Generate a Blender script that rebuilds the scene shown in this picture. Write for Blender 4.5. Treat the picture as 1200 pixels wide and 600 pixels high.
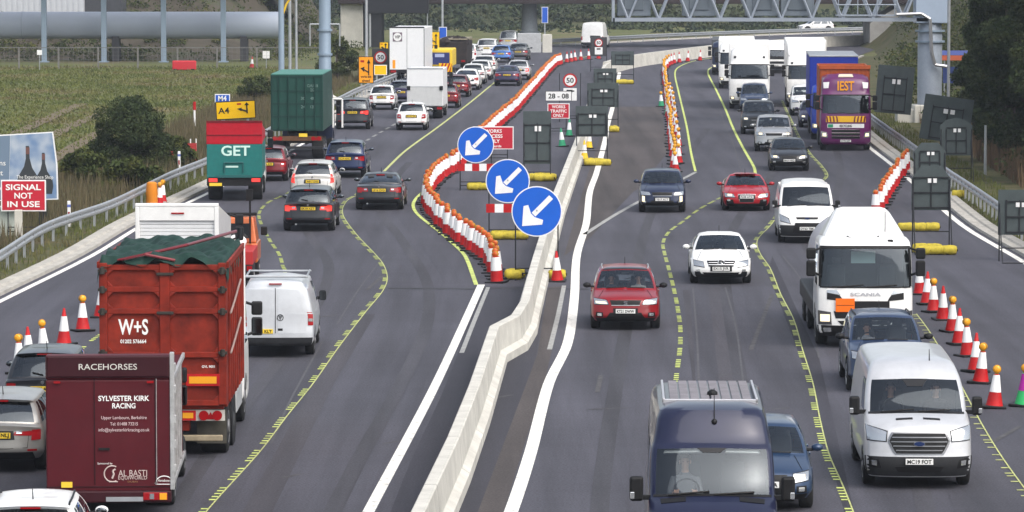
import bpy, bmesh, math, random
import numpy as np
from math import radians as R, sin, cos, pi
from mathutils import Vector, Matrix, Euler
random.seed(7); rng = np.random.default_rng(7)
for o in list(bpy.data.objects): bpy.data.objects.remove(o)
SC = bpy.context.scene
COL = SC.collection
# ---------------------------------------------------------------- camera, sky, sun, exposure
HAZE = 0.0002
CAM_H, FPX = 10.4, 4700.0
PITCH = math.atan(371.0 / FPX)
cd = bpy.data.cameras.new("camera"); cam = bpy.data.objects.new("camera", cd); COL.objects.link(cam)
cam.location = (0, 0, CAM_H); cam.rotation_euler = (pi / 2 - PITCH, 0, 0)
cd.sensor_width = 36; cd.lens = 36 * FPX / 1200; cd.clip_start = 1; cd.clip_end = 6000
SC.camera = cam
SUN_EL, SUN_AZ = 52, 140          # azimuth clockwise from +Y (behind the camera, to its right)
w = bpy.data.worlds.new("World"); SC.world = w; w.use_nodes = True
nt = w.node_tree; bg = nt.nodes["Background"]
sk = nt.nodes.new("ShaderNodeTexSky"); sk.sky_type = 'NISHITA'; sk.sun_disc = False
sk.sun_elevation = R(SUN_EL); sk.sun_rotation = R(SUN_AZ); sk.dust_density = 4; sk.air_density = 1.2
hs = nt.nodes.new("ShaderNodeHueSaturation"); hs.inputs["Saturation"].default_value = 0.55
nt.links.new(sk.outputs[0], hs.inputs["Color"]); nt.links.new(hs.outputs[0], bg.inputs[0])
bg.inputs[1].default_value = 0.13
sd = bpy.data.lights.new("sun", 'SUN'); sun = bpy.data.objects.new("sun", sd); COL.objects.link(sun)
sd.energy = 1.3; sd.angle = R(75); sd.color = (1, 0.96, 0.9)
sun.rotation_euler = (R(90 - SUN_EL), 0, R(180 - SUN_AZ))
sun.location = (40, -40, 80)
vs = SC.view_settings; vs.view_transform = 'Standard'; vs.look = 'None'; vs.exposure = 0.84; vs.gamma = 1
SC.render.engine = 'CYCLES'
SC.cycles.max_bounces = 8; SC.cycles.transparent_max_bounces = 16

# ---------------------------------------------------------------- helpers
def G(px, py, z=0.0):
    """a point of the photograph, on the level z, in metres"""
    dx = px - 600; up = 300 - py
    dy = FPX * cos(PITCH) + up * sin(PITCH); dz = -FPX * sin(PITCH) + up * cos(PITCH)
    t = (CAM_H - z) / -dz
    return Vector((dx * t, dy * t, z))
def S(py): return (py + 71) / 10.4                  # pixels per metre on the road at that height of the picture

MATS = {}
def mat(name, col, rough=0.6, metal=0.0, coat=0.0, noise=0.0, nscale=4.0, emit=0.0, spec=0.22, bump=0.0, ecol=None):
    if name in MATS: return MATS[name]
    m = bpy.data.materials.new(name); m.use_nodes = True
    t = m.node_tree; b = t.nodes["Principled BSDF"]
    c = (*col, 1) if len(col) == 3 else col
    b.inputs["Base Color"].default_value = c
    b.inputs["Roughness"].default_value = rough; b.inputs["Metallic"].default_value = metal
    b.inputs["Coat Weight"].default_value = coat; b.inputs["Coat Roughness"].default_value = 0.06
    b.inputs["Specular IOR Level"].default_value = spec
    if emit:
        b.inputs["Emission Color"].default_value = (*(ecol or col), 1); b.inputs["Emission Strength"].default_value = emit
    if noise or bump:
        tc = t.nodes.new("ShaderNodeTexCoord"); n = t.nodes.new("ShaderNodeTexNoise")
        n.inputs["Scale"].default_value = nscale; n.inputs["Detail"].default_value = 6; n.inputs["Roughness"].default_value = 0.65
        t.links.new(tc.outputs["Object"], n.inputs["Vector"])
        if noise:
            mp = t.nodes.new("ShaderNodeMapRange"); mp.inputs[1].default_value = 0.3; mp.inputs[2].default_value = 0.7
            mp.inputs[3].default_value = 1 - noise; mp.inputs[4].default_value = 1 + noise * 0.5
            t.links.new(n.outputs["Fac"], mp.inputs[0])
            mx = t.nodes.new("ShaderNodeVectorMath"); mx.operation = 'SCALE'; mx.inputs[0].default_value = c[:3]
            t.links.new(mp.outputs[0], mx.inputs["Scale"]); t.links.new(mx.outputs[0], b.inputs["Base Color"])
        if bump:
            bp = t.nodes.new("ShaderNodeBump"); bp.inputs["Strength"].default_value = bump; bp.inputs["Distance"].default_value = 0.02
            t.links.new(n.outputs["Fac"], bp.inputs["Height"]); t.links.new(bp.outputs[0], b.inputs["Normal"])
    MATS[name] = m; return m
def paint(name, col, rough=0.35, metal=0.0):
    return mat("paint " + name, col, rough, metal, coat=0.5, noise=0.12, nscale=2.2, spec=.3)
def glassmat(name, tint, refl=1.0):
    if name in MATS: return MATS[name]
    m = bpy.data.materials.new(name); m.use_nodes = True; t = m.node_tree; t.nodes.clear()
    o = t.nodes.new("ShaderNodeOutputMaterial"); tr = t.nodes.new("ShaderNodeBsdfTransparent"); gl = t.nodes.new("ShaderNodeBsdfGlossy")
    fr = t.nodes.new("ShaderNodeFresnel"); fr.inputs[0].default_value = 1.55
    mu = t.nodes.new("ShaderNodeMath"); mu.operation = 'MULTIPLY_ADD'; mu.inputs[1].default_value = refl; mu.inputs[2].default_value = 0.02; mu.use_clamp = True
    mx = t.nodes.new("ShaderNodeMixShader"); tr.inputs[0].default_value = (*tint, 1); gl.inputs["Roughness"].default_value = 0.03
    gl.inputs["Color"].default_value = (.82, .91, 1, 1)
    t.links.new(fr.outputs[0], mu.inputs[0]); t.links.new(mu.outputs[0], mx.inputs[0]); t.links.new(tr.outputs[0], mx.inputs[1]); t.links.new(gl.outputs[0], mx.inputs[2])
    t.links.new(mx.outputs[0], o.inputs[0]); MATS[name] = m; return m

GLASS = glassmat("vehicle glass", (.80, .85, .86), 1.05)
DGLASS = glassmat("tinted glass", (.22, .25, .26), 1.25)
LENS = glassmat("lamp lens", (.9, .92, .93), 1.2)
BLACK = mat("black plastic", (.011, .011, .012), .5, noise=.2)
DARK = mat("dark grey plastic", (.028, .029, .032), .55, noise=.25)
RUBBER = mat("tyre rubber", (.022, .022, .023), .85, noise=.3, nscale=9)
RIM = mat("alloy rim", (.42, .43, .45), .35, .8)
STEELRIM = mat("grey steel rim", (.16, .16, .17), .5, .4)
CHROME = mat("chrome", (.75, .76, .78), .14, 1.0)
INTER = mat("cabin trim", (.06, .063, .07), .8, noise=.2)
UNDER = mat("underside", (.012, .012, .012), .9)
WHITE = mat("white paint", (.80, .80, .79), .4, noise=.05)
STEEL = mat("galvanised steel", (.42, .44, .46), .42, .55, noise=.15, nscale=3)
PLATEW = mat("white plate", (.78, .78, .76), .35)
PLATEY = mat("yellow plate", (.80, .56, .05), .35)
INK = mat("black lettering", (.012, .012, .012), .5)
WINK = mat("white lettering", (.82, .82, .80), .45)
REDL = mat("red lamp", (.30, .005, .008), .2, coat=.6)
REDLIT = mat("lit red lamp", (.6, .02, .02), .2, coat=.6, emit=0.55, ecol=(1, .07, .05))
CLEARL = mat("lamp reflector", (.50, .52, .54), .15, .75)
HEADLIT = mat("lit headlamp", (.3, .28, .2), .2, emit=.9, ecol=(1, .84, .52))
AMBER = mat("amber lamp", (.80, .36, .02), .25, coat=.5)
REDW = mat("retroreflective red", (.44, .010, .012), .5, noise=.28, nscale=3)
WHITER = mat("retroreflective white", (.80, .80, .80), .45, noise=.06)
YELLOWB = mat("yellow sandbag", (.50, .40, .045), .75, noise=.35, nscale=7, bump=.5)
SIGNBACK = mat("grey sign back", (.068, .085, .088), .55, noise=.2, nscale=2)
FRAME = mat("dark steel frame", (.03, .032, .036), .5, .4)
CONC = mat("pale concrete", (.58, .56, .50), .8, noise=.14, nscale=1.6, bump=.15)
GREYC = mat("grey concrete", (.34, .33, .31), .85, noise=.25, nscale=.8, bump=.2)
SKIN = mat("skin", (.48, .27, .19), .55)

class MB:
    def __init__(s): s.v = []; s.f = []
    def add(s, vs_, fs):
        n = len(s.v); s.v += [tuple(p) for p in vs_]; s.f += [tuple(i + n for i in q) for q in fs]; return s
    def box(s, x0, x1, y0, y1, z0, z1):
        return s.add([(x0,y0,z0),(x1,y0,z0),(x1,y1,z0),(x0,y1,z0),(x0,y0,z1),(x1,y0,z1),(x1,y1,z1),(x0,y1,z1)],
                     [(0,3,2,1),(4,5,6,7),(0,1,5,4),(1,2,6,5),(2,3,7,6),(3,0,4,7)])
    def cyl(s, p0, p1, r0, r1=None, n=12):
        r1 = r0 if r1 is None else r1
        p0 = Vector(p0); p1 = Vector(p1); d = (p1 - p0).normalized()
        a = d.orthogonal().normalized(); b = d.cross(a)
        vv = []
        for p, r in ((p0, r0), (p1, r1)):
            for i in range(n):
                t = 2 * pi * i / n; vv.append(p + (a * cos(t) + b * sin(t)) * r)
        ff = [(i, (i + 1) % n, n + (i + 1) % n, n + i) for i in range(n)] + [tuple(range(n))[::-1], tuple(range(n, 2 * n))]
        return s.add(vv, ff)
    def tube(s, pts, r, n=8):
        for a, b in zip(pts[:-1], pts[1:]): s.cyl(a, b, r, r, n)
        return s
    def lathe(s, prof, c=(0, 0, 0), n=16, axis='z'):
        vv = []; c = Vector(c)
        for r, h in prof:
            for i in range(n):
                t = 2 * pi * i / n
                p = (r * cos(t), r * sin(t), h) if axis == 'z' else ((h, r * cos(t), r * sin(t)) if axis == 'x' else (r * cos(t), h, r * sin(t)))
                vv.append(c + Vector(p))
        ff = []
        for k in range(len(prof) - 1):
            for i in range(n):
                j = (i + 1) % n; ff.append((k * n + i, k * n + j, (k + 1) * n + j, (k + 1) * n + i))
        ff.append(tuple(range(n))[::-1]); ff.append(tuple(range((len(prof) - 1) * n, len(prof) * n)))
        return s.add(vv, ff)
    def ell(s, c, r, n=12, m=8, jit=0):
        vv = []; ff = []
        for i in range(m + 1):
            p = pi * i / m
            for j in range(n):
                t = 2 * pi * j / n; k = 1 + (random.random() - .5) * jit
                vv.append((c[0] + r[0] * sin(p) * cos(t) * k, c[1] + r[1] * sin(p) * sin(t) * k, c[2] - r[2] * cos(p) * k))
        for i in range(m):
            for j in range(n):
                ff.append((i * n + j, i * n + (j + 1) % n, (i + 1) * n + (j + 1) % n, (i + 1) * n + j))
        return s.add(vv, ff)
    def prism(s, poly, y0, y1):
        """polygon in x,z pushed from y0 to y1"""
        n = len(poly)
        return s.add([(x, y0, z) for x, z in poly] + [(x, y1, z) for x, z in poly],
                     [tuple(range(n))] + [tuple(range(2 * n - 1, n - 1, -1))] + [(i, i + n, (i + 1) % n + n, (i + 1) % n) for i in range(n)])
    def prismx(s, poly, x0, x1):
        n = len(poly)
        return s.add([(x0, y, z) for y, z in poly] + [(x1, y, z) for y, z in poly],
                     [tuple(range(n))] + [tuple(range(2 * n - 1, n - 1, -1))] + [(i, i + n, (i + 1) % n + n, (i + 1) % n) for i in range(n)])
    def build(s, name, m, parent=None, smooth=None, bevel=0, fix=True):
        me = bpy.data.meshes.new(name); me.from_pydata(s.v, [], s.f)
        if fix:
            b = bmesh.new(); b.from_mesh(me); bmesh.ops.recalc_face_normals(b, faces=b.faces); b.to_mesh(me); b.free()
        me.materials.append(m)
        return link(name, me, parent, smooth, bevel)
def link(name, me, parent=None, smooth=None, bevel=0):
    o = bpy.data.objects.new(name, me); COL.objects.link(o); o.parent = parent
    if smooth is not None: me.shade_smooth() if smooth is True else me.set_sharp_from_angle(angle=R(smooth)) or None
    if smooth is not None and smooth is not True:
        me.polygons.foreach_set('use_smooth', [True] * len(me.polygons)); me.set_sharp_from_angle(angle=R(smooth))
    if bevel:
        m = o.modifiers.new('b', 'BEVEL'); m.width = bevel; m.segments = 2; m.limit_method = 'ANGLE'; m.angle_limit = R(40)
    return o
def tag(o, label=None, cat=None, group=None, kind=None):
    if label: o['label'] = label
    if cat: o['category'] = cat
    if group: o['group'] = group
    if kind: o['kind'] = kind
    return o
def thing(name, label, cat, loc=(0, 0, 0), rz=0, group=None):
    o = bpy.data.objects.new(name, None); COL.objects.link(o); o.location = loc; o.rotation_euler = (0, 0, rz); o.empty_display_size = .3
    return tag(o, label, cat, group)
def kids(o): return [c for c in bpy.data.objects if c.parent == o]
def copy_tree(o, parent=None, ch=None):
    c = o.copy(); COL.objects.link(c)
    if parent: c.parent = parent
    for k in (CH[o.name] if o.name in CH else CH.setdefault(o.name, kids(o))): copy_tree(k, c)
    return c
CH = {}
def text(s, parent, m, loc, h, wmax=None, name='lettering', rz=0, ex=.002, bold=False, align='CENTER', flat=False, rot=None):
    cu = bpy.data.curves.new(name, 'FONT'); cu.body = s; cu.align_x = align; cu.align_y = 'CENTER'; cu.size = 1; cu.extrude = 0.002 / h if not flat else 0
    cu.space_line = .95
    if bold: cu.offset = .022
    cu.resolution_u = 3
    t = bpy.data.objects.new('t', cu); COL.objects.link(t)
    dg = bpy.context.evaluated_depsgraph_get(); me = bpy.data.meshes.new_from_object(t.evaluated_get(dg))
    bpy.data.objects.remove(t); bpy.data.curves.remove(cu)
    n = len(me.vertices); co = np.empty(n * 3, 'f'); me.vertices.foreach_get('co', co); co = co.reshape(-1, 3)
    nl = s.count('\n') + 1
    k = h / .72
    co = co * k
    if wmax:
        ww = co[:, 0].max() - co[:, 0].min(); co[:, 0] *= wmax / ww
    if align == 'CENTER':
        co[:, 0] -= (co[:, 0].max() + co[:, 0].min()) / 2; co[:, 1] -= (co[:, 1].max() + co[:, 1].min()) / 2
    co[:, 2] = np.where(co[:, 2] > 0, .003, -.001)
    me.vertices.foreach_set('co', co.ravel()); me.update()
    me.materials.clear(); me.materials.append(m)
    o = bpy.data.objects.new(name, me); COL.objects.link(o); o.parent = parent; o.location = loc
    o.rotation_euler = rot or (pi / 2, 0, rz)
    return o
# ---------------------------------------------------------------- vehicle bodies
# a body is a stack of outlines; row = (front y, front z, rear y, rear z, half width, front corner depth, rear corner depth, exponent, corner drop)
def mono(rows, sub):
    """smooth rows between the keyed ones without overshooting"""
    A = np.array(rows, float); n = len(A); d = np.diff(A, axis=0); T = np.zeros_like(A)
    for i in range(1, n - 1):
        p = d[i - 1] * d[i]; T[i] = np.where(p > 0, 2 * p / np.where(p > 0, d[i - 1] + d[i], 1), 0)
    T[0] = d[0]; T[-1] = d[-1]
    out = []
    for i in range(n - 1):
        for j in range(sub):
            t = j / sub; h0 = 2*t**3 - 3*t*t + 1; h1 = t**3 - 2*t*t + t; h2 = -2*t**3 + 3*t*t; h3 = t**3 - t*t
            out.append(h0 * A[i] + h1 * T[i] + h2 * A[i + 1] + h3 * T[i + 1])
    out.append(A[-1]); return np.array(out)

class Shell:
    def __init__(s, rows, axles, wheel_r, kw, sub=3, arch=.06, pillars=((.03, .42), (.47, .80)), upil=.92, urear=.86, taper=.03):
        s.sub = sub; s.rw = mono(rows, sub); s.ax = axles; s.wr = wheel_r; s.kb, s.kt = kw; s.arch = wheel_r + arch
        s.pil = pillars; s.upil = upil; s.urear = urear; s.taper = taper
        s.nkey = len(rows)
    def row(s, k):
        k = max(0, min(k, s.nkey - 1)) * s.sub; i = min(int(k), len(s.rw) - 2); t = k - i
        return s.rw[i] * (1 - t) + s.rw[i + 1] * t
    def F(s, u, k):
        yf, zf, yr, zr, w, lf, lr, n, dz = s.row(k); a = min(abs(u), 1)
        c = 1 - (1 - a ** n) ** (1 / n)
        return Vector((w * (1 - s.taper) * u, yf + lf * c, zf - dz * a ** 2))
    def B(s, u, k):
        yf, zf, yr, zr, w, lf, lr, n, dz = s.row(k); a = min(abs(u), 1)
        c = 1 - (1 - a ** n) ** (1 / n)
        return Vector((w * (1 - s.taper) * u, yr - lr * c, zr - dz * a ** 2))
    def SD(s, v, k, sg=1):
        yf, zf, yr, zr, w, lf, lr, n, dz = s.row(k)
        y = yf + lf + v * (yr - lr - yf - lf); z = zf + (zr - zf) * v - dz
        ww = w * (1 - s.taper * (2 * v - 1) ** 2)
        if k < s.kb - 1:
            for a in s.ax:
                q = s.arch ** 2 - (y - a) ** 2
                if q > 0: z = max(z, s.wr + math.sqrt(q))
        return Vector((sg * ww, y, z))
    def kz(s, z, side='f'):
        lo, hi = 0, s.nkey - 1; c = 1 if side == 'f' else 3
        for _ in range(40):
            m = (lo + hi) / 2
            if s.row(m)[c] < z: lo = m
            else: hi = m
        return lo
    def columns(s):
        fu = sorted(set([0, .13, .27, .41, .55, .67, .77, s.upil, .93, .975, 1] + [1]))
        ru = sorted(set([0, .13, .27, .41, .55, .67, .77, s.urear, .93, .975, 1]))
        y0, y1 = s.row(1)[0] + s.row(1)[5], s.row(1)[2] - s.row(1)[6]
        vs_ = set([i / 12 for i in range(1, 12)])
        for a in s.ax:
            for t in range(-5, 6):
                v = (a + s.arch * sin(t * pi / 10) - y0) / (y1 - y0)
                if 0.01 < v < .99: vs_.add(v)
        cut = [x for p in s.pil for x in p]
        vs_ = [v for v in vs_ if all(abs(v - c) > .012 for c in cut)] + cut
        vs_ = sorted(vs_); o = []
        for v in vs_:
            if not o or v - o[-1] > .004: o.append(v)
        return [('f', u) for u in fu] + [('s', v) for v in o] + [('r', u) for u in reversed(ru)]
    def build(s, root, bodym, glass=GLASS, rglass=None, rear_window=True, side_windows=True, body='body', front_window=True):
        cols = s.columns(); nr = len(s.rw); nc = len(cols); P = {}
        V = []; idx = {}
        for i in range(nr):
            k = i / s.sub
            for j, (t, q) in enumerate(cols):
                for sg in (1, -1):
                    if t == 'f': p = s.F(q * sg, k)
                    elif t == 'r': p = s.B(q * sg, k)
                    else: p = s.SD(q, k, sg)
                    idx[i, j, sg] = len(V); V.append(p)
        groups = {}
        def put(g, q): groups.setdefault(g, []).append(q)
        for i in range(nr - 1):
            km = (i + .5) / s.sub; win = s.kb < km < s.kt
            for j in range(nc - 1):
                t0, q0 = cols[j]; t1, q1 = cols[j + 1]; m = (q0 + q1) / 2
                for sg in (1, -1):
                    g = 'body'
                    if win:
                        if t0 == t1 == 'f' and m < s.upil and front_window: g = 'windscreen'
                        elif t0 == t1 == 'r' and m < s.urear and rear_window: g = 'rear_window'
                        elif t0 == t1 == 's' and side_windows:
                            for n_, (a, b) in enumerate(s.pil):
                                if a < m < b: g = f'side_window{n_}{sg}'
                    q = (idx[i, j, sg], idx[i, j + 1, sg], idx[i + 1, j + 1, sg], idx[i + 1, j, sg])
                    put(g, q if sg > 0 else q[::-1])
        for j in range(nc - 1):
            a, b = (idx[nr - 1, j, 1], idx[nr - 1, j + 1, 1]), (idx[nr - 1, j + 1, -1], idx[nr - 1, j, -1])
            put('body', a + b)
            a, b = (idx[0, j, 1], idx[0, j, -1]), (idx[0, j + 1, -1], idx[0, j + 1, 1])
            put('underside', a + b)
        out = {}
        for g, fs in groups.items():
            used = sorted({i for f in fs for i in f}); mp = {a: n for n, a in enumerate(used)}
            me = bpy.data.meshes.new(g); me.from_pydata([V[i] for i in used], [], [tuple(mp[i] for i in f) for f in fs])
            b = bmesh.new(); b.from_mesh(me); bmesh.ops.remove_doubles(b, verts=b.verts, dist=.0015); bmesh.ops.dissolve_degenerate(b, edges=b.edges, dist=.001)
            if g in ('body', 'underside'): bmesh.ops.recalc_face_normals(b, faces=b.faces)
            b.to_mesh(me); b.free()
            m = {'body': bodym, 'underside': UNDER, 'windscreen': glass, 'rear_window': rglass or glass}.get(g, rglass or glass)
            me.materials.append(m)
            nm = {'body': body}.get(g, 'side_window' if g.startswith('side') else g)
            o = link(nm, me, root, 32); out[g] = o
        return out
    def patch(s, root, name, m, side, poly, off=.008, nu=8, nv=5, mirror=False, skirt=.02, zs=True):
        """a shape laid on the front ('f') or rear ('r') of the body: corners (u, z): bottom-left, bottom-right, top-right, top-left"""
        fn = s.F if side == 'f' else s.B
        objs = []
        for sg in ((1, -1) if mirror else (1,)):
            C = [(u * sg, s.kz(z, side) if zs else z) for u, z in poly]
            def at(a, b):
                u = (C[0][0] * (1 - a) + C[1][0] * a) * (1 - b) + (C[3][0] * (1 - a) + C[2][0] * a) * b
                k = (C[0][1] * (1 - a) + C[1][1] * a) * (1 - b) + (C[3][1] * (1 - a) + C[2][1] * a) * b
                e = .01
                du = fn(u + e, k) - fn(u - e, k); dk = fn(u, k + e) - fn(u, k - e)
                n = du.cross(dk).normalized()
                if (n.y > 0) == (side == 'f'): n = -n
                p = fn(u, k); return p, n
            vs_ = []; fs = []
            for b in range(nv + 1):
                for a in range(nu + 1):
                    p, n = at(a / nu, b / nv); vs_.append(p + n * off)
            for b in range(nv):
                for a in range(nu):
                    i = b * (nu + 1) + a; fs.append((i, i + 1, i + nu + 2, i + nu + 1))
            rim = [a for a in range(nu + 1)] + [(nu + 1) * b + nu for b in range(1, nv + 1)] + [(nu + 1) * nv + a for a in range(nu - 1, -1, -1)] + [(nu + 1) * b for b in range(nv - 1, 0, -1)]
            n0 = len(vs_)
            for r in rim:
                b, a = divmod(r, nu + 1); p, n = at(a / nu, b / nv); vs_.append(p - n * skirt)
            for q in range(len(rim)):
                q2 = (q + 1) % len(rim); fs.append((rim[q], rim[q2], n0 + q2, n0 + q))
            b_ = MB(); b_.v = [tuple(p) for p in vs_]; b_.f = fs
            objs.append(b_.build(name, m, root, 35))
        return objs

def plate(root, p, s, m, rz=0, w=.52, h=.112, tilt=0):
    o = MB().box(-w / 2, w / 2, -.012, .012, -h / 2, h / 2).build('number_plate', m, root, bevel=.004)
    o.location = p; o.rotation_euler = (tilt, 0, rz)
    text(s, o, INK, (0, -.0135, 0), .075, w * .88, bold=True)
    return o
WH = {}
def wheel(root, x, y, r, wd=.22, style='alloy', far=False, twin=False):
    key = (round(r, 3), wd, style, far)
    sg = 1 if x > 0 else -1
    if key not in WH:
        n = 20 if far else 32
        t = MB().lathe([(r * .62, -wd / 2 + .01), (r * .8, -wd / 2 - .005), (r * .94, -wd / 2 + .01), (r, -wd / 2 + .04), (r, wd / 2 - .04), (r * .94, wd / 2 - .01), (r * .8, wd / 2 + .005), (r * .62, wd / 2 - .01)], n=n, axis='x')
        to = t.build('tyre', RUBBER, None, 40)
        d = MB()
        if style == 'alloy':
            d.lathe([(r * .66, wd / 2 - .03), (r * .64, wd / 2 + .001), (r * .6, wd / 2 - .002), (r * .58, wd / 2 - .05)], n=n, axis='x')
            for i in range(5):
                a = 2 * pi * i / 5; ca, sa = cos(a), sin(a)
                for q in (-.045, .045):
                    pts = [(wd / 2 - .03, r * .08 * ca - q * sa, r * .08 * sa + q * ca), (wd / 2 - .012, r * .61 * ca - q * 1.6 * sa, r * .61 * sa + q * 1.6 * ca)]
                    d.cyl(pts[0], pts[1], .018, .015, 5)
            d.lathe([(r * .16, wd / 2 - .06), (r * .15, wd / 2 - .008), (.01, wd / 2 - .004)], n=10, axis='x')
        else:
            d.lathe([(r * .66, wd / 2 - .03), (r * .63, wd / 2 + .002), (r * .55, wd / 2 - .03), (r * .34, wd / 2 - .05), (r * .28, wd / 2 + .02), (.01, wd / 2 + .03)], n=n, axis='x')
        do = d.build('rim', RIM if style == 'alloy' else STEELRIM, None, 40)
        hb = MB().lathe([(r * .6, -wd / 2 + .05), (r * .6, wd / 2 - .07), (.01, wd / 2 - .071)], n=12, axis='x').build('hub', UNDER, None)
        WH[key] = (to, do, hb); first = True
    else: first = False
    e = bpy.data.objects.new('wheel', None); COL.objects.link(e); e.parent = root; e.location = (x, y, r); e.rotation_euler = (0, 0, 0 if sg > 0 else pi)
    for o in WH[key]:
        if not first: o = o.copy(); COL.objects.link(o)
        o.parent = e
    return e

def seats_mesh(root, W, y0, zf, rows=2, truck=False):
    b = MB()
    for i in range(rows):
        y = y0 + i * .85
        for x in (-.36, .36):
            b.box(x - .25, x + .25, y - .45, y + .05, zf + .15, zf + .30)
            b.add([(x-.24,y,zf+.25),(x+.24,y,zf+.25),(x+.24,y+.14,zf+.22),(x-.24,y+.14,zf+.22),(x-.19,y+.16,zf+.86),(x+.19,y+.16,zf+.86),(x+.19,y+.25,zf+.84),(x-.19,y+.25,zf+.84)],
                  [(0,3,2,1),(4,5,6,7),(0,1,5,4),(1,2,6,5),(2,3,7,6),(3,0,4,7)])
            b.box(x - .12, x + .12, y + .17, y + .26, zf + .90, zf + 1.06)
    return b.build('seats', INTER, root, bevel=.03)
def mirror(root, x, y, z, m, w=.22, h=.15, sg=1, arm=.08):
    b = MB().ell((x + sg * (arm + w / 2), y, z), (w / 2, .10, h / 2), 12, 8)
    o = b.build('wing_mirror', m, root, True)
    MB().cyl((x - sg * .04, y, z - h * .3), (x + sg * (arm + .06), y, z - h * .25), .03, .025, 8).build('stalk', BLACK, o)
    g = MB(); g.ell((x + sg * (arm + w / 2), y + .085, z), (w * .42, .02, h * .38), 10, 6).build('mirror_glass', mat('mirror glass', (.10, .11, .12), .1, 1), o, True)
    return o
def person(name, label, loc, rz, shirt, hair, scale=1.0, arms=1, sleeve=.7, group=None, look=0):
    """seated figure, hips at the origin, facing -y, hands on a wheel in front"""
    v = [(0,0,.02),(0,.02,.2),(0,.03,.40),(0,.02,.52),(0,.0,.60),(0,-.015,.66),(0,-.02,.76),(0,-.01,.84)]
    r = [.15,.135,.15,.10,.055,.075,.098,.06]; e = [(i, i + 1) for i in range(7)]
    def chain(st, pts, rr):
        p = st
        for q, k in zip(pts, rr):
            v.append(q); r.append(k); e.append((p, len(v) - 1)); p = len(v) - 1
        return p
    for sg in (-1, 1):
        if arms:
            pr = chain(2, [(sg*.19,.01,.46),(sg*.25,-.10,.22),(sg*.16,-.34,.27),(sg*.15,-.39,.30)], [.07,.052,.038,.03])
        else:
            pr = chain(2, [(sg*.19,.01,.46),(sg*.24,-.02,.2),(sg*.12,-.24,.12),(sg*.10,-.30,.12)], [.07,.052,.038,.03])
        hx, hy, hz = v[pr]
        for i in range(4):
            chain(pr, [(hx + sg*(.03-.02*i), hy - .045 - .004*(i in (1,2)), hz + .035), (hx + sg*(.03-.02*i), hy - .075, hz + .02 - .006*i), (hx + sg*(.03-.02*i), hy - .078, hz - .01)], [.010,.009,.008])
        chain(pr, [(hx - sg*.035, hy - .01, hz + .03), (hx - sg*.045, hy - .04, hz + .045)], [.011,.010])
        chain(0, [(sg*.10,-.05,.01),(sg*.13,-.42,.06),(sg*.13,-.55,-.30),(sg*.13,-.66,-.34)], [.10,.075,.05,.04])
    me = bpy.data.meshes.new('p'); me.from_pydata(v, e, [])
    o = bpy.data.objects.new('p', me); COL.objects.link(o)
    m = o.modifiers.new('s', 'SKIN'); m.use_smooth_shade = True
    for i, k in enumerate(r):
        me.skin_vertices[0].data[i].radius = (k, k); me.skin_vertices[0].data[i].use_root = i == 0
    me.skin_vertices[0].data[6].radius = (.078, .10); me.skin_vertices[0].data[5].radius = (.06, .075)
    for i, k in ((0, (.17, .12)), (1, (.15, .10)), (2, (.17, .11))): me.skin_vertices[0].data[i].radius = k
    o.modifiers.new('d', 'SUBSURF').levels = 2
    dg = bpy.context.evaluated_depsgraph_get(); nm = bpy.data.meshes.new_from_object(o.evaluated_get(dg))
    bpy.data.objects.remove(o)
    # face: brow, nose and chin pushed out of the head's front
    for q in nm.vertices:
        x, y, z = q.co
        if z > .62 and y < -.04:
            q.co.y -= .028 * math.exp(-((x / .016) ** 2 + ((z - .725) / .022) ** 2)) + .008 * math.exp(-((x / .05) ** 2 + ((z - .77) / .012) ** 2)) + .010 * math.exp(-((x / .03) ** 2 + ((z - .655) / .02) ** 2))
            q.co.y += .008 * math.exp(-(((abs(x) - .034) / .014) ** 2 + ((z - .75) / .011) ** 2)) + .005 * math.exp(-((x / .025) ** 2 + ((z - .688) / .006) ** 2))
    nm.materials.clear(); nm.materials.append(SKIN); nm.materials.append(mat('shirt ' + name + str(shirt), shirt, .85, noise=.15)); nm.materials.append(mat('dark trousers', (.02, .022, .03), .9))
    for f in nm.polygons:
        c = f.center
        f.material_index = 0 if (c.z > .575 or (abs(c.x) < .22 and c.y < -.30 and c.z > .1)) else (2 if (c.z < .12 and c.y < -.06 and not (c.y < -.2 and c.z > .1)) else 1)
    nm.shade_smooth()
    o = bpy.data.objects.new('person', nm); COL.objects.link(o); o.location = loc; o.rotation_euler = (0, 0, rz); o.scale = (scale,) * 3
    tag(o, label, 'person', group)
    h = MB(); n = 16
    h.ell((0, .012, .795), (.088, .104, .082), n, 9, .03)
    h.v = [(x, y, z if (y > -.03 or z > .80) else max(z, .815)) for x, y, z in h.v]
    h.build('hair', mat('hair' + str(hair), hair, .8, noise=.3, nscale=30), o, True)
    ey = MB()
    for sg in (-1, 1): ey.ell((sg * .034, -.106, .75), (.012, .008, .007), 8, 5)
    ey.build('eyes', INK, o, True)
    for sg in (-1, 1): MB().ell((sg * .086, -.01, .735), (.014, .025, .034), 8, 6).build('ear', SKIN, o, True)
    return o

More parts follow.
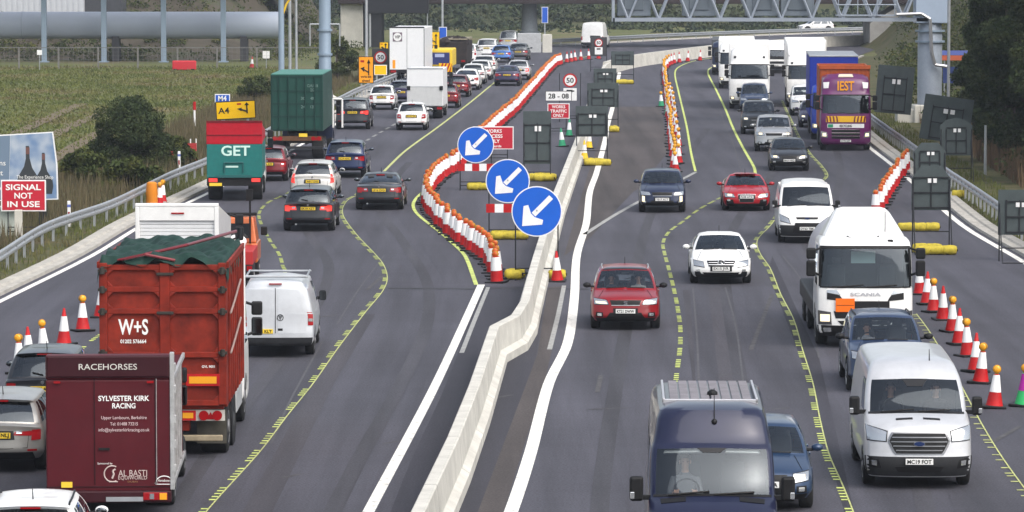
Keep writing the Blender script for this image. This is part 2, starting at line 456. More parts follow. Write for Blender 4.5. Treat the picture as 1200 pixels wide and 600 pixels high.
# ---------------------------------------------------------------- cars
KIND = {
 'hatch': dict(L=4.15, W=.885, H=1.47, zb=0.25, hz=.76, cowl=(1.00, .98), rf=1.72, rr=3.62, rb=(3.98, 1.0), deck=0, tum=0.76),
 'small': dict(L=3.65, W=.82, H=1.50, zb=0.25, hz=.80, cowl=(.85, 1.00), rf=1.55, rr=3.15, rb=(3.5, 1.02), deck=0, tum=0.76),
 'suv': dict(L=4.45, W=.915, H=1.63, zb=0.29, hz=.88, cowl=(1.10, 1.08), rf=1.82, rr=3.92, rb=(4.28, 1.1), deck=0, tum=0.79),
 'bigsuv': dict(L=4.65, W=.95, H=1.74, zb=0.31, hz=.98, cowl=(1.15, 1.18), rf=1.9, rr=4.25, rb=(4.52, 1.18), deck=0, tum=0.82),
 'estate': dict(L=4.7, W=.91, H=1.47, zb=0.24, hz=.76, cowl=(1.15, .98), rf=1.95, rr=4.12, rb=(4.52, 1.0), deck=0, tum=0.75),
 'saloon': dict(L=4.75, W=.925, H=1.45, zb=0.23, hz=.75, cowl=(1.2, .98), rf=2.0, rr=3.25, rb=(4.05, 1.04), deck=.62, tum=0.72),
 'coupe': dict(L=4.2, W=.92, H=1.36, zb=0.21, hz=.72, cowl=(1.2, .93), rf=1.98, rr=2.75, rb=(3.85, .98), deck=.28, tum=0.70),
 'mpv': dict(L=4.45, W=.91, H=1.66, zb=0.25, hz=.86, cowl=(.9, 1.05), rf=1.65, rr=3.95, rb=(4.3, 1.08), deck=0, tum=0.78),
}
def car_rows(t):
    L, W, H, zb, hz = t['L'], t['W'], t['H'], t['zb'], t['hz']; cy, cz = t['cowl']; rby, rbz = t['rb']; rf, rr, tum = t['rf'], t['rr'], t['tum']
    dk = t['deck']
    bz = rbz - .06 if dk else rbz - .05
    rows = [
     (.11, zb, L-.13, zb+.05, .90*W, .40, .30, 2.7, 0),
     (.03, zb+.09, L-.05, zb+.13, .965*W, .42, .32, 2.7, 0),
     (.0, .42, L, .48, W, .44, .34, 2.7, 0),
     (.02, .56, L-.015, .62, W, .46, .35, 2.6, .0),
     (.06, hz-.10, L-.03, .78, .995*W, .48, .36, 2.5, .015),
     (.17, hz, L-.045, bz-.10, .985*W, .52, .34, 2.4, .035),
     (.55, hz + (cz-hz)*.55, (L-.07 if dk else rby+.14*1), bz, .965*W, .42, .30, 2.4, .06),
     (cy-.03, cz-.015, rby+.02, rbz-.01, .935*W, .26, .22, 2.3, .045),
     (cy+.02, cz+.02, rby, rbz+.02, .925*W, .24, .20, 2.3, .045),
     ((cy+rf)/2+.0, (cz+H-.09)/2+.03, (rby+rr)/2+.03, (rbz+H-.1)/2+.02, (.925+tum)/2*W+.015, .22, .18, 2.3, .04),
     (rf, H-.075, rr, H-.10, tum*W, .20, .16, 2.3, .045),
     (rf+.10, H-.03, rr-.06 if dk else rr+.05, H-.055, (tum-.06)*W, .16, .12, 2.3, .035),
     (rf+.5, H, rr-.7, H-.005, (tum-.30)*W, .12, .12, 2.3, .012)]
    return rows
NPL = iter('KT21 ORW|EX15 JVR|YE17 XCT|FL08 AYX|BN19 VKD|LR68 WTE|GU20 RZA|HV16 LTO|OY67 EKB|AJ14 FXD|DN70 PGH|KX18 UVO|RF65 CMB|NL13 HWJ|EA69 ZRT|WP17 DXS|SC19 NYO|LD66 KFP|MT20 BGW|VU15 RHE|BV18 TJA|CK64 LNP|GX69 ESD|PE12 YVF|FH67 AKU|AO16 WCR|RO18 BDK|HN65 GXE|LM19 OPS|YK14 ZTA|EN20 VHC|KP63 DRL|SW68 JFN|OV17 MEB|DS15 PXY|BT66 NUK|GJ19 CWH|WR13 SVA|NV70 KDT|AF18 RLM'.split('|') * 2)

def car(label, px, py, view, color, kind='hatch', name='car', group=None, cat='car', yaw=None, lit=False, plate_s=None, near=None, mir=None, roof=None, rails=False, tail='wide', head='slim', grille='low', brake=False, far=False, drivers=(), glass=None, dz=0, top=None, **ov):
    t = dict(KIND[kind]); t.update(ov)
    g = G(px, py); sh = Shell(car_rows(t), (.86, t['L'] - .83), .345 if kind not in ('suv', 'bigsuv') else .375, (8, 10), pillars=((.05, .43), (.475, .80), (.84, .95)) if kind not in ('coupe', 'small') else ((.06, .52), (.57, .88)))
    yw = R(-2.2) if yaw is None else R(yaw)
    L, W, H = t['L'], t['W'], t['H']
    if view == 'front': loc, rz = (g.x, g.y, 0), yw
    else: loc, rz = (g.x + sin(-yw) * L, g.y + cos(yw) * L, 0), pi + yw
    root = thing(name, label, cat, loc, rz, group)
    bm = color if not isinstance(color, tuple) else paint(str(color), color)
    gl = glass or GLASS
    parts = sh.build(root, bm, gl, gl if glass else (GLASS if view == 'front' and near else DGLASS))
    ps = plate_s or next(NPL)
    # front
    hz = t['hz']
    def clampz(z): return z
    if head == 'slim': hp = [(.50, hz-.17), (.91, hz-.17), (.94, hz-.01), (.57, hz-.06)]
    elif head == 'big': hp = [(.56, hz-.21), (.90, hz-.17), (.93, hz-.0), (.60, hz-.05)]
    else: hp = [(.60, hz-.19), (.86, hz-.19), (.88, hz-.05), (.62, hz-.05)]
    rear_only = view == 'rear'
    hc = (sum(u for u, z in hp) / 4, sum(z for u, z in hp) / 4)
    sh.patch(root, 'headlight_surround', BLACK, 'f', [(hc[0] + (u - hc[0]) * 1.07, hc[1] + (z - hc[1]) * 1.22) for u, z in hp], .004, 6, 4, mirror=True)
    sh.patch(root, 'headlight', CLEARL, 'f', hp, .009, 6, 4, mirror=True)
    if lit:
        c = [((hp[0][0] + hp[1][0]) / 2, (hp[0][1] + hp[2][1]) / 2)]
        u, z = c[0]
        sh.patch(root, 'headlight_bulb', HEADLIT, 'f', [(u-.08, z-.04), (u+.10, z-.035), (u+.11, z+.045), (u-.07, z+.04)], .012, 4, 3, mirror=True)
    if grille == 'low':
        sh.patch(root, 'grille', BLACK, 'f', [(-.41, hz-.19), (.41, hz-.19), (.47, hz-.065), (-.47, hz-.065)], .007, 10, 3)
        sh.patch(root, 'grille_rim', STEEL, 'f', [(-.42, hz-.205), (.42, hz-.205), (.41, hz-.188), (-.41, hz-.188)], .012, 8, 1)
        sh.patch(root, 'air_intake', BLACK, 'f', [(-.64, t['zb']+.05), (.64, t['zb']+.05), (.46, .49), (-.46, .49)], .006, 10, 3)
        sh.patch(root, 'fog_recess', BLACK, 'f', [(.66, .37), (.88, .38), (.86, .50), (.66, .49)], .006, 4, 3, mirror=True)
        pz = .53
    elif grille == 'big':      # one tall frame down to the plate
        gp = [(-.30, .36), (.30, .36), (.38, hz-.06), (-.38, hz-.06)]
        sh.patch(root, 'grille_surround', CHROME, 'f', gp, .008, 8, 5)
        sh.patch(root, 'grille', BLACK, 'f', [(u*.96, z+(.012 if z < .5 else -.012)) for u, z in gp], .014, 8, 5)
        pz = .56
    elif grille == 'wide':     # wide chrome barred grille
        gp = [(-.42, .545), (.42, .545), (.49, hz-.02), (-.49, hz-.02)]
        sh.patch(root, 'grille_surround', STEEL, 'f', gp, .008, 10, 4)
        gr = sh.patch(root, 'grille', BLACK, 'f', [(u*.97, z+(.010 if z < .6 else -.010)) for u, z in gp], .013, 10, 4)[0]
        for i in range(2):
            z = .60 + .06 * i
            sh.patch(gr, 'chrome_bar', CHROME, 'f', [(-.42, z), (.42, z), (.42, z+.010), (-.42, z+.010)], .02, 8, 1)
        sh.patch(root, 'air_intake', BLACK, 'f', [(-.56, t['zb']+.05), (.56, t['zb']+.05), (.62, .38), (-.62, .38)], .006, 10, 3)
        pz = .49
    elif grille == 'kidney':
        sh.patch(root, 'grille', BLACK, 'f', [(-.36, hz-.19), (.36, hz-.19), (.40, hz-.05), (-.40, hz-.05)], .007, 10, 3)
        sh.patch(root, 'air_intake', BLACK, 'f', [(-.7, t['zb']+.06), (.7, t['zb']+.06), (.6, .46), (-.6, .46)], .006, 10, 3)
        pz = .50
    for u in (-1, 1):
        sh.patch(root, 'fog_lamp', CLEARL, 'f', [(u*.70, .40), (u*.82, .40), (u*.82, .47), (u*.70, .47)], .012, 3, 2)
    sh.patch(root, 'front_lip', BLACK, 'f', [(-.9, t['zb']), (.9, t['zb']), (.9, t['zb']+.10), (-.9, t['zb']+.10)], .012, 12, 2)
    p = sh.F(0, sh.kz(pz)); sh.patch(root, 'plate_surround', BLACK, 'f', [(-.36, pz-.075), (.36, pz-.075), (.36, pz+.075), (-.36, pz+.075)], .016, 6, 2); plate(root, (0, p.y - .03, pz), ps, PLATEW)
    # rear
    bz = t['rb'][1] - (.06 if t['deck'] else .05)
    tl = REDLIT if brake else REDL
    if tail == 'wide': tp = [(.46, bz-.24), (.93, bz-.24), (.95, bz-.07), (.50, bz-.10)]
    elif tail == 'tall': tp = [(.78, bz-.30), (.95, bz-.26), (.95, bz+.30), (.88, bz+.30)]
    elif tail == 'slim': tp = [(.36, bz-.19), (.93, bz-.20), (.95, bz-.06), (.38, bz-.12)]
    else: tp = [(.66, bz-.33), (.93, bz-.30), (.94, bz-.04), (.70, bz-.06)]
    sh.patch(root, 'taillight', tl, 'r', tp, .008, 6, 4, mirror=True)
    if tail in ('wide', 'slim'): sh.patch(root, 'taillight', tl, 'r', [(.74, bz-.29), (.93, bz-.28), (.95, bz-.04), (.77, bz-.06)], .011, 4, 4, mirror=True)
    if tail != 'tall':
        u0, u1 = tp[0][0] + .06, tp[1][0] - .08; zc = (tp[0][1] + tp[2][1]) / 2
        sh.patch(root, 'reversing_lamp', CLEARL, 'r', [(u0, zc-.03), (u0+.12, zc-.03), (u0+.12, zc+.03), (u0, zc+.03)], .013, 3, 2, mirror=True)
    sh.patch(root, 'rear_bumper_insert', BLACK, 'r', [(-.9, t['zb']+.04), (.9, t['zb']+.04), (.78, .43), (-.78, .43)], .008, 12, 3)
    sh.patch(root, 'rear_reflector', REDL, 'r', [(.66, .455), (.86, .455), (.86, .49), (.66, .49)], .010, 3, 1, mirror=True)
    pz = bz - .19 if tail != 'tall' or kind in ('hatch', 'small') else bz - .22
    if t['deck'] and kind == 'coupe': pz = .55
    p = sh.B(0, sh.kz(pz, 'r')); plate(root, (0, p.y + .028, pz), ps, PLATEY, rz=pi)
    if not far:
        sh.patch(root, 'number_plate_recess', DARK, 'r', [(-.38, pz-.085), (.38, pz-.085), (.36, pz+.09), (-.36, pz+.09)], .005, 6, 2)
        for sg in (-1, 1): MB().tube([sh.B(sg*u, sh.kz(z, 'r')) + Vector((0, .004, 0)) for u, z in ((.74, bz+.02), (.70, bz-.12), (.66, .52), (.2, .50), (0, .50))], .006, 4).build('tailgate_seam', UNDER, root)
        q = sh.B(.55, sh.kz(.30, 'r')); MB().cyl((q.x, q.y - .15, .27), (q.x, q.y + .02, .27), .035, n=10).build('exhaust_tip', STEEL, root)
        q = sh.B(0, sh.kz(bz - .04, 'r')); MB().cyl((0, q.y - .03, bz - .05), (0, q.y + .012, bz - .05), .04, n=14).build('badge', CHROME, root)
        p = sh.B(0, sh.kz(H - .105, 'r')); MB().box(-.16, .16, p.y - .02, p.y + .03, H - .105, H - .075).build('high_brake_light', REDL, root)
        p = sh.B(0, 8.2); q = sh.B(.30, 8.45)
        MB().tube([p + Vector((0, .03, 0)), q + Vector((0, .03, .0))], .012, 6).build('rear_wiper', BLACK, root)
    else:
        pass
    # bonnet and door seams
    for sg in (-1, 1):
        for k0, u0 in ((5.1, .80),):
            pts = [sh.F(u0 * sg - .02 * sg * i, 5.1 + i * .3) + Vector((0, 0, .004)) for i in range(7)]
            MB().tube(pts, .005, 4).build('bonnet_seam', UNDER, root)
        for v in (.05, .45, .78):
            pts = [sh.SD(v, k, sg) + Vector((sg * .001, 0, 0)) for k in (1.2, 2, 3, 4, 5, 6, 7, 7.8)]
            MB().tube(pts, .004, 4).build('door_seam', UNDER, root)
        for v in (.40, .74):
            p = sh.SD(v, 6.0, sg); MB().box(min(p.x, p.x + sg * .03), max(p.x, p.x + sg * .03), p.y - .1, p.y + .1, p.z - .02, p.z + .015).build('door_handle', bm, root, bevel=.008)
        p = sh.SD(0.06, 8.1, sg)
        mirror(root, p.x, p.y + .05, p.z + .06, mir or bm, sg=sg)
        sh_p = sh.F(.86 * sg, 9)
    for yx in sh.ax:
        for sg in (-1, 1): wheel(root, sg * (W - .135), yx, sh.wr, .25, far=far)
    seats_mesh(root, W, t['cowl'][0] + 1.15, .30 + (H - 1.47) * .7)
    d = MB().box(-W * .82, W * .82, t['cowl'][0] + .12, t['cowl'][0] + .55, .62, t['cowl'][1] - .03)
    d.build('dashboard', INTER, root, bevel=.05)
    if not far:
        MB().tube([Vector((-.36 + .18 * cos(a), t['cowl'][0] + .66 + .05 * sin(a), t['cowl'][1] - .06 + .17 * sin(a))) for a in [i * pi / 8 for i in range(17)]], .016, 6).build('steering_wheel', BLACK, root)
        for u0, u1 in ((-.62, -.05), (.05, .62)):
            pts = [sh.F(u0 + (u1 - u0) * i / 4, 7.85 + .10 * i / 4) + Vector((0, -.02, .012)) for i in range(5)]
            MB().tube(pts, .012, 5).build('wiper', BLACK, root)
        p = sh.F(0, 9.75); MB().box(-.11, .11, p.y + .08, p.y + .12, p.z - .10, p.z - .03).build('interior_mirror', BLACK, root, bevel=.01)
        q = sh.B(0, 11.5); MB().cyl((0, q.y - .25, H - .02), (0, q.y - .15, H + .16), .012, .006, 6).build('aerial', BLACK, root)
    if rails:
        for sg in (-1, 1):
            pts = [sh.SD(v, 11, sg) + Vector((-sg * .02, 0, .045 if 0 < i < 6 else .0)) for i, v in enumerate((.04, .08, .25, .45, .65, .85, .92))]
            MB().tube(pts, .018, 6).build('roof_rail', rails if not isinstance(rails, bool) else BLACK, root)
    if roof:
        # contrasting roof panel
        pts = []; b = MB(); n = 10
        for i in range(n + 1):
            for j in range(n + 1):
                pass
    for x, shirt, hair in drivers:
        p = Vector((x, t['cowl'][0] + 1.12, .50 + (H - 1.47) * .7)); mw = Matrix.Translation(loc) @ Matrix.Rotation(rz, 4, 'Z')
        person('driver', x_label(label, x), mw @ p, rz, shirt, hair, scale=.9, arms=1 if x < 0 else 0)
    return root, sh, t
def x_label(l, x): return DRV[(l, x < 0)]
DRV = {}
# ---------------------------------------------------------------- vans
def van_rows(L, W, H, zb, hz, cowl, ws, tum=.88, lf=.42):
    cy, cz = cowl; wy, wz = ws
    return [
     (.12, zb, L-.06, zb+.10, .92*W, lf*.9, .12, 2.8, 0),
     (.03, zb+.13, L-.0, zb+.16, .975*W, lf, .12, 2.8, 0),
     (.0, .55, L+.02, .58, W, lf, .12, 2.8, 0),
     (.03, .74, L, .85, W, lf, .12, 2.7, 0),
     (.09, hz-.16, L-.005, 1.0, .998*W, lf*1.05, .12, 2.6, .01),
     (.22, hz, L-.01, 1.15, .99*W, lf*1.1, .12, 2.5, .03),
     (cy*.62, hz+(cz-hz)*.62, L-.015, cz-.12, .98*W, .40, .12, 2.4, .05),
     (cy, cz, L-.02, cz+.02, .965*W, .27, .12, 2.4, .04),
     ((cy+wy)/2, (cz+wz)/2+.02, L-.04, (cz+wz)/2, (.965+tum+.03)/2*W+.01, .24, .12, 2.4, .04),
     (wy, wz, L-.07, max(wz, H-.50), (tum+.03)*W, .22, .12, 2.5, .035),
     (wy+.12, wz+.09, L-.10, H-.20, (tum-.0)*W, .22, .14, 2.6, .03),
     (wy+.45, H-.07, L-.14, H-.05, (tum-.10)*W, .30, .14, 2.6, .02),
     (wy+.95, H, L-.40, H, (tum-.38)*W, .30, .14, 2.6, .01)]
def van(label, px, py, view, color, L=5.3, W=1.0, H=2.0, zb=.22, hz=1.0, cowl=(.85, 1.22), ws=(1.55, 1.85), yaw=None, group=None, name='van', far=False, plate_s=None, tum=.88, glass=GLASS, lower=DARK, head=None, style='', lit=False, rear_glass=False, mir=BLACK, at=None):
    g = at or G(px, py); yw = R(-2.2) if yaw is None else R(yaw)
    if view == 'front': loc, rz = (g.x, g.y, 0), yw
    else: loc, rz = (g.x + sin(-yw) * L, g.y + cos(yw) * L, 0), pi + yw
    root = thing(name, label, 'van', loc, rz, group)
    sh = Shell(van_rows(L, W, H, zb, hz, cowl, ws, tum), (.95, L - 1.05), .345, (7, 9), pillars=((.02, .20),), upil=.90, taper=.015)
    sh.build(root, color, glass, DGLASS, rear_window=rear_glass)
    ps = plate_s or next(NPL)
    P = lambda *a, **k: sh.patch(root, *a, **k)
    P('front_bumper', lower, 'f', [(-.99, zb+.03), (.99, zb+.03), (.99, .64), (-.99, .64)], off=.012, nu=22, nv=5)
    hp = head or [(.56, hz-.26), (.88, hz-.20), (.93, hz+.0), (.70, hz-.04)]
    P('headlight_surround', DARK, 'f', [(hp[0][0]-.02, hp[0][1]-.02), (hp[1][0]+.01, hp[1][1]-.02), (hp[2][0]+.01, hp[2][1]+.015), (hp[3][0]-.02, hp[3][1]+.02)], off=.006, nu=6, nv=5, mirror=True)
    P('headlight', CLEARL, 'f', hp, off=.010, nu=6, nv=5, mirror=True)
    if lit: P('headlight_bulb', HEADLIT, 'f', [(.72, hz-.19), (.84, hz-.17), (.85, hz-.08), (.74, hz-.09)], off=.016, nu=4, nv=3, mirror=True)
    return root, sh, P, ps, L, W, H
def van_wheels(root, W, L, r=.345, style='steel', far=False, yf=.95, yr=1.05):
    for y in (yf, L - yr):
        for sg in (-1, 1): wheel(root, sg * (W - .13), y, r, .23, style, far)
def van_cabin(root, W, cowl, zf=.75):
    MB().box(-W*.86, W*.86, cowl[0]+.12, cowl[0]+.55, .7, cowl[1]-.05).build('dashboard', INTER, root, bevel=.05)
    seats_mesh(root, W, cowl[0]+1.25, zf, 1)
    MB().box(-W*.88, W*.88, cowl[0]+1.75, cowl[0]+1.79, .5, cowl[1]+.55).build('bulkhead', INTER, root)
    MB().tube([Vector((-.40 + .2*cos(a), cowl[0]+.62+.09*sin(a), cowl[1]-.0+.17*sin(a))) for a in [i*pi/8 for i in range(17)]], .017, 6).build('steering_wheel', BLACK, root)
def tall_mirror(root, x, y, z, sg, h=.34, w=.2, m=BLACK, indicator=True):
    c = x + sg * (.10 + w / 2)
    o = MB().box(c - w/2, c + w/2, y - .07, y + .07, z - h/2, z + h/2).build('wing_mirror', m, root, bevel=.045)
    MB().box(min(x - sg*.03, c), max(x - sg*.03, c), y - .03, y + .03, z - h/2 + .02, z - h/2 + .10).build('stalk', BLACK, o, bevel=.01)
    MB().box(c - w*.4, c + w*.4, y + .066, y + .076, z - h*.42, z + h*.42).build('mirror_glass', mat('mirror glass', (.22, .24, .26), .08, 1), o)
    if indicator: MB().box(c + sg*w*.30 - .035, c + sg*w*.30 + .035, y - .082, y - .05, z - h*.40, z - h*.12).build('indicator', CLEARL, o, bevel=.01)
    return o
def wipers(root, sh, k=7.0, r=.014, us=((-.70, -.05), (.02, .66))):
    for u0, u1 in us:
        pts = [sh.F(u0 + (u1 - u0) * i / 4, k - .05 + .18 * i / 4) + Vector((0, -.03, .01)) for i in range(5)]
        MB().tube(pts, r, 5).build('wiper', BLACK, root)

# ---------------------------------------------------------------- lorry cabs
def cab_rows(W, H, wb, wt, L=2.15, slope=.0, lf=.30, dome=.92):
    return [
     (.12, .32, L-.1, .50, .90*W, lf, .10, 3.2, 0),
     (.03, .45, L, .60, .98*W, lf, .10, 3.2, 0),
     (.0, .72, L, .80, W, lf, .10, 3.2, 0),
     (.01, 1.0, L, 1.05, W, lf, .10, 3.1, 0),
     (.03, wb-.30, L, wb-.30, W, lf, .10, 3.0, 0),
     (.05, wb-.16, L, wb-.16, .998*W, lf, .10, 3.0, 0),
     (.07, wb-.06, L, wb-.06, .995*W, lf, .10, 3.0, 0),
     (.08, wb, L, wb, .99*W, lf, .10, 3.0, 0),
     (.17, (wb+wt)/2, L, (wb+wt)/2, .985*W, lf, .10, 3.0, 0),
     (.28+slope*.3, wt, L, wt, .965*W, lf, .10, 3.0, .01),
     (.36+slope*.5, wt+.10, L, wt+.10, .955*W, lf, .10, 2.9, .02),
     (.55+slope, wt+(H-wt)*.72, L, H-.12, dome*W, lf+.08, .12, 2.8, .05),
     (.95+slope, H, L-.1, H, (dome-.22)*W, lf, .12, 2.6, .03)]
def cab(root, color, W=1.24, H=3.3, wb=1.6, wt=2.6, L=2.15, slope=0, glass=GLASS, name='cab', dome=.92):
    sh = Shell(cab_rows(W, H, wb, wt, L, slope, dome=dome), (1.35,), .50, (7, 9), pillars=((.10, .62),), upil=.93, taper=.0, arch=.07)
    sh.build(root, color, glass, DGLASS, rear_window=False, body=name)
    MB().box(-W*.9, W*.9, .30, .75, wb-.5, wb-.06).build('dashboard', INTER, root, bevel=.05)
    MB().box(-W*.93, W*.93, L-.2, L-.15, .8, wt).build('back_wall', INTER, root)
    b = MB()
    for x in (-.65, .65): b.box(x-.25, x+.25, 1.0, 1.5, wb-.55, wb-.35); b.box(x-.23, x+.23, 1.4, 1.6, wb-.4, wb+.45); b.box(x-.13, x+.13, 1.45, 1.55, wb+.47, wb+.65)
    b.build('seats', INTER, root, bevel=.04)
    return sh
def lorry_mirrors(root, W, z, y=.05, two=True):
    for sg in (-1, 1):
        x = sg * (W + .17)
        o = MB().box(x-.12, x+.12, y-.08, y+.10, z-.42, z-.02).box(x-.12, x+.12, y-.08, y+.10, z+.02, z+.30).build('wing_mirror', BLACK, root, bevel=.04)
        MB().tube([(sg*(W-.08), y+.2, z+.28), (x, y+.02, z+.20)], .03, 6).tube([(sg*(W-.08), y+.2, z-.42), (x, y+.02, z-.30)], .03, 6).build('mirror_arm', BLACK, o)
        MB().box(x-.09, x+.09, y+.098, y+.108, z-.38, z-.06).box(x-.09, x+.09, y+.098, y+.108, z+.06, z+.26).build('mirror_glass', mat('mirror glass', (.22, .24, .26), .08, 1), o)
def lorry_wheels(root, ys, W=1.24, r=.5, twin=(), far=False):
    for y in ys:
        for sg in (-1, 1): wheel(root, sg * (W - (.30 if y in twin else .17)), y, r, .56 if y in twin else .30, 'steel', far)
def chassis(root, y0, y1, z0=.62, z1=.95):
    b = MB()
    for x in (-.42, .42): b.box(x-.05, x+.05, y0, y1, z0, z1)
    y = y0 + .3
    while y < y1: b.box(-.40, .40, y, y+.08, z0+.05, z1-.05); y += 1.1
    return b.build('chassis', mat('dirty chassis', (.03, .028, .026), .8, noise=.4), root)
def rear_lamp_bar(root, W, z, y=-.02, m=None, boards=True):
    b = MB().box(-W, W, y, y+.06, z-.11, z+.11).build('rear_lamp_bar', m or mat('dirty white board', (.55, .54, .50), .6, noise=.25), root)
    for sg in (-1, 1):
        for i, q in enumerate((W-.15, W-.42)):
            MB().cyl((sg*q, y-.05, z), (sg*q, y, z), .10, .10, 16).build('taillight', REDL, b, 30)
        MB().prism([(sg*(W-.285)-.08, z-.08), (sg*(W-.285)+.08, z-.08), (sg*(W-.285), z+.07)], y-.02, y-.002).build('reflector_triangle', REDL, b)
        if boards:
            MB().box(min(sg*.15, sg*(W-.58)), max(sg*.15, sg*(W-.58)), y-.03, y-.003, z-.10, z+.10).build('marker_board', REDW, b)
            MB().box(min(sg*.20, sg*(W-.63)), max(sg*.20, sg*(W-.63)), y-.036, y-.031, z-.055, z+.055).build('marker_panel', mat('amber reflector', (.75, .33, .02), .4), b)
    return b
# ---------------------------------------------------------------- ground, roads, markings
def ext(pts, y_near=40.0):
    """carry a traced line on towards the camera"""
    a, b = pts[0], pts[1]; d = (a - b) / (a.y - b.y); return [a + d * (y_near - a.y)] + pts
def smooth(pts, step=2.0):
    """catmull-rom through ground points"""
    P = [Vector(p) for p in pts]; out = []
    for i in range(len(P) - 1):
        p0 = P[max(i - 1, 0)]; p1, p2 = P[i], P[i + 1]; p3 = P[min(i + 2, len(P) - 1)]
        n = max(1, int((p2 - p1).length / step))
        m1 = (p2 - p0) * .5; m2 = (p3 - p1) * .5
        l = (p2 - p1).length
        for m, a, b in ((m1, p2, p0), (m2, p3, p1)):
            if m.length > l: m *= l / m.length
        for j in range(n):
            t = j / n; out.append(p1 * (2*t**3-3*t*t+1) + m1 * (t**3-2*t*t+t) + p2 * (3*t*t-2*t**3) + m2 * (t**3-t*t))
    out.append(P[-1]); return out
def PX(*xy, z=0): return [G(x, y, z) for x, y in xy]
def ribbon(name, pts, w, m, z, kind='structure', profile=None, w1=None, parent=None):
    """a strip or a profile swept along pts; profile = [(offset to the right, height)]"""
    b = MB(); prof = profile or [(-w / 2, 0), (w / 2, 0)]; n = len(prof)
    for i, p in enumerate(pts):
        d = pts[min(i + 1, len(pts) - 1)] - pts[max(i - 1, 0)]; d.z = 0; d.normalize(); r = Vector((d.y, -d.x, 0))
        for o, h in prof: q = p + r * o; b.v.append((q.x, q.y, z + h))
    for i in range(len(pts) - 1):
        for j in range(n - 1): b.f.append((i*n+j, i*n+j+1, (i+1)*n+j+1, (i+1)*n+j))
    if profile and len(profile) > 2: b.f.append(tuple(range(n))); b.f.append(tuple(range((len(pts)-1)*n, len(pts)*n)))
    o = b.build(name, m, parent, fix=bool(profile))
    if not profile:
        me = o.data
        if sum(p.normal.z for p in me.polygons) < 0: me.flip_normals()
    if kind: o['kind'] = kind
    return o
def asphalt(name, c, streak=.25, seedv=0):
    m = bpy.data.materials.new(name); m.use_nodes = True; t = m.node_tree; b = t.nodes["Principled BSDF"]
    tc = t.nodes.new("ShaderNodeTexCoord")
    def noise(sc, scale, det=5):
        mp = t.nodes.new("ShaderNodeMapping"); mp.inputs["Scale"].default_value = sc; mp.inputs["Location"].default_value = (seedv, seedv * 2, 0)
        n = t.nodes.new("ShaderNodeTexNoise"); n.inputs["Scale"].default_value = scale; n.inputs["Detail"].default_value = det; n.inputs["Roughness"].default_value = .6
        t.links.new(tc.outputs["Object"], mp.inputs[0]); t.links.new(mp.outputs[0], n.inputs["Vector"]); return n.outputs["Fac"]
    def rng_(f, a, c_):
        r = t.nodes.new("ShaderNodeMapRange"); r.inputs[1].default_value = .3; r.inputs[2].default_value = .7; r.inputs[3].default_value = a; r.inputs[4].default_value = c_
        t.links.new(f, r.inputs[0]); return r.outputs[0]
    def mul(a, c_):
        q = t.nodes.new("ShaderNodeMath"); q.operation = 'MULTIPLY'; t.links.new(a, q.inputs[0]); t.links.new(c_, q.inputs[1]); return q.outputs[0]
    f = mul(mul(rng_(noise((1.1, .035, 1), 1.0), 1 - streak, 1 + streak), rng_(noise((.35, .25, 1), .35), .82, 1.16)), mul(rng_(noise((.12, 1.0, 1), 1.6, 3), .95, 1.05), rng_(noise((1, 1, 1), 22, 5), .55, 1.45)))
    v = t.nodes.new("ShaderNodeVectorMath"); v.operation = 'SCALE'; v.inputs[0].default_value = c; t.links.new(f, v.inputs["Scale"]); t.links.new(v.outputs[0], b.inputs["Base Color"])
    b.inputs["Roughness"].default_value = .82; b.inputs["Specular IOR Level"].default_value = .35
    bp = t.nodes.new("ShaderNodeBump"); bp.inputs["Strength"].default_value = .35; bp.inputs["Distance"].default_value = .01
    t.links.new(noise((1, 1, 1), 60, 3), bp.inputs["Height"]); t.links.new(bp.outputs[0], b.inputs["Normal"])
    return m
ASPH = asphalt("asphalt", (.057, .056, .070), .28)
ASPH2 = asphalt("fresh asphalt", (.035, .034, .044), .2, 7)
ASPH3 = asphalt("worn asphalt", (.052, .049, .058), .3, 13); ASPH4 = asphalt("dusty asphalt", (.060, .051, .050), .35, 3)
MUD = mat("muddy asphalt", (.075, .060, .050), .9, noise=.45, nscale=.5)
def marking(name, c, wear=.35, sc=6):
    m = bpy.data.materials.new(name); m.use_nodes = True; t = m.node_tree; b = t.nodes["Principled BSDF"]
    tc = t.nodes.new("ShaderNodeTexCoord"); n = t.nodes.new("ShaderNodeTexNoise"); n.inputs["Scale"].default_value = sc; n.inputs["Detail"].default_value = 6
    t.links.new(tc.outputs["Object"], n.inputs[0]); cr = t.nodes.new("ShaderNodeValToRGB")
    cr.color_ramp.elements[0].position = .30; cr.color_ramp.elements[1].position = .30 + wear
    cr.color_ramp.elements[0].color = (c[0]*.45+.02, c[1]*.45+.02, c[2]*.45+.02, 1); cr.color_ramp.elements[1].color = (*c, 1)
    t.links.new(n.outputs["Fac"], cr.inputs[0]); t.links.new(cr.outputs[0], b.inputs["Base Color"]); b.inputs["Roughness"].default_value = .7; return m
MWHITE = marking("white road paint", (.80, .78, .72), .18); MYEL = marking("yellow road tape", (.66, .76, .19), .36, 3); MPALE = marking("pale tick marks", (.58, .62, .22), .4); MGREY = marking("worn white paint", (.42, .42, .40), .5); MSEAM = mat("road seam", (.088, .087, .095), .8, noise=.3)
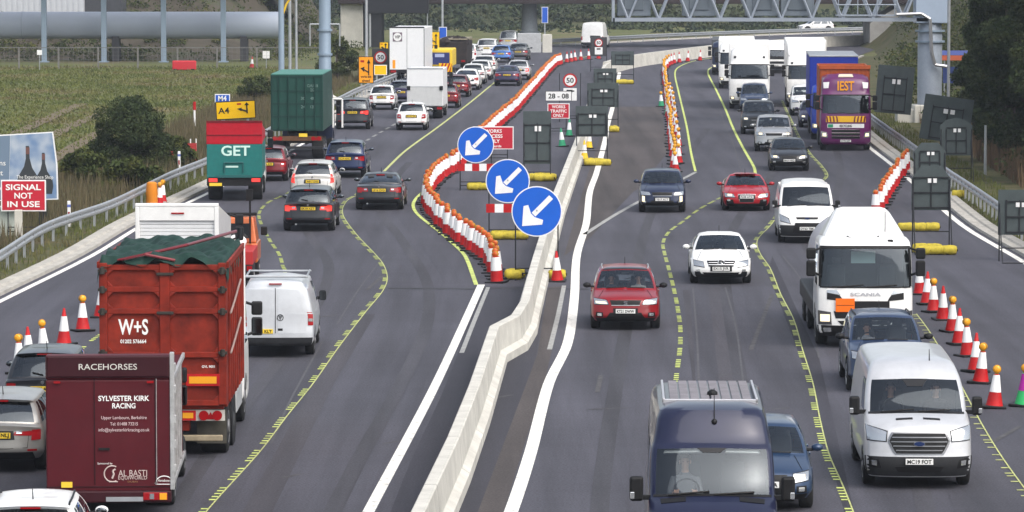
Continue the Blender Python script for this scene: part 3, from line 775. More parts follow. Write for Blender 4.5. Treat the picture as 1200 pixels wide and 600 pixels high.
def grassmat(name, c0, c1, c2, scale=.35):
    m = bpy.data.materials.new(name); m.use_nodes = True; t = m.node_tree; b = t.nodes["Principled BSDF"]
    tc = t.nodes.new("ShaderNodeTexCoord")
    n = t.nodes.new("ShaderNodeTexNoise"); n.inputs["Scale"].default_value = scale; n.inputs["Detail"].default_value = 8; n.inputs["Roughness"].default_value = .7
    t.links.new(tc.outputs["Object"], n.inputs[0]); cr = t.nodes.new("ShaderNodeValToRGB"); e = cr.color_ramp.elements
    e[0].position = .33; e[0].color = (*c0, 1); e[1].position = .67; e[1].color = (*c2, 1); q = e.new(.5); q.color = (*c1, 1)
    t.links.new(n.outputs["Fac"], cr.inputs[0]); t.links.new(cr.outputs[0], b.inputs["Base Color"]); b.inputs["Roughness"].default_value = .9; b.inputs["Specular IOR Level"].default_value = .2
    return m
FIELD = grassmat("field grass", (.07, .085, .028), (.10, .11, .036), (.14, .11, .065), .10)
VERGE = grassmat("verge ground", (.035, .045, .016), (.075, .075, .03), (.11, .085, .05), .7)
HILLM = grassmat("hill scrub", (.03, .045, .02), (.055, .065, .03), (.09, .085, .045), .05)
SOIL = grassmat("bare soil", (.045, .040, .026), (.07, .058, .042), (.05, .062, .028), .25)

b = MB(); b.add([(-1500, -200, -.03), (1500, -200, -.03), (1500, 2500, -.03), (-1500, 2500, -.03)], [(0, 1, 2, 3)])
tag(b.build('ground', FIELD), kind='structure')
LEFT = ext(PX((0, 347), (96, 300), (162, 261), (244, 222), (330, 178), (386, 146), (420, 122), (455, 98), (500, 80), (540, 68), (590, 59), (640, 54), (720, 50), (800, 46), (900, 41.5), (1000, 38), (1090, 36)))
RIGHT = ext(PX((1198, 300), (1137, 264), (1060, 199), (1021, 169), (1000, 150), (985, 132), (975, 112), (970, 92), (978, 78), (1003, 66)))
LS, RS = smooth(LEFT, 3), smooth(RIGHT, 3)
def strip_between(name, A, B, m, z, n=160):
    def res(P):
        L = [0]
        for a, b_ in zip(P[:-1], P[1:]): L.append(L[-1] + (b_ - a).length)
        out = []; j = 0
        for i in range(n + 1):
            t = L[-1] * i / n
            while j < len(P) - 2 and L[j + 1] < t: j += 1
            out.append(P[j].lerp(P[j + 1], min(1, (t - L[j]) / max(L[j + 1] - L[j], 1e-6))))
        return out
    a, c = res(A), res(B); q = MB()
    for p, r in zip(a, c): q.v += [(p.x, p.y, z), (r.x, r.y, z)]
    for i in range(n): q.f.append((2*i, 2*i+1, 2*i+3, 2*i+2))
    o = q.build(name, m, fix=False)
    if sum(p.normal.z for p in o.data.polygons) < 0: o.data.flip_normals()
    o['kind'] = 'structure'; return o
strip_between('road', LS, RS, ASPH, 0.0)
# kerbs with drain channel, edge lines, verges
def off(pts, d):
    out = []
    for i, p in enumerate(pts):
        t = pts[min(i+1, len(pts)-1)] - pts[max(i-1, 0)]; t.normalize(); out.append(p + Vector((t.y, -t.x, 0)) * d)
    return out
KERBM = mat("kerb concrete", (.42, .40, .36), .9, noise=.25, nscale=1.2, bump=.2)
ribbon('kerb', LS, 0, KERBM, 0, profile=[(-.75, -.02), (-.75, .11), (-.45, .11), (-.40, .05), (-.22, .05), (-.17, .10), (.0, .10), (.02, -.02)])
ribbon('kerb', RS, 0, KERBM, 0, profile=[(.75, -.02), (.75, .11), (.45, .11), (.40, .05), (.22, .05), (.17, .10), (.0, .10), (-.02, -.02)])
ribbon('edge_line', off(LS, .32), .20, MWHITE, .008); ribbon('edge_line', off(RS, -.30), .22, MWHITE, .008)
ribbon('verge', off(LS, -4.2), 7.0, VERGE, .004); ribbon('verge', off(RS, 7.7), 14.0, VERGE, .004)

# lane surfaces of different age
def lane_sheet(px, m, z, n='asphalt_patch'):
    q = MB(); q.add([tuple(G(x, y) + Vector((0, 0, z))) for x, y in px], [tuple(range(len(px)))])
    o = q.build(n, m, fix=False)
    if o.data.polygons[0].normal.z < 0: o.data.flip_normals()
    o['kind'] = 'structure'; return o
lane_sheet([(430, 600), (507, 450), (563, 336), (612, 336), (640, 336), (628, 420), (560, 600), (440, 640)], ASPH2, .004)
lane_sheet([(560, 600), (630, 415), (642, 337), (664, 335), (640, 440), (590, 600), (580, 640), (550, 640)], ASPH4, .006)
lane_sheet([(661, 300), (690, 200), (716, 125), (775, 125), (785, 200), (742, 225), (690, 280)], ASPH4, .004)
lane_sheet([(1000, 640), (950, 450), (900, 320), (905, 300), (960, 420), (1010, 640)], ASPH2, .004)
lane_sheet([(820, 640), (812, 450), (800, 340), (855, 336), (876, 450), (885, 640)], ASPH3, .004)
lane_sheet([(262, 640), (366, 452), (425, 368), (440, 368), (390, 452), (300, 640)], ASPH3, .004)

def line(name, px, w, m, z=.012): return ribbon(name, smooth(PX(*px), 1.5), w, m, z)
line('lane_line', [(411, 640), (432, 600), (511, 450), (564, 334)], .22, MWHITE)
line('rumble_line', [(541, 414), (556, 376), (572, 337)], .12, MGREY)
line('temporary_line', [(558, 334), (545, 300), (530, 285), (515, 272), (490, 252), (484, 241), (489, 231), (500, 222), (512, 212), (530, 196), (560, 165), (590, 133), (612, 109), (635, 86), (655, 73), (690, 66)], .13, MYEL)
line('lane_line', [(580, 640), (599, 600), (622, 530), (643, 450), (665, 403), (673, 350), (676, 300), (687, 262), (691, 226), (699, 203), (709, 165), (712, 148), (718, 125), (723, 100), (726, 85)], .26, MWHITE)
line('rumble_line', [(644, 410), (654, 370), (661, 335)], .13, MGREY)
line('old_lane_line', [(685, 275), (716, 255), (746, 238), (800, 210), (815, 202)], .18, MGREY)
line('temporary_line', [(815, 201), (810, 180), (805, 150), (800, 128), (795, 107), (791, 87), (795, 79), (812, 72), (840, 67)], .11, MYEL)
for px in ([(850, 337), (862, 382), (870, 440), (876, 500)], [(812, 337), (817, 400), (819, 450), (821, 500)], [(917, 300), (935, 322), (942, 337), (960, 420)], [(873, 215), (858, 165), (850, 148), (842, 122)], [(450, 300), (420, 340), (395, 380)], [(378, 400), (340, 470), (318, 520)]):
    line('faded_line', px, .05, MSEAM, .009)
for x0, x1, y in ((604, 775, 86), (775, 850, 88), (740, 800, 135), (455, 560, 338), (560, 690, 338)):
    line('dark_cross_strip', [(x0, y), (x1, y + 1)], .25, mat('dark cross strip', (.03, .03, .032), .7), .008)  # dark thin strips laid across the road
# darker wheel tracks, scrubbed-out old markings and oil stains
TRACK = asphalt("tyre polished asphalt", (.0535, .0525, .0655), .28, 0); SCRUB = mat("scrubbed marking", (.085, .083, .088), .85, noise=.5, nscale=5); OIL = asphalt("oil stained asphalt", (.047, .046, .055), .35, 4)
for px in ([(700, 640), (706, 560), (722, 450), (733, 388), (748, 300), (768, 240), (800, 190), (830, 150)], [(900, 640), (880, 520), (860, 400), (850, 334), (850, 290), (872, 246), (905, 200), (880, 150)], [(1090, 620), (1075, 560), (1040, 462), (1010, 400), (960, 310), (945, 284), (975, 240), (985, 200), (975, 160)], [(370, 640), (420, 540), (470, 450), (500, 380), (500, 330), (470, 280), (445, 246), (450, 225), (480, 190)], [(180, 640), (240, 540), (328, 420), (375, 350), (385, 310), (362, 275), (352, 245), (372, 226)]):
    P_ = smooth(PX(*px), 2)
    for d_ in (-.78, .78): ribbon('tyre_track', off(P_, d_), .55, TRACK, .005)
    ribbon('oil_streak', P_, .35, OIL, .006)
for px in ([(700, 460), (704, 440)], [(760, 500), (800, 498)], [(690, 480), (735, 478)], [(560, 470), (600, 463)], [(370, 372), (395, 369)], [(840, 440), (866, 438)], [(905, 345), (880, 410)], [(1000, 300), (1013, 322)], [(1160, 520), (1195, 500)], [(465, 190), (490, 172)], [(430, 340), (450, 322)], [(905, 480), (925, 478)], [(330, 560), (352, 556)], [(450, 520), (476, 516)], [(240, 590), (262, 588)]):
    ribbon('scrubbed_marking', smooth(PX(*px), 1), .12, SCRUB, .0075)
def dashes(name, px, w, group, gap, m, tick=None, thin=.03, thinm=None, z=.012, side=1):
    """groups of short cross ticks beside a thin line"""
    P = smooth(PX(*px), .5); q = MB(); L = 0; nxt = 0; tick = tick or .16
    for i in range(len(P) - 1):
        d = P[i+1] - P[i]; l = d.length
        if l == 0: continue
        d /= l; r = Vector((d.y, -d.x, 0))
        while nxt < L + l:
            if (nxt % (group + gap)) < group:
                c = P[i] + d * (nxt - L); q.add([tuple(c - r*w/2 + Vector((0,0,z))), tuple(c + r*w/2 + Vector((0,0,z))), tuple(c + r*w/2 + d*tick + Vector((0,0,z))), tuple(c - r*w/2 + d*tick + Vector((0,0,z)))], [(0, 1, 2, 3)])
            nxt += .40
        L += l
    o = q.build(name, m, fix=False); o['kind'] = 'structure'
    if o.data.polygons[0].normal.z < 0: o.data.flip_normals()
    if thin: ribbon('thin_lane_line', off(P, side * (w/2 + .01)), thin, thinm or MPALE, z)
line_D = [(1008, 640), (995, 600), (982, 567), (967, 532), (957, 492), (949, 450), (937, 410), (927, 375), (912, 345), (900, 315), (888, 297), (885, 282), (900, 265), (912, 251), (935, 232), (954, 218), (968, 207), (962, 195), (950, 182), (938, 165), (926, 140), (916, 118)]
dashes('temporary_lane_line', line_D, .13, 1.9, .9, MYEL, .16, .03)
dashes('temporary_lane_line', [(793, 520), (792, 450), (797, 407), (797, 382), (792, 350), (785, 320), (779, 298), (777, 285), (784, 272), (800, 260), (820, 245), (844, 232), (872, 218), (885, 208)], .12, 2.0, .9, MYEL, .2, 0)
dashes('temporary_lane_line', [(212, 640), (237, 600), (300, 530), (333, 487), (363, 450), (395, 405), (426, 365), (445, 342), (451, 327), (447, 311), (436, 297), (417, 277), (402, 257), (399, 246), (405, 235), (416, 229), (432, 216)], .13, 1.9, .9, MYEL, .15, .03)
dashes('temporary_lane_line', [(89, 415), (120, 391), (200, 352), (290, 338), (332, 322), (331, 311), (327, 298), (315, 280), (304, 257), (305, 247), (315, 237), (332, 229), (360, 215)], .12, 2.0, .9, MYEL, .2, 0)
dashes('temporary_lane_line', [(1215, 600), (1180, 552), (1165, 530), (1150, 505), (1140, 487), (1110, 430), (1084, 387), (1070, 368)], .16, .3, .35, MPALE, .12, .03)
line('temporary_line', [(885, 208), (884, 197), (870, 172), (859, 150), (850, 128), (840, 107), (830, 87), (831, 81), (840, 77), (856, 73)], .13, MYEL)
line('lane_line', [(450, 201), (475, 177), (512, 150), (550, 121), (577, 99), (602, 80)], .13, MPALE)
dashes('dashed_lane_line', [(422, 170), (436, 161), (455, 150), (490, 130), (520, 112)], .16, 2.2, 2.0, MGREY, .3, 0)

# hills, wooded slopes far behind and the embankment on both sides
def heights(name, xs, ys, fn, m):
    q = MB(); nx, ny = len(xs), len(ys)
    for y in ys:
        for x in xs: q.v.append((x, y, fn(x, y)))
    for j in range(ny - 1):
        for i in range(nx - 1): q.f.append((j*nx+i, j*nx+i+1, (j+1)*nx+i+1, (j+1)*nx+i))
    o = q.build(name, m, fix=False); o.data.shade_smooth(); o['kind'] = 'structure'; return o
def wob(x, y, s=1): return sin(x*.071*s+1.3)*cos(y*.053*s) + .5*sin(x*.17*s+y*.11*s)
def sst(a, b_, x): t = max(0, min(1, (x-a)/(b_-a))); return t*t*(3-2*t)
def hill(x, y): return -1 + sst(455 + x*.05, 760, y) * 46 + wob(x, y) * 1.2 * sst(470, 560, y)
heights('hills', np.linspace(-260, 260, 90), np.linspace(440, 900, 60), hill, HILLM)
def bank_l(x, y): return -.6 + sst(338, 420, y) * 15 * sst(-18.5, -30, x) + wob(x, y, 3) * .3
heights('embankment', np.linspace(-130, -13.5, 60), np.linspace(318, 452, 44), bank_l, SOIL)
def bank_r(x, y): return -.8 + sst(23.5 + (y-200)*.045, 39 + (y-200)*.045, x) * 13 + wob(x, y, 3) * .3
heights('embankment', np.linspace(16, 95, 50), np.linspace(90, 420, 80), lambda x, y: bank_r(x, y) if x > 20 else -.8, VERGE)

def blades(name, spots, hmin, hmax, m, wd=.05, lean=.35):
    n = len(spots); s_ = np.array(spots); a = rng.uniform(0, 2*pi, n); h = rng.uniform(hmin, hmax, n); la = rng.uniform(0, 2*pi, n); ll = rng.uniform(0, lean, n) * h
    V = np.empty((n, 3, 3)); dx = np.cos(a) * wd / 2; dy = np.sin(a) * wd / 2
    V[:, 0] = s_ + np.stack([dx, dy, 0*dx], 1); V[:, 1] = s_ - np.stack([dx, dy, 0*dx], 1); V[:, 2] = s_ + np.stack([np.cos(la)*ll, np.sin(la)*ll, h], 1)
    me = bpy.data.meshes.new(name); me.vertices.add(n*3); me.vertices.foreach_set('co', V.ravel()); me.loops.add(n*3); me.loops.foreach_set('vertex_index', np.arange(n*3)); me.polygons.add(n)
    me.polygons.foreach_set('loop_start', np.arange(0, n*3, 3)); me.update(); me.validate(); me.materials.append(m)
    o = bpy.data.objects.new(name, me); COL.objects.link(o); o['kind'] = 'stuff'; return o
def leaves(clusters, size, dens, flat=0):
    """leaf-sized faces through the volume of ellipsoid clusters (centre, radii)"""
    V = []
    for c, r, n in clusters:
        d = rng.normal(size=(n, 3)); d /= np.linalg.norm(d, axis=1)[:, None]
        p = np.array(c) + d * np.array(r) * (rng.uniform(.25, 1, n) ** .45)[:, None]
        V.append(p)
    P = np.concatenate(V); n = len(P)
    a = rng.normal(size=(n, 3)); a /= np.linalg.norm(a, axis=1)[:, None]; t = rng.normal(size=(n, 3)); t -= a * (a*t).sum(1)[:, None]; t /= np.linalg.norm(t, axis=1)[:, None]; u = np.cross(a, t)
    s_ = size * rng.uniform(.5, 1.3, n)[:, None]
    Q = np.stack([P - t*s_, P - u*s_*.55, P + t*s_, P + u*s_*.55], 1).reshape(-1, 3)
    return Q
def leafobj(name, Q, m, parent=None):
    n = len(Q) // 4; me = bpy.data.meshes.new(name); me.vertices.add(n*4); me.vertices.foreach_set('co', Q.ravel()); me.loops.add(n*4); me.loops.foreach_set('vertex_index', np.arange(n*4)); me.polygons.add(n); me.polygons.foreach_set('loop_start', np.arange(0, n*4, 4)); me.update(); me.validate(); me.materials.append(m)
    o = bpy.data.objects.new(name, me); COL.objects.link(o); o.parent = parent; return o
DRYG = grassmat("dry grass blades", (.075, .07, .035), (.12, .095, .055), (.06, .075, .025), .9)
SOILT = grassmat("rutted soil", (.11, .085, .058), (.15, .115, .08), (.09, .095, .04), .8)
GREENG = grassmat("green grass blades", (.072, .092, .025), (.108, .122, .035), (.15, .12, .06), .10)
BROWNG = grassmat("brown reeds", (.10, .065, .04), (.14, .095, .06), (.11, .09, .045), .4)
LEAFD = grassmat("dark evergreen leaves", (.018, .032, .013), (.034, .052, .020), (.072, .080, .028), 1.1)
LEAFM = grassmat("mixed shrub leaves", (.028, .045, .014), (.05, .065, .018), (.12, .11, .025), .6)
LEAFB = grassmat("wood leaves", (.025, .042, .022), (.045, .06, .03), (.085, .085, .04), .045)
LEAFBD = grassmat("dark wood leaves", (.016, .028, .020), (.028, .042, .028), (.05, .055, .03), .06)
LEAFG = grassmat("bush leaves", (.020, .034, .014), (.034, .050, .018), (.06, .068, .022), .9)
BARK = mat("bark", (.05, .04, .03), .9, noise=.3)
def side_pts(base, n, d0, d1, y0, y1):
    out = []
    L = [p for p in base if y0 < p.y < y1]
    for _ in range(n):
        i = random.randrange(len(L) - 1); p = L[i].lerp(L[i+1], random.random()); t = (L[i+1] - L[i]).normalized(); q = p + Vector((t.y, -t.x, 0)) * random.uniform(d0, d1); out.append((q.x, q.y, 0))
    return out
tag(blades('verge_grass', side_pts(LS, 9000, -3.0, -.8, 95, 290), .08, .28, GREENG, .05), kind='stuff')
tag(blades('tall_dry_grass', side_pts(LS, 26000, -8.5, -2.6, 110, 300), .25, .85, DRYG, .05, .3), kind='stuff')
tag(blades('verge_grass', side_pts(RS, 7000, .8, 3.2, 95, 250), .08, .3, GREENG, .05), kind='stuff')
tag(blades('reeds', side_pts(RS, 16000, 4.0, 11, 110, 235), .6, 1.5, BROWNG, .05, .25), kind='stuff')
# rough field
sp = [(x, y, -.02) for x, y in zip(rng.uniform(-62, -18, 60000), rng.uniform(190, 330, 60000))]
sp = [p for p in sp if p[0] < -17.5 - (260 - p[1]) * .06 * (p[1] < 260) ]
blades('field_grass', sp, .05, .20, GREENG, .16, .8)

for px in ([(-20, 196), (30, 176), (80, 150), (130, 128)], [(-20, 172), (20, 156), (60, 138), (95, 122)], [(40, 200), (95, 168), (135, 146), (175, 130)]):
    ribbon('farm_track', smooth(PX(*px), 3), .8, SOILT, .035)
def wood(name, cl, size, m): return tag(leafobj(name, leaves(cl, size, 1), m), kind='stuff')
cl = []; cl2 = []
for i in range(900):
    y = 450 + 75 * random.random() ** 1.2; x = random.uniform(-.145 * y, .145 * y); h = random.uniform(.8, 2.4) * (.55 + (y - 450) / 70)
    z = hill(x, y)
    (cl if random.random() < .62 + .3*sin(x*.09) else cl2).append(((x, y, z + h*.4), (h*1.1, h*.9, h*.6), 110))
wood('wooded_hillside', cl, .30, LEAFB); wood('dark_wood', cl2, .32, LEAFBD)
cl = []
for i in range(900):
    y = random.uniform(345, 430); x = random.uniform(-75, -15); z = bank_l(x, y); h = random.uniform(.5, 1.9)
    cl.append(((x, y, z + h*.3), (h*1.1, h*.9, h*.5), 130))
wood('bank_scrub', cl, .13, LEAFM)
cl = []
for i in range(260):
    y = random.uniform(120, 330); x = RIGHT[2].x + 9 + (y-150)*.055 + random.uniform(-1, 16); z = max(bank_r(x, y), 0); h = random.uniform(.6, 1.8)
    cl.append(((x, y, z + h*.3), (h*.9, h*.9, h*.55), 230))
wood('bank_scrub', cl, .09, LEAFM)
cl = []
for p in side_pts(RS, 520, 5, 26, 175, 400):
    h = random.uniform(.7, 2.2); z = max(bank_r(p[0], p[1]), 0); cl.append(((p[0], p[1], z + h*.3), (h*1.0, h*.9, h*.55), 120))
wood('bank_scrub', cl, .14, LEAFM)
# ---------------------------------------------------------------- trees and bushes
def tree(name, label, loc, h, r, m, n=26, size=.22, dens=320, group=None, cat='tree', low=.12, conical=False):
    root = thing(name, label, cat, loc, random.uniform(0, 6), group)
    t = MB(); p0 = Vector((0, 0, -.2)); segs = 6
    for i in range(segs):
        a = p0 + Vector((0, 0, h*.85*i/segs)); c = p0 + Vector((random.uniform(-.08, .08), random.uniform(-.08, .08), h*.85*(i+1)/segs)); t.cyl(a, c, .035*h*(1-i/segs)+.02, .035*h*(1-(i+1)/segs)+.02, 8)
    cl = []
    for i in range(n):
        z = h * (low + (1 - low) * (i + random.random()) / n); f = (z / h - low) / (1 - low)
        rr = r * ((1 - f) * .95 + .08 if conical else math.sqrt(max(.05, 1 - (2*f - .85)**2)))
        for k in range(2):
            a = random.uniform(0, 2*pi); q = rr * random.uniform(.35, .85)
            c = (q*cos(a), q*sin(a), z - (q*.25 if conical else 0)); s = r * random.uniform(.22, .40)
            t.cyl((0, 0, min(h*.78, max(.2, z - q*.4))), c, .02*h*.3, .01, 5); cl.append((c, (s, s, s*.7), dens))
    t.build('trunk', BARK, root, 30)
    leafobj('crown', leaves(cl, size, 1), m, root)
    return root
EVG = 'dark evergreens on the right bank'
for i, (px, y, h, r) in enumerate([(1158, 178, 12, 1.9), (1180, 190, 14, 2.4), (1215, 200, 15, 3.0), (1255, 215, 15, 3.6), (1178, 160, 15, 3.0), (1205, 168, 16, 3.4), (1240, 180, 16, 3.8)]):
    g = G(px, y); g.z = max(0, bank_r(g.x, g.y)) - .2
    tree('evergreen_tree', ['slim dark evergreen tree at the left edge of the trees on the bank', 'dark evergreen tree above the brown reeds', 'dense dark evergreen tree above the grey sign back at the edge of the picture', 'big dark evergreen tree cut off by the picture edge', 'tall dark evergreen tree just behind the slim one', 'tall broad evergreen tree at the back of the bank', 'tall dark evergreen tree at the far end of the bank'][i], g, h, r, LEAFD, 34, .085, 1000, EVG, conical=i in (0, 1, 4))
g = G(152, 200)
tree('round_bush', 'large round dark green bush behind the crash barrier', g, 3.1, 2.3, LEAFG, 18, .07, 800, None, 'bush', .02)
for px, y, h, r, l in ((205, 196, 1.3, 1.1, 'low scrubby shrub on the right of the large round bush'), (100, 215, 1.3, 1.3, 'low yellowish shrub on the left of the large round bush'), (150, 222, 1.1, 1.5, 'low yellowish shrub in front of the large round bush'), (395, 96, 3.2, 1.7, 'green shrub at the foot of the concrete bridge pier'), (300, 120, 1.5, 1.6, 'bare greyish shrub at the end of the field')):
    tree('shrub', l, G(px, y), h, r, LEAFM, 9, .12, 260, None, 'shrub', .02)

# ---------------------------------------------------------------- bridge, pipe, gantries
DECK = mat("weathered brown steel", (.035, .026, .026), .7, noise=.3, nscale=.3)
BD = 388
br = thing('road_bridge', 'dark brown road bridge crossing the whole motorway far behind', 'bridge', (0, BD, 0))
MB().box(-16.8, 41, 0, 9, 4.25, 6.6).box(-16.8, 41, -.25, 0, 4.2, 4.5).box(-60, -16.8, 0, 9, 4.6, 6.6).build('deck', DECK, br, bevel=.04)
MB().box(-16.6, -14.4, .5, 3.2, -.5, 4.25).box(-16.6, -14.4, 5.2, 8, -.5, 4.25).build('pier', CONC, br, bevel=.1)
MB().box(-14.2, -12.6, .6, 8, -.5, 4.2).build('pier', mat('dark pier', (.045, .046, .05), .8, noise=.2), br, bevel=.05)
MB().lathe([(1.0, -.5), (1.0, 1.4), (.8, 1.5), (.72, 4.3)], (1.7, 4, 0), 14).build('pier', mat('grey pier', (.33, .36, .39), .7, noise=.15), br, 30)
MB().prism([(34.6, -.6), (41, -.6), (41, 4.6), (38.5, 4.6), (34.6, 2.3)], .3, 8).build('abutment', GREYC, br)
b = MB()
for i in range(60): b.box(-16 + i*.95, -15.95 + i*.95, .05, .1, 6.6, 7.7)
b.box(-16.8, 41, .03, .12, 7.65, 7.75); b.build('railing', STEEL, br)
ms = thing('message_board', 'wide black electronic message board under the bridge edge', 'sign', (-11, BD - 4, 0))
MB().box(-3.05, 3.05, 0, .6, 3.35, 6.6).build('panel', mat('black board', (.02, .021, .025), .4), ms, bevel=.05)
MB().cyl((-2.6, .3, -.1), (-2.6, .3, 3.4), .12).cyl((2.9, .3, -.1), (2.9, .3, 3.4), .05).build('post', STEEL, ms)
cb = thing('concrete_plinth', 'cream concrete block with grey plinth at the foot of the middle pier', 'concrete block', (1.6, 371, 0))
MB().box(1.2, 2.1, -.6, .6, -.1, 1.65).build('block', CONC, cb, bevel=.05); MB().box(-1.1, 1.1, -.6, .6, -.1, 1.75).build('plinth', mat('pale grey concrete', (.42, .43, .44), .8, noise=.15), cb, bevel=.05)
# pipe
PIPEM = mat("pale blue painted steel", (.30, .34, .41), .5, .0, coat=.0, noise=.07, nscale=.25)
pp = thing('overhead_pipe', 'huge pale blue pipe running level across the end of the field', 'pipe', (0, 345, 0))
MB().lathe([(.3, -75), (1.16, -75), (1.16, -19.8), (1.05, -19.7), (.3, -19.7)], (0, 0, 3.05), 40, 'x').build('pipe', PIPEM, pp, 50)
b = MB()
for x in (-66, -54, -42, -30): b.lathe([(1.175, x-.05), (1.19, x-.04), (1.19, x+.04), (1.175, x+.05)], (0, 0, 3.05), 40, 'x')
b.build('joint_ring', PIPEM, pp, 40)
for x in (-70, -58, -46, -34, -23): MB().box(x-.3, x+.3, -.9, .9, -.2, 2.1).build('saddle', mat('dark saddle', (.05, .05, .055), .8), pp)
POST = mat("blue grey painted steel", (.25, .32, .40), .45, .2, noise=.08, nscale=.7)
for i, px in enumerate((52, 122, 192, 262)):
    g = G(px, 72.5); q = thing('steel_column', 'plain blue grey steel column standing in front of the pale blue pipe', 'column', g, 0, 'columns in front of the pale blue pipe')
    MB().box(-.22, .22, -.22, .22, -.1, 7.6).build('shaft', POST, q, bevel=.03); MB().box(-.4, .4, -.4, .4, -.1, .06).build('base_plate', POST, q)
cr = thing('steel_canopy', 'long dark canopy beam resting on the steel columns', 'canopy', (0, 339, 0))
MB().box(-62, -19.5, -.4, 4, 7.6, 8.2).build('beam', DARK, cr)
for x in (-36, -23.3):
    l = thing('floodlight', ('pale box floodlight under the canopy between the first two columns', 'pale box floodlight under the canopy beside the last column')[x > -30], 'lamp', (x, 343, 5.6))
    MB().box(-.7, .7, -.3, .3, 0, 1.0).build('housing', POST, l, bevel=.05); MB().box(-.3, .3, -.32, -.29, .04, .16).build('lens', mat('lamp glow', (.8, .8, .8), .3, emit=1.2), l)
sb = thing('metal_shed', 'pale corrugated metal shed behind the pipe at the picture edge', 'shed', (-46.5, 362, 0))
b = MB()
for i in range(40): b.box(-12 + i*.5, -11.72 + i*.5, -.06, 0, -1, 8)
b.box(-12, 7.9, 0, 6, -1, 8); b.build('wall', mat('pale cladding', (.50, .52, .55), .5, noise=.08), sb)
MB().box(7.9, 11.2, 1, 6, 2.5, 8).build('doorway', INTER, sb)
MB().box(-12.3, 8.2, -.3, 6.3, 8, 8.3).build('roof', DARK, sb)
# fence along the field end
fe = thing('wire_fence', 'low wire mesh fence with concrete posts at the end of the field', 'fence', (0, 324, 0))
b = MB(); b2 = MB()
for i in range(10):
    x = -43 + i * 3.2; MB().box(x-.065, x+.065, -.07, .07, -.1, 1.75).build('post', mat('dull concrete', (.17, .165, .155), .85, noise=.2), fe)
for i in range(6): b2.box(-43, -14.2, -.01, .01, .14 + i*.30, .15 + i*.30)
b2.box(-43, -14.2, -.02, .02, 1.68, 1.73)
for i in range(72): b2.box(-43 + i*.4, -42.985 + i*.4, -.01, .01, .1, 1.72)
b2.build('mesh', mat('dull wire', (.16, .16, .155), .7), fe)
def small(name, label, cat, px, py, fn, group=None):
    o = thing(name, label, cat, G(px, py), 0, group); fn(o); return o
small('plastic_barrier', 'red plastic barrier lying by the wire fence', 'barrier', 216, 82, lambda o: (MB().box(-.95, .95, -.2, .2, 0, .75).build('panel', mat('red plastic', (.5, .03, .04), .5), o, bevel=.08), [MB().box(x-.12, x+.12, -.35, .35, 0, .1).build('foot', BLACK, o) for x in (-.7, .7)]))
small('notice_board', 'small square white notice beside the wire fence, nearest the canopy post', 'sign', 312, 80, lambda o: (MB().box(-.28, .28, -.02, .02, .8, 1.4).build('panel', WHITER, o), MB().cyl((0, .03, 0), (0, .03, 1), .03).build('post', STEEL, o)))
small('notice_board', 'small square white notice in front of the first steel column', 'sign', 46.5, 82, lambda o: (MB().box(-.2, .2, -.02, .02, 1.2, 1.6).build('panel', WHITER, o), MB().cyl((0, .03, 0), (0, .03, 1.3), .03).build('post', STEEL, o)))
# tall posts near the container lorry
def pole(label, px, py, r, h, m=POST, name='lamp_post', cat='post'):
    g = G(px, py); o = thing(name, label, cat, g); MB().lathe([(r*1.15, -.1), (r*1.1, 1.2), (r, 1.3), (r*.9, h)], (0, 0, 0), 18).build('shaft', m, o, 30); return o
o = pole('thick blue grey gantry mast behind the green container lorry', 381, 120, .40, 9, name='gantry_mast', cat='mast')
MB().lathe([(.48, 0), (.48, .14)], (0, 0, 4.55), 18).lathe([(.48, 0), (.48, .14)], (0, 0, 3.0), 18).build('collar', POST, o)
MB().tube([(-.95, -.1, 3.6), (-.95, -.1, 5.0), (.95, -.1, 5.0), (.95, -.1, 3.6)], .05).build('bracket', STEEL, o); MB().lathe([(.75, 0), (.75, .35), (.5, .5)], (0, 0, 0), 16).build('foundation', CONC, o, 30)
o = pole('slim blue grey camera mast with a yellow foot and a yellow arm', 330, 112, .20, 9.5, name='camera_mast', cat='mast')
MB().lathe([(.26, 0), (.26, 1.5), (.22, 1.55)], (0, 0, 0), 14).build('foot', mat('yellow paint', (.75, .48, .02), .5), o, 30)
MB().tube([(.1, 0, 5.4), (.35, 0, 6.1), (.7, 0, 6.6), (1.2, 0, 6.9)], .07).build('arm', mat('yellow paint', (.75, .48, .02), .5), o)
MB().box(.05, .9, -.25, .25, 6.85, 7.3).build('camera_box', mat('yellow paint', (.75, .48, .02), .5), o, bevel=.04)
pole('thin grey lamp post next to the yellow footed mast', 340, 110, .11, 10, STEEL); pole('second thin grey lamp post, nearer the thick gantry mast', 347.5, 110, .09, 10, STEEL)
pole('thin pale pole in front of the wooded hill', 518.5, 76, .10, 9, STEEL, 'pole'); pole('thin lamp post rising beside the dark pier', 429.5, 84, .12, 7, STEEL, 'pole')
# big gantry on the right
gx = G(1089, 143)
gt = thing('sign_gantry', 'grey lattice sign gantry reaching across the road from a thick round column', 'gantry', gx)
MB().lathe([(.70, 0), (.70, 5.1), (.66, 5.2), (.66, 8.4)], (0, 0, 0), 30).build('column', mat('gantry grey', (.30, .34, .40), .4, .2, noise=.08), gt, 40)
MB().lathe([(.85, 0), (.85, .10)], (0, 0, 5.15), 30).lathe([(.85, 0), (.85, .10)], (0, 0, 4.55), 30).build('flange', POST, gt)
GG = mat("pale lattice grey", (.33, .37, .43), .45, .3, noise=.06)
b = MB(); X0 = -18.1
for y in (-.7, .7):
    for z in (5.85, 8.0): b.box(X0, -.2, y-.1, y+.1, z-.1, z+.1)
    n = 10; wd = (-.7 - X0) / n
    for i in range(n):
        x = X0 + i*wd; b.cyl((x, y, 8), (x+wd/2, y, 5.85), .07, n=6).cyl((x+wd/2, y, 5.85), (x+wd, y, 8), .07, n=6)
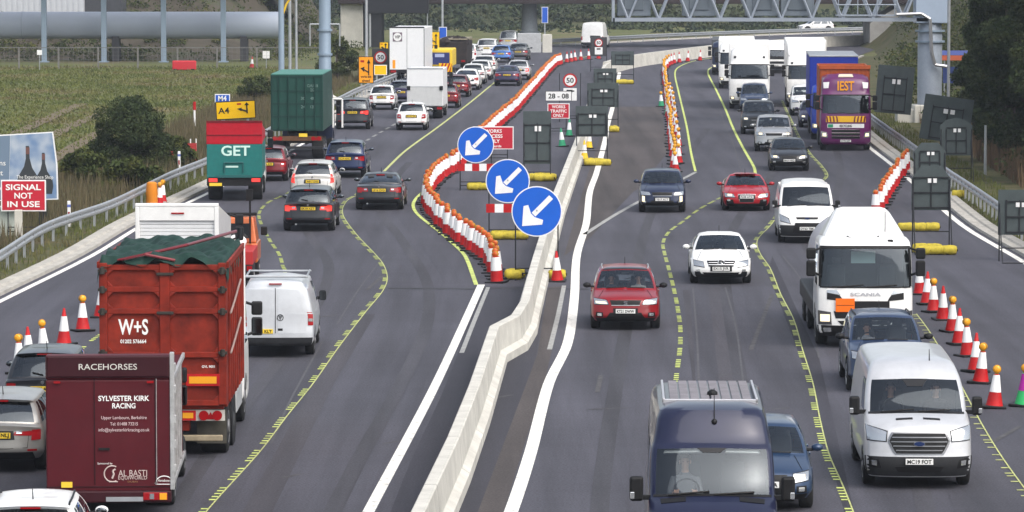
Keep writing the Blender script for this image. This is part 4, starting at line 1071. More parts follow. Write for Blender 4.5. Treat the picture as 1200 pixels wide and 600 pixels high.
b.box(X0-.05, X0+.1, -.8, .8, 5.75, 8.1); b.build('lattice_beam', GG, gt)
MB().box(-.9, .9, -.8, .8, 5.65, 8.3).build('end_box', mat('end box', (.33, .40, .50), .45, noise=.06), gt, bevel=.05)
b = MB().tube([(-2, -.9, 6.15), (-.6, -.95, 6.2), (-.1, -.95, 5.9), (0, -.95, 4), (.2, -.9, 3.3), (.9, -.9, 3.2)], .10).build('cable_duct', mat('shiny duct', (.5, .5, .52), .3, .8), gt, 40)
for i, x in enumerate((-16.9, -13.2, -9.6, -7.6)):
    o = MB().box(x-.95, x+.95, -.45, .45, 6.05, 8.6).build('signal_cabinet', mat('signal grey', (.16, .19, .22), .5, noise=.12), gt, bevel=.04)
    MB().box(x-.55, x+.55, -.52, -.45, 6.4, 7.6).build('door', mat('signal door', (.12, .145, .17), .5), o, bevel=.02)
b = MB().box(-5.4, -2.0, -.8, .5, 6.05, 6.12)
for x in (-5.3, -4.2, -3.1, -2.1): b.cyl((x, -.8, 6.1), (x, -.8, 7.3), .03, n=6)
b.tube([(-5.4, -.8, 7.3), (-2, -.8, 7.3)], .03).tube([(-5.4, -.8, 6.7), (-2, -.8, 6.7)], .03); b.build('walkway', GG, gt)
MB().box(-.95, -.2, -1.0, .9, -.1, 1.0).box(-1.9, -.9, -.7, .8, -.1, .75).build('foundation', CONC, gt, bevel=.06)
g = G(1120, 128)
o = thing('safety_fence', 'red and blue fence strip beyond the gantry column', 'fence', g); MB().box(-.9, 1.3, 0, .1, 3.0, 3.3).build('red_band', mat('orange band', (.5, .12, .06), .6), o); MB().box(-.9, 1.3, .02, .1, 3.32, 3.6).build('blue_band', mat('blue band', (.12, .16, .45), .6), o); MB().box(-.8, 1.3, .05, .12, 1.6, 2.6).build('blue_panel', mat('dark blue panel', (.03, .05, .16), .6), o); MB().cyl((-.7, .1, -.1), (-.7, .1, 3.6), .05).cyl((1.1, .1, -.1), (1.1, .1, 3.6), .05).build('post', STEEL, o)
pole('slim grey lamp post right of the gantry column', 1111, 150, .09, 10, STEEL); pole('thin grey post among the brown reeds', 1154.5, 205, .06, 2.2, STEEL, 'marker_pole')

# ---------------------------------------------------------------- crash barriers
def crash(name, label, pts, side, step=2.4):
    P = smooth(pts, 2.0); o = thing(name, label, 'crash barrier', (0, 0, 0))
    s = side
    prof = [(0, .40), (s*.05, .45), (s*.05, .52), (0, .56), (0, .60), (s*.05, .64), (s*.05, .71), (0, .76), (-s*.02, .75), (-s*.02, .41)]
    r = ribbon('rail', P, 0, STEEL, 0, None, prof, parent=o)
    L = 0; nx = 0; n = 0
    for i in range(len(P) - 1):
        l = (P[i+1] - P[i]).length
        while nx < L + l and n < 98:
            c = P[i].lerp(P[i+1], (nx - L)/l); MB().box(c.x-.04, c.x+.04, c.y+.05-.05, c.y+.11, -.1, .70).build('post', STEEL, o); nx += step; n += 1
        L += l
    return o
crash('crash_barrier', 'galvanised crash barrier curving along the left verge', [q for q in ext(PX((0, 322), (57, 285), (130, 258), (200, 222), (240, 205), (300, 175), (350, 147), (396, 128), (417, 117), (455, 101), (500, 83), (560, 66), (640, 58)), 95)], 1)
crash('crash_barrier', 'galvanised crash barrier curving along the right verge', [q for q in ext(PX((1205, 287), (1167, 258), (1135, 235), (1112, 219), (1060, 179), (1040, 164), (1022, 150), (1004, 134)), 110)], -1, 1.6)
crash('crash_barrier', 'distant crash barrier on the outside of the far bend', PX((640, 55), (712, 51.5), (800, 47), (900, 43), (1000, 40), (1090, 38)), 1, 3)
small('lattice_railing', 'grey railing beside the cream concrete block', 'railing', 612, 57, lambda o: (MB().box(-2.2, 1.5, 0, .05, 1.1, 1.18).box(-2.2, 1.5, 0, .05, .6, .66).build('rail', STEEL, o), [MB().box(-2.2 + i*.45, -2.14 + i*.45, 0, .06, -.05, 1.15).build('upright', STEEL, o) for i in range(9)]))

# concrete step barrier down the middle
top = [(480, 640), (489, 600), (531, 512), (556, 450), (579, 382), (604, 369), (615, 352), (622, 325), (629, 300), (652, 225), (677, 162), (690, 122), (700, 95), (708, 77), (716, 71)]
P = ext([G(x, y, .9) for x, y in top], 55)
for p in P: p.z = 0
P2 = []
for i in range(len(P) - 1):
    n = max(1, int((P[i+1] - P[i]).length / 3))
    for j in range(n): P2.append(P[i].lerp(P[i+1], j/n))
P2.append(P[-1])
prof = [(-.33, -.02), (-.32, .20), (-.17, .30), (-.12, .88), (-.10, .90), (.10, .90), (.12, .88), (.17, .30), (.32, .20), (.33, -.02)]
bar = ribbon('concrete_barrier', P2, 0, mat("cream barrier concrete", (.55, .535, .485), .8, noise=.24, nscale=1.1, bump=.12), 0, None, prof)
tag(bar, 'long cream concrete step barrier with a kink dividing the two carriageways', 'concrete barrier')
b = MB()
for i in range(4, len(P2) - 1, 2):
    p = P2[i]; d = (P2[i+1] - p).normalized(); r = Vector((d.y, -d.x, 0))
    b.add([tuple(p + r*s*a + d*k + Vector((0, 0, z))) for k in (-.014, .014) for s, a, z in ((1, .331, 0), (1, .321, .20), (1, .172, .30), (1, .122, .88), (1, .10, .902), (-1, .10, .902), (-1, .122, .88), (-1, .172, .30), (-1, .321, .2), (-1, .331, 0))], [(i_, i_+1, i_+11, i_+10) for i_ in range(9)])
b.build('joint', mat('dark joint', (.10, .095, .085), .9), bar)  # darker joints between the barrier lengths
far = [G(x, y, .9) for x, y in ((709, 74), (742, 66), (790, 59.5), (842, 53.5), (900, 48.5), (970, 44), (1060, 40))]
for p in far: p.z = 0
fb = ribbon('concrete_barrier', smooth(far, 3), 0, MATS["cream barrier concrete"], 0, None, [(-.3, 0), (-.15, 1.0), (.15, 1.0), (.3, 0)]); tag(fb, 'cream concrete barrier sweeping round the far bend', 'concrete barrier')

# ---------------------------------------------------------------- cones
def cone_mesh(kind, lamp=False):
    r = thing('traffic_cone', None, None)
    MB().box(-.27, .27, -.27, .27, 0, .06).build('base', BLACK, r, bevel=.02)
    body = {'red': REDW, 'green': mat('green cone', (.03, .28, .14), .5), 'yellow': mat('yellow cone', (.75, .5, .03), .5), 'pink': mat('purple cone', (.38, .02, .30), .5)}[kind]
    top = .95 if not lamp else .76; rt = .028 if not lamp else .068
    MB().lathe([(.20, .055), (.185, .09), (.128, .36), (rt + .0, top - .01), (rt*.6, top)], (0, 0, 0), 16).build('cone_body', body if kind != 'pink' else mat('green cone bright', (.03, .40, .12), .5), r, 40)
    MB().lathe([(.131, .36), (.074, .74)], (0, 0, 0), 16).build('white_sleeve', WHITER if kind != 'pink' else body, r, 40)
    return r
def lamp_on(r, m=AMBER):
    l = MB().box(-.04, .04, -.04, .04, .745, .80).lathe([(.075, -.055), (.095, -.05), (.095, .05), (.075, .055)], (0, 0, .87), 16, 'y').build('warning_lamp', mat('lamp housing', (.42, .20, .015), .5), r, 40)
    MB().lathe([(.045, -.085), (.075, -.07), (.087, -.05), (.087, .05), (.075, .07), (.045, .085)], (0, 0, .87), 16, 'y').build('lens', m, l, 40)
proto = {}
for k in ('red', 'green', 'yellow', 'pink'):
    proto[k] = cone_mesh(k); q = cone_mesh(k, True); lamp_on(q, AMBER); proto[k + 'L'] = q
q = thing('traffic_cone', None, None); MB().box(-.30, .30, -.27, .27, 0, .06).build('base', BLACK, q, bevel=.02)
MB().lathe([(.20, .055), (.19, .09), (.165, .40), (.12, .80), (.07, .81)], (0, 0, 0), 16).build('cone_body', REDW, q, 40); MB().lathe([(.170, .38), (.126, .79)], (0, 0, 0), 16).build('white_sleeve', WHITER, q, 40)
lamp_on(q, mat('orange lamp', (.50, .085, .01), .3, coat=.3)); proto['redO'] = q
used_proto = set()
def cone(kind, g, label, group=None):
    o = proto[kind]
    if kind in used_proto: o = copy_tree(o)
    used_proto.add(kind)
    o.location = g; o.rotation_euler = (R(random.uniform(-4, 4)), R(random.uniform(-4, 4)), random.uniform(-.5, .5))
    o['label'] = label; o['category'] = 'traffic cone'
    if group: o['group'] = group
    elif 'group' in o: del o['group']
    return o
def cone_row(px, step, kind, label, group, nolamp_after=None):
    P = smooth(PX(*px), .4); L = 0; nx = 0; n = 0
    for i in range(len(P)-1):
        l = (P[i+1] - P[i]).length
        while nx < L + l:
            k = kind(n) if callable(kind) else kind
            cone(k, P[i].lerp(P[i+1], (nx - L)/l) + Vector((random.uniform(-.05, .05), random.uniform(-.10, .10), 0)), label, group); nx += step; n += 1
        L += l
    return n
n1 = cone_row([(583, 331), (572, 307), (548, 291), (525, 273), (510, 258), (501, 245), (500, 232), (508, 218), (520, 208), (532, 200), (546, 189), (565, 168), (587, 146), (604, 131), (621, 111), (642, 86), (650, 78), (658, 75)], 1.12, 'redO', 'orange-lamped cone in the long snaking row left of the concrete barrier', 'lamp cones snaking left of the concrete barrier')
n2 = cone_row([(664, 73.5), (675, 71.5), (690, 70), (704, 69)], 2.2, 'red', 'lampless red and white cone ending the far end of the snaking row', 'lampless cones at the far end of the snaking row')
n3 = cone_row([(791, 202), (788, 180), (785, 150), (782, 118), (779, 96), (779, 82), (784, 77)], 3.1, lambda n: 'redL', 'amber-lamped cone in the straight row beside the empty middle lane', 'lamp cones beside the empty middle lane')
n4 = cone_row([(797, 192), (794, 172), (790, 140), (786, 112)], 8, lambda n: 'redL', 'amber-lamped cone in the second, doubled line on the traffic side', 'doubled-up cones beside the empty lane')
n5 = cone_row([(786, 76), (793, 74), (803, 72.5), (815, 71.5), (829, 70.5), (842, 69.5)], 3.0, 'red', 'lampless red cone curving in front of the far cream barrier', 'lampless cones curving at the far bend')
n6 = cone_row([(1027, 252), (1036, 238), (1045, 224), (1054, 210), (1062, 198)], 1.9, 'redO', 'orange-lamped cone in the tight diagonal row on the right hard shoulder', 'lamp cones on the right hard shoulder')
RC = [(1165, 478, 1), (1149, 449, 1), (1143, 436, 0), (1134, 417.5, 1), (1124, 404, 0), (1116, 389, 1), (1105, 375, 0), (1094, 366, 1), (1086, 357, 0), (1078, 345, 0)]
for i, (x, y, l) in enumerate(RC):
    cone('redL' if l else 'red', G(x, y), 'round amber-lamped cone in the line beside the white tank lorry' if l else 'plain pointed red cone in the line beside the white tank lorry', 'lamp cones beside the white lorry' if l else 'plain cones beside the white lorry')
cone('pinkL', G(1199, 476), 'purple and green cone with an amber lamp, cut off by the picture edge')
for x, y, l, s in ((97, 388, 1, 'red cone with an amber lamp behind the red tipper lorry on the left'), (75, 404, 0, 'pointed red and white cone between two lamp cones left of the red tipper'), (52, 419, 1, 'red cone with an amber lamp above the white car roof on the left'), (34, 428, 0, 'pointed cone half hidden by the white hatchback on the left'), (23, 438, 1, 'lamp cone nearest the left picture edge, half hidden by the white hatchback'), (118, 372, 0, 'pointed cone peeking out at the left side of the red tipper')):
    cone('redL' if l else 'red', G(x, y), s)
cone('red', G(653, 330), 'thin red and white cone standing behind the sandbag under the nearest blue disc')
cone('green', G(659, 172), 'green and white cone, nearer of two by the grey sign backs'); cone('green', G(667, 160), 'green and white cone, farther of two by the grey sign backs')
cone('greenL', G(775, 125), 'green cone with an amber lamp, farther of two beside the empty lane'); cone('greenL', G(782, 134), 'green cone with an amber lamp, nearer of two beside the empty lane')
for x, y, s in ((690, 174, 'yellow cone under the grey sign back with white stickers'), (685, 188, 'yellow cone by the dark sign base beside the concrete barrier')): cone('yellow', G(x, y), s)
for x, y, s in ((186, 242, 'red and white cone tucked against the left crash barrier'), (190, 239, 'second red and white cone tucked against the left crash barrier, the farther one')): cone('redL', G(x, y), s)
cone('red', G(295, 80), 'tiny white and red cone near the wire fence')
def barrel(o):
    MB().lathe([(.22, 0), (.24, .1), (.22, .45), (.24, .5), (.20, .95), (.12, 1.0)], (0, 0, 0), 14).build('body', mat('orange plastic', (.65, .22, .02), .5), o, 40)
small('orange_bollard', 'orange plastic bollard tucked against the left crash barrier', 'bollard', 178, 243, barrel)
for px, py, s in ((81, 266, 'white marker post with a blue top in front of the dry grass'), (210, 202, 'white marker post with a blue top beside the farther crash barrier')):
    small('marker_post', s, 'marker post', px, py, lambda o: (MB().box(-.06, .06, -.03, .03, 0, .95).build('post', WHITER, o, bevel=.02), MB().box(-.062, .062, -.032, .032, .72, .82).build('blue_band', mat('blue band', (.12, .16, .45), .6), o), MB().box(-.035, .035, -.036, -.031, .35, .55).build('reflector', REDL, o)))
small('marker_pole', 'tall white pole with a red top out in the field', 'marker pole', 228, 150, lambda o: (MB().cyl((0, 0, -.1), (0, 0, 1.4), .06).build('pole', WHITER, o), MB().cyl((0, 0, 1.0), (0, 0, 1.45), .085).build('red_top', REDW, o)))
def redfence(o):
    MB().box(-.75, .75, -.02, .02, .1, .95).build('panel', mat('red mesh', (.33, .03, .03), .7, noise=.3, nscale=12), o)
    for i in range(6): MB().cyl((-.75 + i*.3, .03, 0), (-.75 + i*.3, .03, 1.15), .03, n=6).build('post', WHITER, o)
o = small('plastic_fence', 'red plastic fence panel with white posts behind the left crash barrier', 'fence', 214, 192, redfence); o.rotation_euler.z = R(35)

# ---------------------------------------------------------------- signs
BLUE = mat("blue sign face", (.012, .11, .55), .4, noise=.06, nscale=3); REDS = mat("red sign face", (.50, .02, .04), .45, noise=.06); YELS = mat("yellow sign face", (.85, .50, .0), .45, noise=.05); ORS = mat("orange sign face", (.85, .33, .01), .45, noise=.05); BLUES = mat("dark blue sign face", (.02, .10, .50), .4); BADGEB = mat('dark badge blue', (.015, .03, .10), .3)
def sandbags(o, xs, y=0, z=0, m=YELLOWB):
    for x in xs:
        k = random.uniform(.9, 1.1); n = 14; q = MB().lathe([(.05, -.27), (.13, -.255), (.165*k, -.18), (.155, -.06), (.17*k, .05), (.16, .17), (.13, .255), (.05, .27)], (x, y, z + .155), n, 'x')
        q.v = [(a + random.uniform(-.012, .012), b_ + random.uniform(-.015, .015), max(c_ + random.uniform(-.015, .015), .004)) for a, b_, c_ in q.v]
        s_ = q.build('sandbag', m, o, True); MB().lathe([(.03, .255), (.045, .275), (.05, .30), (.02, .31)], (x, y, z + .155), 8, 'x').build('tie', BLACK, s_)
def frame(o, w, zb, zt, depth=.9):
    b = MB()
    for x in (-w/2, w/2):
        b.tube([(x, .03, 0), (x, .03, zt)], .022, 6).tube([(x, .03, zt*.8), (x, depth, 0)], .02, 6)
    b.tube([(-w/2, .03, .35), (w/2, .03, .35)], .02, 6).tube([(-w/2, .03, .2), (w/2, .03, .2)], .02, 6)
    b.tube([(-w/2, -.25, .02), (-w/2, depth, .02)], .02, 6).tube([(w/2, -.25, .02), (w/2, depth, .02)], .02, 6)
    return b.build('frame', FRAME, o)
def disc_poly(r, n=48, c=(0, 0)): return [(c[0] + r*cos(2*pi*i/n), c[1] + r*sin(2*pi*i/n)) for i in range(n)]
def keepleft(label, px, py, pyd, r, lx, board=False, bags=(-.5, .5), lgrp=None):
    g = G(px, py); s = S(py); o = thing('keep_left_sign', label, 'road sign', g); zc = (py - pyd)/s + .02
    frame(o, 1.3, 0, zc)
    d = MB().prism(disc_poly(r, c=(0, zc)), -.02, .01).build('disc', WHITER, o)
    MB().prism(disc_poly(r*.955, c=(0, zc)), -.026, -.019).build('blue_face', BLUE, d)
    a = MB(); ax = Vector((-.707, -.707)); nx = Vector((-.707, .707))
    def q(u, v_): p = ax*u*r + nx*v_*r; return (p.x, zc + p.y)
    a.prism([q(-.80, -.105), q(.18, -.105), q(.18, .105), q(-.80, .105)], -.032, -.025)
    a.prism([q(.82, 0), q(.22, -.52), q(.06, -.42), q(.22, -.10), q(.22, .10), q(.06, .42), q(.22, .52)], -.0335, -.0265)
    a.build('arrow', WHITER, d)
    MB().box(-.03*r, .03*r, -.04, -.03, zc + .0, zc + .05).build('clip', STEEL, d)
    if board:
        bz = zc - r - .18
        for i in range(5): MB().box(-.75 + i*.30, -.45 + i*.30, -.02, .01, bz-.15, bz+.15).build('red_board' if i % 2 == 0 else 'white_board', REDW if i % 2 == 0 else WHITER, o)
    sandbags(o, bags, .1); sandbags(o, [b_ + .1 for b_ in bags[:1]], .6)
    return o
keepleft('farthest of three blue arrow discs, overlapping the red works access sign', 557.5, 223, 170, .76, 0, True, (-.1, .3, .75))
keepleft('middle of three blue arrow discs, above a red and white board', 595, 281, 212.5, .765, 0, True, (-.35, .05, .45))
keepleft('nearest, lowest of three blue arrow discs, beside the concrete barrier', 629, 328, 248, .775, 0, False, (-.72, .62), None)
def panel_sign(name, label, px, py, y0, y1, wpx, face, border, lines, m=WINK, cat='road sign', posts='frame', bold=True, rot=0, lh=None, bags=()):
    g = G(px, py); s = S(py); o = thing(name, label, cat, g, rot); z0, z1 = (py - y1)/s, (py - y0)/s; w = wpx/s
    if posts == 'frame': frame(o, w*.7, 0, z1*.95)
    else:
        for x in posts: MB().box(x*w-.06, x*w+.06, .03, .14, -.1, z1*.95).build('post', STEEL, o)
    d = MB().box(-w/2, w/2, -.02, .02, z0, z1).build('panel', border, o, bevel=.01)
    MB().box(-w/2+.045, w/2-.045, -.026, -.018, z0+.045, z1-.045).build('face', face, d)
    h = (z1 - z0)
    for t, zf, hf, wf in lines: text(t, d, m, (0, -.03, z0 + h*zf), hf*h, wf*w if wf else None, bold=bold)
    sandbags(o, bags, .1); return o, d, w, z0, z1
panel_sign('signal_sign', 'red sign with white border reading SIGNAL NOT IN USE', 28, 278, 210.5, 247.5, 53, REDS, WHITER, [('SIGNAL', .77, .185, .78), ('NOT', .50, .185, .40), ('IN USE', .23, .185, .72)])
small('concrete_post', 'stout cream concrete post under the red signal sign', 'post', 20.5, 282, lambda o: MB().box(-.13, .13, .2, .45, -.1, 1.05).build('shaft', CONC, o, bevel=.02))
small('roadside_cabinet', 'pale cream cabinet standing at the left picture edge', 'cabinet', 2, 281, lambda o: (MB().box(-.9, .42, 1.5, 2.2, 0, .98).build('body', mat('cream cabinet', (.50, .54, .48), .6, noise=.1), o, bevel=.03), MB().box(-.95, .47, 1.45, 2.25, .98, 1.03).build('lid', mat('cream cabinet', (.50, .54, .48), .6), o)))
panel_sign('works_access_sign', 'red works access only sign partly behind the farthest blue disc', 578, 190, 148, 175, 48, REDS, WHITER, [('WORKS', .80, .15, .42), ('ACCESS', .58, .15, .46), ('ONLY', .36, .15, .32), ('100 yards', .13, .10, .4)])
o, d, w_, z0, z1 = panel_sign('works_traffic_sign', 'white 28 - 08 plate above a red works traffic only sign', 654.5, 158, 121, 139, 26, REDS, WHITER, [('WORKS', .78, .2, .6), ('TRAFFIC', .5, .2, .75), ('ONLY', .22, .2, .5)])
s = S(158); q = MB().box(-15.5/s, 15.5/s, -.02, .02, z1 + .12, z1 + .66).build('number_panel', INK, o, bevel=.01); MB().box(-15.5/s+.03, 15.5/s-.03, -.026, -.018, z1+.15, z1+.63).build('face', WHITER, q); text('28 - 08', q, INK, (0, -.03, z1+.39), .26, 24/s, bold=True)
def speed(label, px, py, yc, r, panel=None, dark=False, txt='50', w=1.0, pt=None):
    g = G(px, py); s = S(py); o = thing('speed_limit_sign', label, 'road sign', g); zc = (py - yc)/s
    frame(o, w*1.2, 0, zc + r)
    if dark: MB().box(-w*.62, w*.62, .02, .06, zc - r*3.3, zc + r*1.4).build('backing_board', mat('dark backing', (.05, .05, .055), .6), o, bevel=.02)
    d = MB().prism(disc_poly(r, 36, (0, zc)), -.02, .01).build('disc', REDW, o); MB().prism(disc_poly(r*.77, 36, (0, zc)), -.026, -.019).build('white_face', WHITER, d)
    text(txt, d, INK, (0, -.03, zc), r*.72, r*1.05, bold=True)
    if panel:
        q = MB().box(-r*.95, r*.95, -.02, .01, zc - r*2.9, zc - r*1.12).build('camera_panel', WHITER, o, bevel=.01); MB().box(-r*.5, r*.35, -.028, -.019, zc - r*1.7, zc - r*1.35).box(r*.35, r*.6, -.028, -.019, zc - r*1.62, zc - r*1.45).build('camera_symbol', INK, q)
    return o
speed('round 50 speed limit sign above a white camera panel behind the works traffic sign', 668, 143, 94, .40, True)
speed('round 50 sign on a dark board beside the far end of the barrier', 701.5, 84, 50, .32, True, True, w=1.05)
speed('round 50 speed limit sign with a yellow plate beside the white box lorry', 446, 96, 67, .46, False, txt='50', dark=True, w=1.0)
def diversion(label, px, py, y0, y1, wpx, face, rot=0, tx=None, tilt=0):
    o, d, w, z0, z1 = panel_sign('diversion_sign', label, px, py, y0, y1, wpx, face, INK, [], INK, posts=(-.3, .3), rot=rot)
    h = z1 - z0; a = MB()
    W0 = w; cx = 0 if w < 1.3 else w*.20; w = min(w, h*1.0)
    a.tube([(cx+w*.18, -.03, z0+h*.30), (cx+w*.18, -.03, z0+h*.80)], .04, 6).tube([(cx+w*.18, -.03, z0+h*.40), (cx-w*.20, -.03, z0+h*.54)], .04, 6)
    a.prism([(cx+w*.18-.12, z0+h*.74), (cx+w*.18+.12, z0+h*.74), (cx+w*.18, z0+h*.90)], -.04, -.03).prism([(cx-w*.12, z0+h*.42), (cx-w*.12+.02, z0+h*.62), (cx-w*.36, z0+h*.56)], -.041, -.031)
    a.build('arrows', INK, d)
    MB().box(cx-w*.36, cx-w*.12, -.035, -.025, z0+h*.78, z0+h*.86).build('red_patch', REDW, d); w = W0
    if tilt: c = Vector((0, 0, (z0+z1)/2)); d.matrix_local = Matrix.Translation(c) @ Matrix.Rotation(R(tilt), 4, 'Y') @ Matrix.Translation(-c)
    for t, xf, zf, hf, wf in (tx or []): text(t, d, INK, (w*xf, -.03, z0 + h*zf), hf*h, wf*w, bold=True)
diversion('orange diversion sign with black arrows beside the dark bridge pier', 429, 112, 66, 97.5, 18, ORS, tx=[('works exit', 0, .25, .10, .7), ('ahead', 0, .10, .09, .5)])
diversion('yellow diversion sign with black arrows above the yellow recovery truck', 508.5, 84, 37, 58, 14, YELS)
diversion('small yellow diversion sign just left of the white box lorry', 450, 88, 49, 63, 11, YELS)
diversion('tilted yellow A4 sign with black arrows in the field edge', 276.5, 178, 118, 139.5, 47, YELS, R(0), [('A4', -.30, .5, .33, .28)], tilt=-3)
o, *_ = panel_sign('motorway_sign', 'small blue M4 sign on top of the tilted yellow sign', 261, 177, 110, 120, 18, BLUES, WHITER, [('M4', .5, .6, .55)], posts=(0,))
panel_sign('motorway_sign', 'blue motorway sign on a pole above the queue of cars', 519, 80, 31.5, 46, 9.5, BLUES, WHITER, [], posts=(0,))
panel_sign('motorway_sign', 'narrow blue sign beside the middle bridge pier', 638.5, 58, 8, 27, 7.5, BLUES, WHITER, [], posts=(0,))
panel_sign('diversion_plate', 'yellow and white plate under the round speed sign by the white box lorry', 446, 97, 76, 88, 15, YELS, WHITER, [], posts=(-.3, .3))
# billboard
g = G(20, 264); s = S(264); bb = thing('billboard', 'advert hoarding showing two dark bottles against a blue sky', 'billboard', g, R(-4))
pts = [(-3.0, .82), (1.52, .95), (1.50, 2.2), (1.35, 3.42), (-3.0, 3.15)]
q = MB().prism(pts, 0, .08).build('panel', WHITER, bb)
MB().prism([(-3.0, .86), (-.30, .93), (-.22, 3.28), (-3.0, 3.11)], -.006, -.001).build('slate_half', mat('slate blue print', (.16, .22, .30), .5), q)
sk_ = bpy.data.materials.new('sky print'); sk_.use_nodes = True; t_ = sk_.node_tree; n_ = t_.nodes.new('ShaderNodeTexNoise'); n_.inputs['Scale'].default_value = 1.2; tc_ = t_.nodes.new('ShaderNodeTexCoord'); t_.links.new(tc_.outputs['Object'], n_.inputs[0]); c_ = t_.nodes.new('ShaderNodeValToRGB'); c_.color_ramp.elements[0].position = .4; c_.color_ramp.elements[1].position = .68; c_.color_ramp.elements[0].color = (.15, .24, .40, 1); c_.color_ramp.elements[1].color = (.46, .51, .57, 1); t_.links.new(n_.outputs['Fac'], c_.inputs[0]); t_.links.new(c_.outputs[0], t_.nodes['Principled BSDF'].inputs['Base Color'])
MB().prism([(-.29, .93), (1.48, .99), (1.46, 2.2), (1.32, 3.38), (-.21, 3.28)], -.006, -.001).build('sky_half', sk_, q)
for x, m_ in ((.42, 0), (1.0, 1)):
    pr = [(-.38, 1.12), (-.44, 1.45), (-.36, 1.78), (-.14, 2.15), (-.07, 2.45), (-.07, 2.9), (.05, 2.9), (.07, 2.45), (.16, 2.10), (.38, 1.75), (.42, 1.45), (.36, 1.12)]
    sc_ = 1 if m_ == 0 else .84
    MB().prism([(x + a*sc_, 1.35 + (z-1.35)*sc_) for a, z in pr], -.012 - .003*m_, -.007 - .003*m_).build('bottle_print', mat('dark bottle print', (.045, .05, .055), .5), q)
    MB().box(x-.07*sc_, x+.07*sc_, -.018, -.013, 1.35+1.25*sc_, 1.35+1.5*sc_).build('label_print', mat('bottle label', (.16, .08, .07) if m_ == 0 else (.6, .58, .52), .5), q)
text('The Experience Shop', q, WINK, (.68, -.022, 1.75), .13, 1.35); text('sons', q, WINK, (-.65, -.012, 2.25), .20, .5); text('at', q, WINK, (-.62, -.012, 1.9), .2, .25); text('W', q, WINK, (-.62, -.012, 1.3), .2, .25)
for x in (-2.2, 1.0): MB().box(x-.08, x+.08, .08, .22, -.1, 2.4).build('post', FRAME, bb)

def signback(label, px, py, y0, y1, wpx, shape='rect', tilt=0, lean=0, rot=0, legs=True, bags=(), stick=True, w_frame=.62, top=0):
    g = G(px, py); s = S(py); o = thing('road_sign', label, 'road sign', g, rot); z0, z1 = (py-y1)/s, (py-y0)/s; w = wpx/s; h = z1-z0
    if shape == 'rect': poly = [(-w/2, z0), (w/2, z0), (w/2, z1), (-w/2, z1)]
    elif shape == 'hex': poly = [(-w/2, z0), (w/2, z0), (w/2, z1-h*.28), (w*.26, z1), (-w*.26, z1), (-w/2, z1-h*.28)]
    else: poly = [(-w/2, z0), (w/2, z0), (w/2, z1-h*.2), (w*.3, z1-h*.05), (0, z1), (-w*.3, z1-h*.05), (-w/2, z1-h*.2)]
    d = MB().prism(poly, -.015, .015).build('plate', SIGNBACK, o, bevel=.004)
    fx = w*w_frame*.5; b = MB()
    for x in (-fx, 0, fx): b.box(x-.022, x+.022, -.055, -.017, z0+h*.04, z1-h*(.22 if shape == 'rect' else .3))
    for zf in (.06, .40, .74): b.box(-fx, fx, -.06, -.03, z0+h*zf-.022, z0+h*zf+.022)
    b.build('bracing', FRAME, d)
    if stick:
        q = MB()
        for x in (-.09, .05): q.box(x*w, x*w + .09*w, -.062, -.056, z0 + h*.62, z0 + h*.72)
        q.build('sticker', WHITER, d)
    if legs:
        b = MB()
        for x in (-w/2+.04, w/2-.04): b.tube([(x, -.04, 0), (x, -.04, z1-h*.3)], .022, 6).tube([(x, -.04, z0 + h*.5), (x, -1.0, 0)], .02, 6)
        b.tube([(-w/2+.04, -.04, z0*.5), (w/2-.04, -.04, z0*.5)], .02, 6).tube([(-w/2+.04, -1.0, .02), (w/2-.04, -1.0, .02)], .02, 6); b.build('leg_frame', FRAME, o)
    if bags: sandbags(o, bags, -.95); sandbags(o, bags[:2], -.05)
    if tilt or lean:
        c = Vector((0, 0, (z0+z1)/2)); d.matrix_local = Matrix.Translation(c) @ Matrix.Rotation(R(tilt), 4, 'Y') @ Matrix.Rotation(R(lean), 4, 'X') @ Matrix.Translation(-c)
    return o
signback('tall grey sign back with two stickers, behind the three blue discs', 629.5, 211, 130, 192, 33, bags=(.1, .45), w_frame=.95, lean=0)
signback('grey sign back with a yellow top patch and white stickers straddling the concrete barrier', 693.5, 193, 124, 160, 38, bags=(-.1, .35, .6), w_frame=.85)
signback('wide grey sign back with one white sticker above the empty middle lane', 706.5, 154, 97, 125.5, 37, bags=(.6,), w_frame=.7)
signback('small grey sign back half hidden behind the wide one on the barrier', 709, 121, 80, 100, 27, bags=())
signback('farthest dark grey sign back in front of the cream barrier', 729.5, 98, 60, 76.5, 27, bags=(-.3, .1, .5), stick=False)
signback('large tilted grey sign back in front of the gantry column base', 1109, 186, 113, 166, 58, tilt=8, legs=False, stick=True)
signback('large leaning grey sign back at the left side of the gantry column', 1048, 158, 77, 133, 43, tilt=5, legs=False)
signback('grey sign back with arched top and white label, overlapping the large tilted one', 1120, 212, 138, 182, 38, 'arch', legs=True)
signback('grey sign back with a cut corner top behind the hard shoulder cones', 1089, 240, 167, 205, 38, 'hex', bags=())
signback('nearest grey sign back with a cut corner top above two rows of yellow sandbags', 1090.5, 296, 194, 246, 46, 'hex', bags=(-.35, .1, .5), w_frame=.92)
signback('large grey sign back at the right picture edge', 1194, 306, 222, 275, 50, bags=())
small('sandbag_pile', 'yellow sandbags lying at the foot of the cut corner sign', 'sandbags', 1079, 271, lambda o: sandbags(o, (-.55, -.05, .4), 0))
small('sandbag_pile', 'single yellow sandbag beside the right kerb', 'sandbags', 1123, 232, lambda o: sandbags(o, (0,), 0))
small('sandbag_pile', 'three yellow sandbags right of the farthest blue disc', 'sandbags', 634, 211, lambda o: sandbags(o, (-.45, .0, .4), -.5))
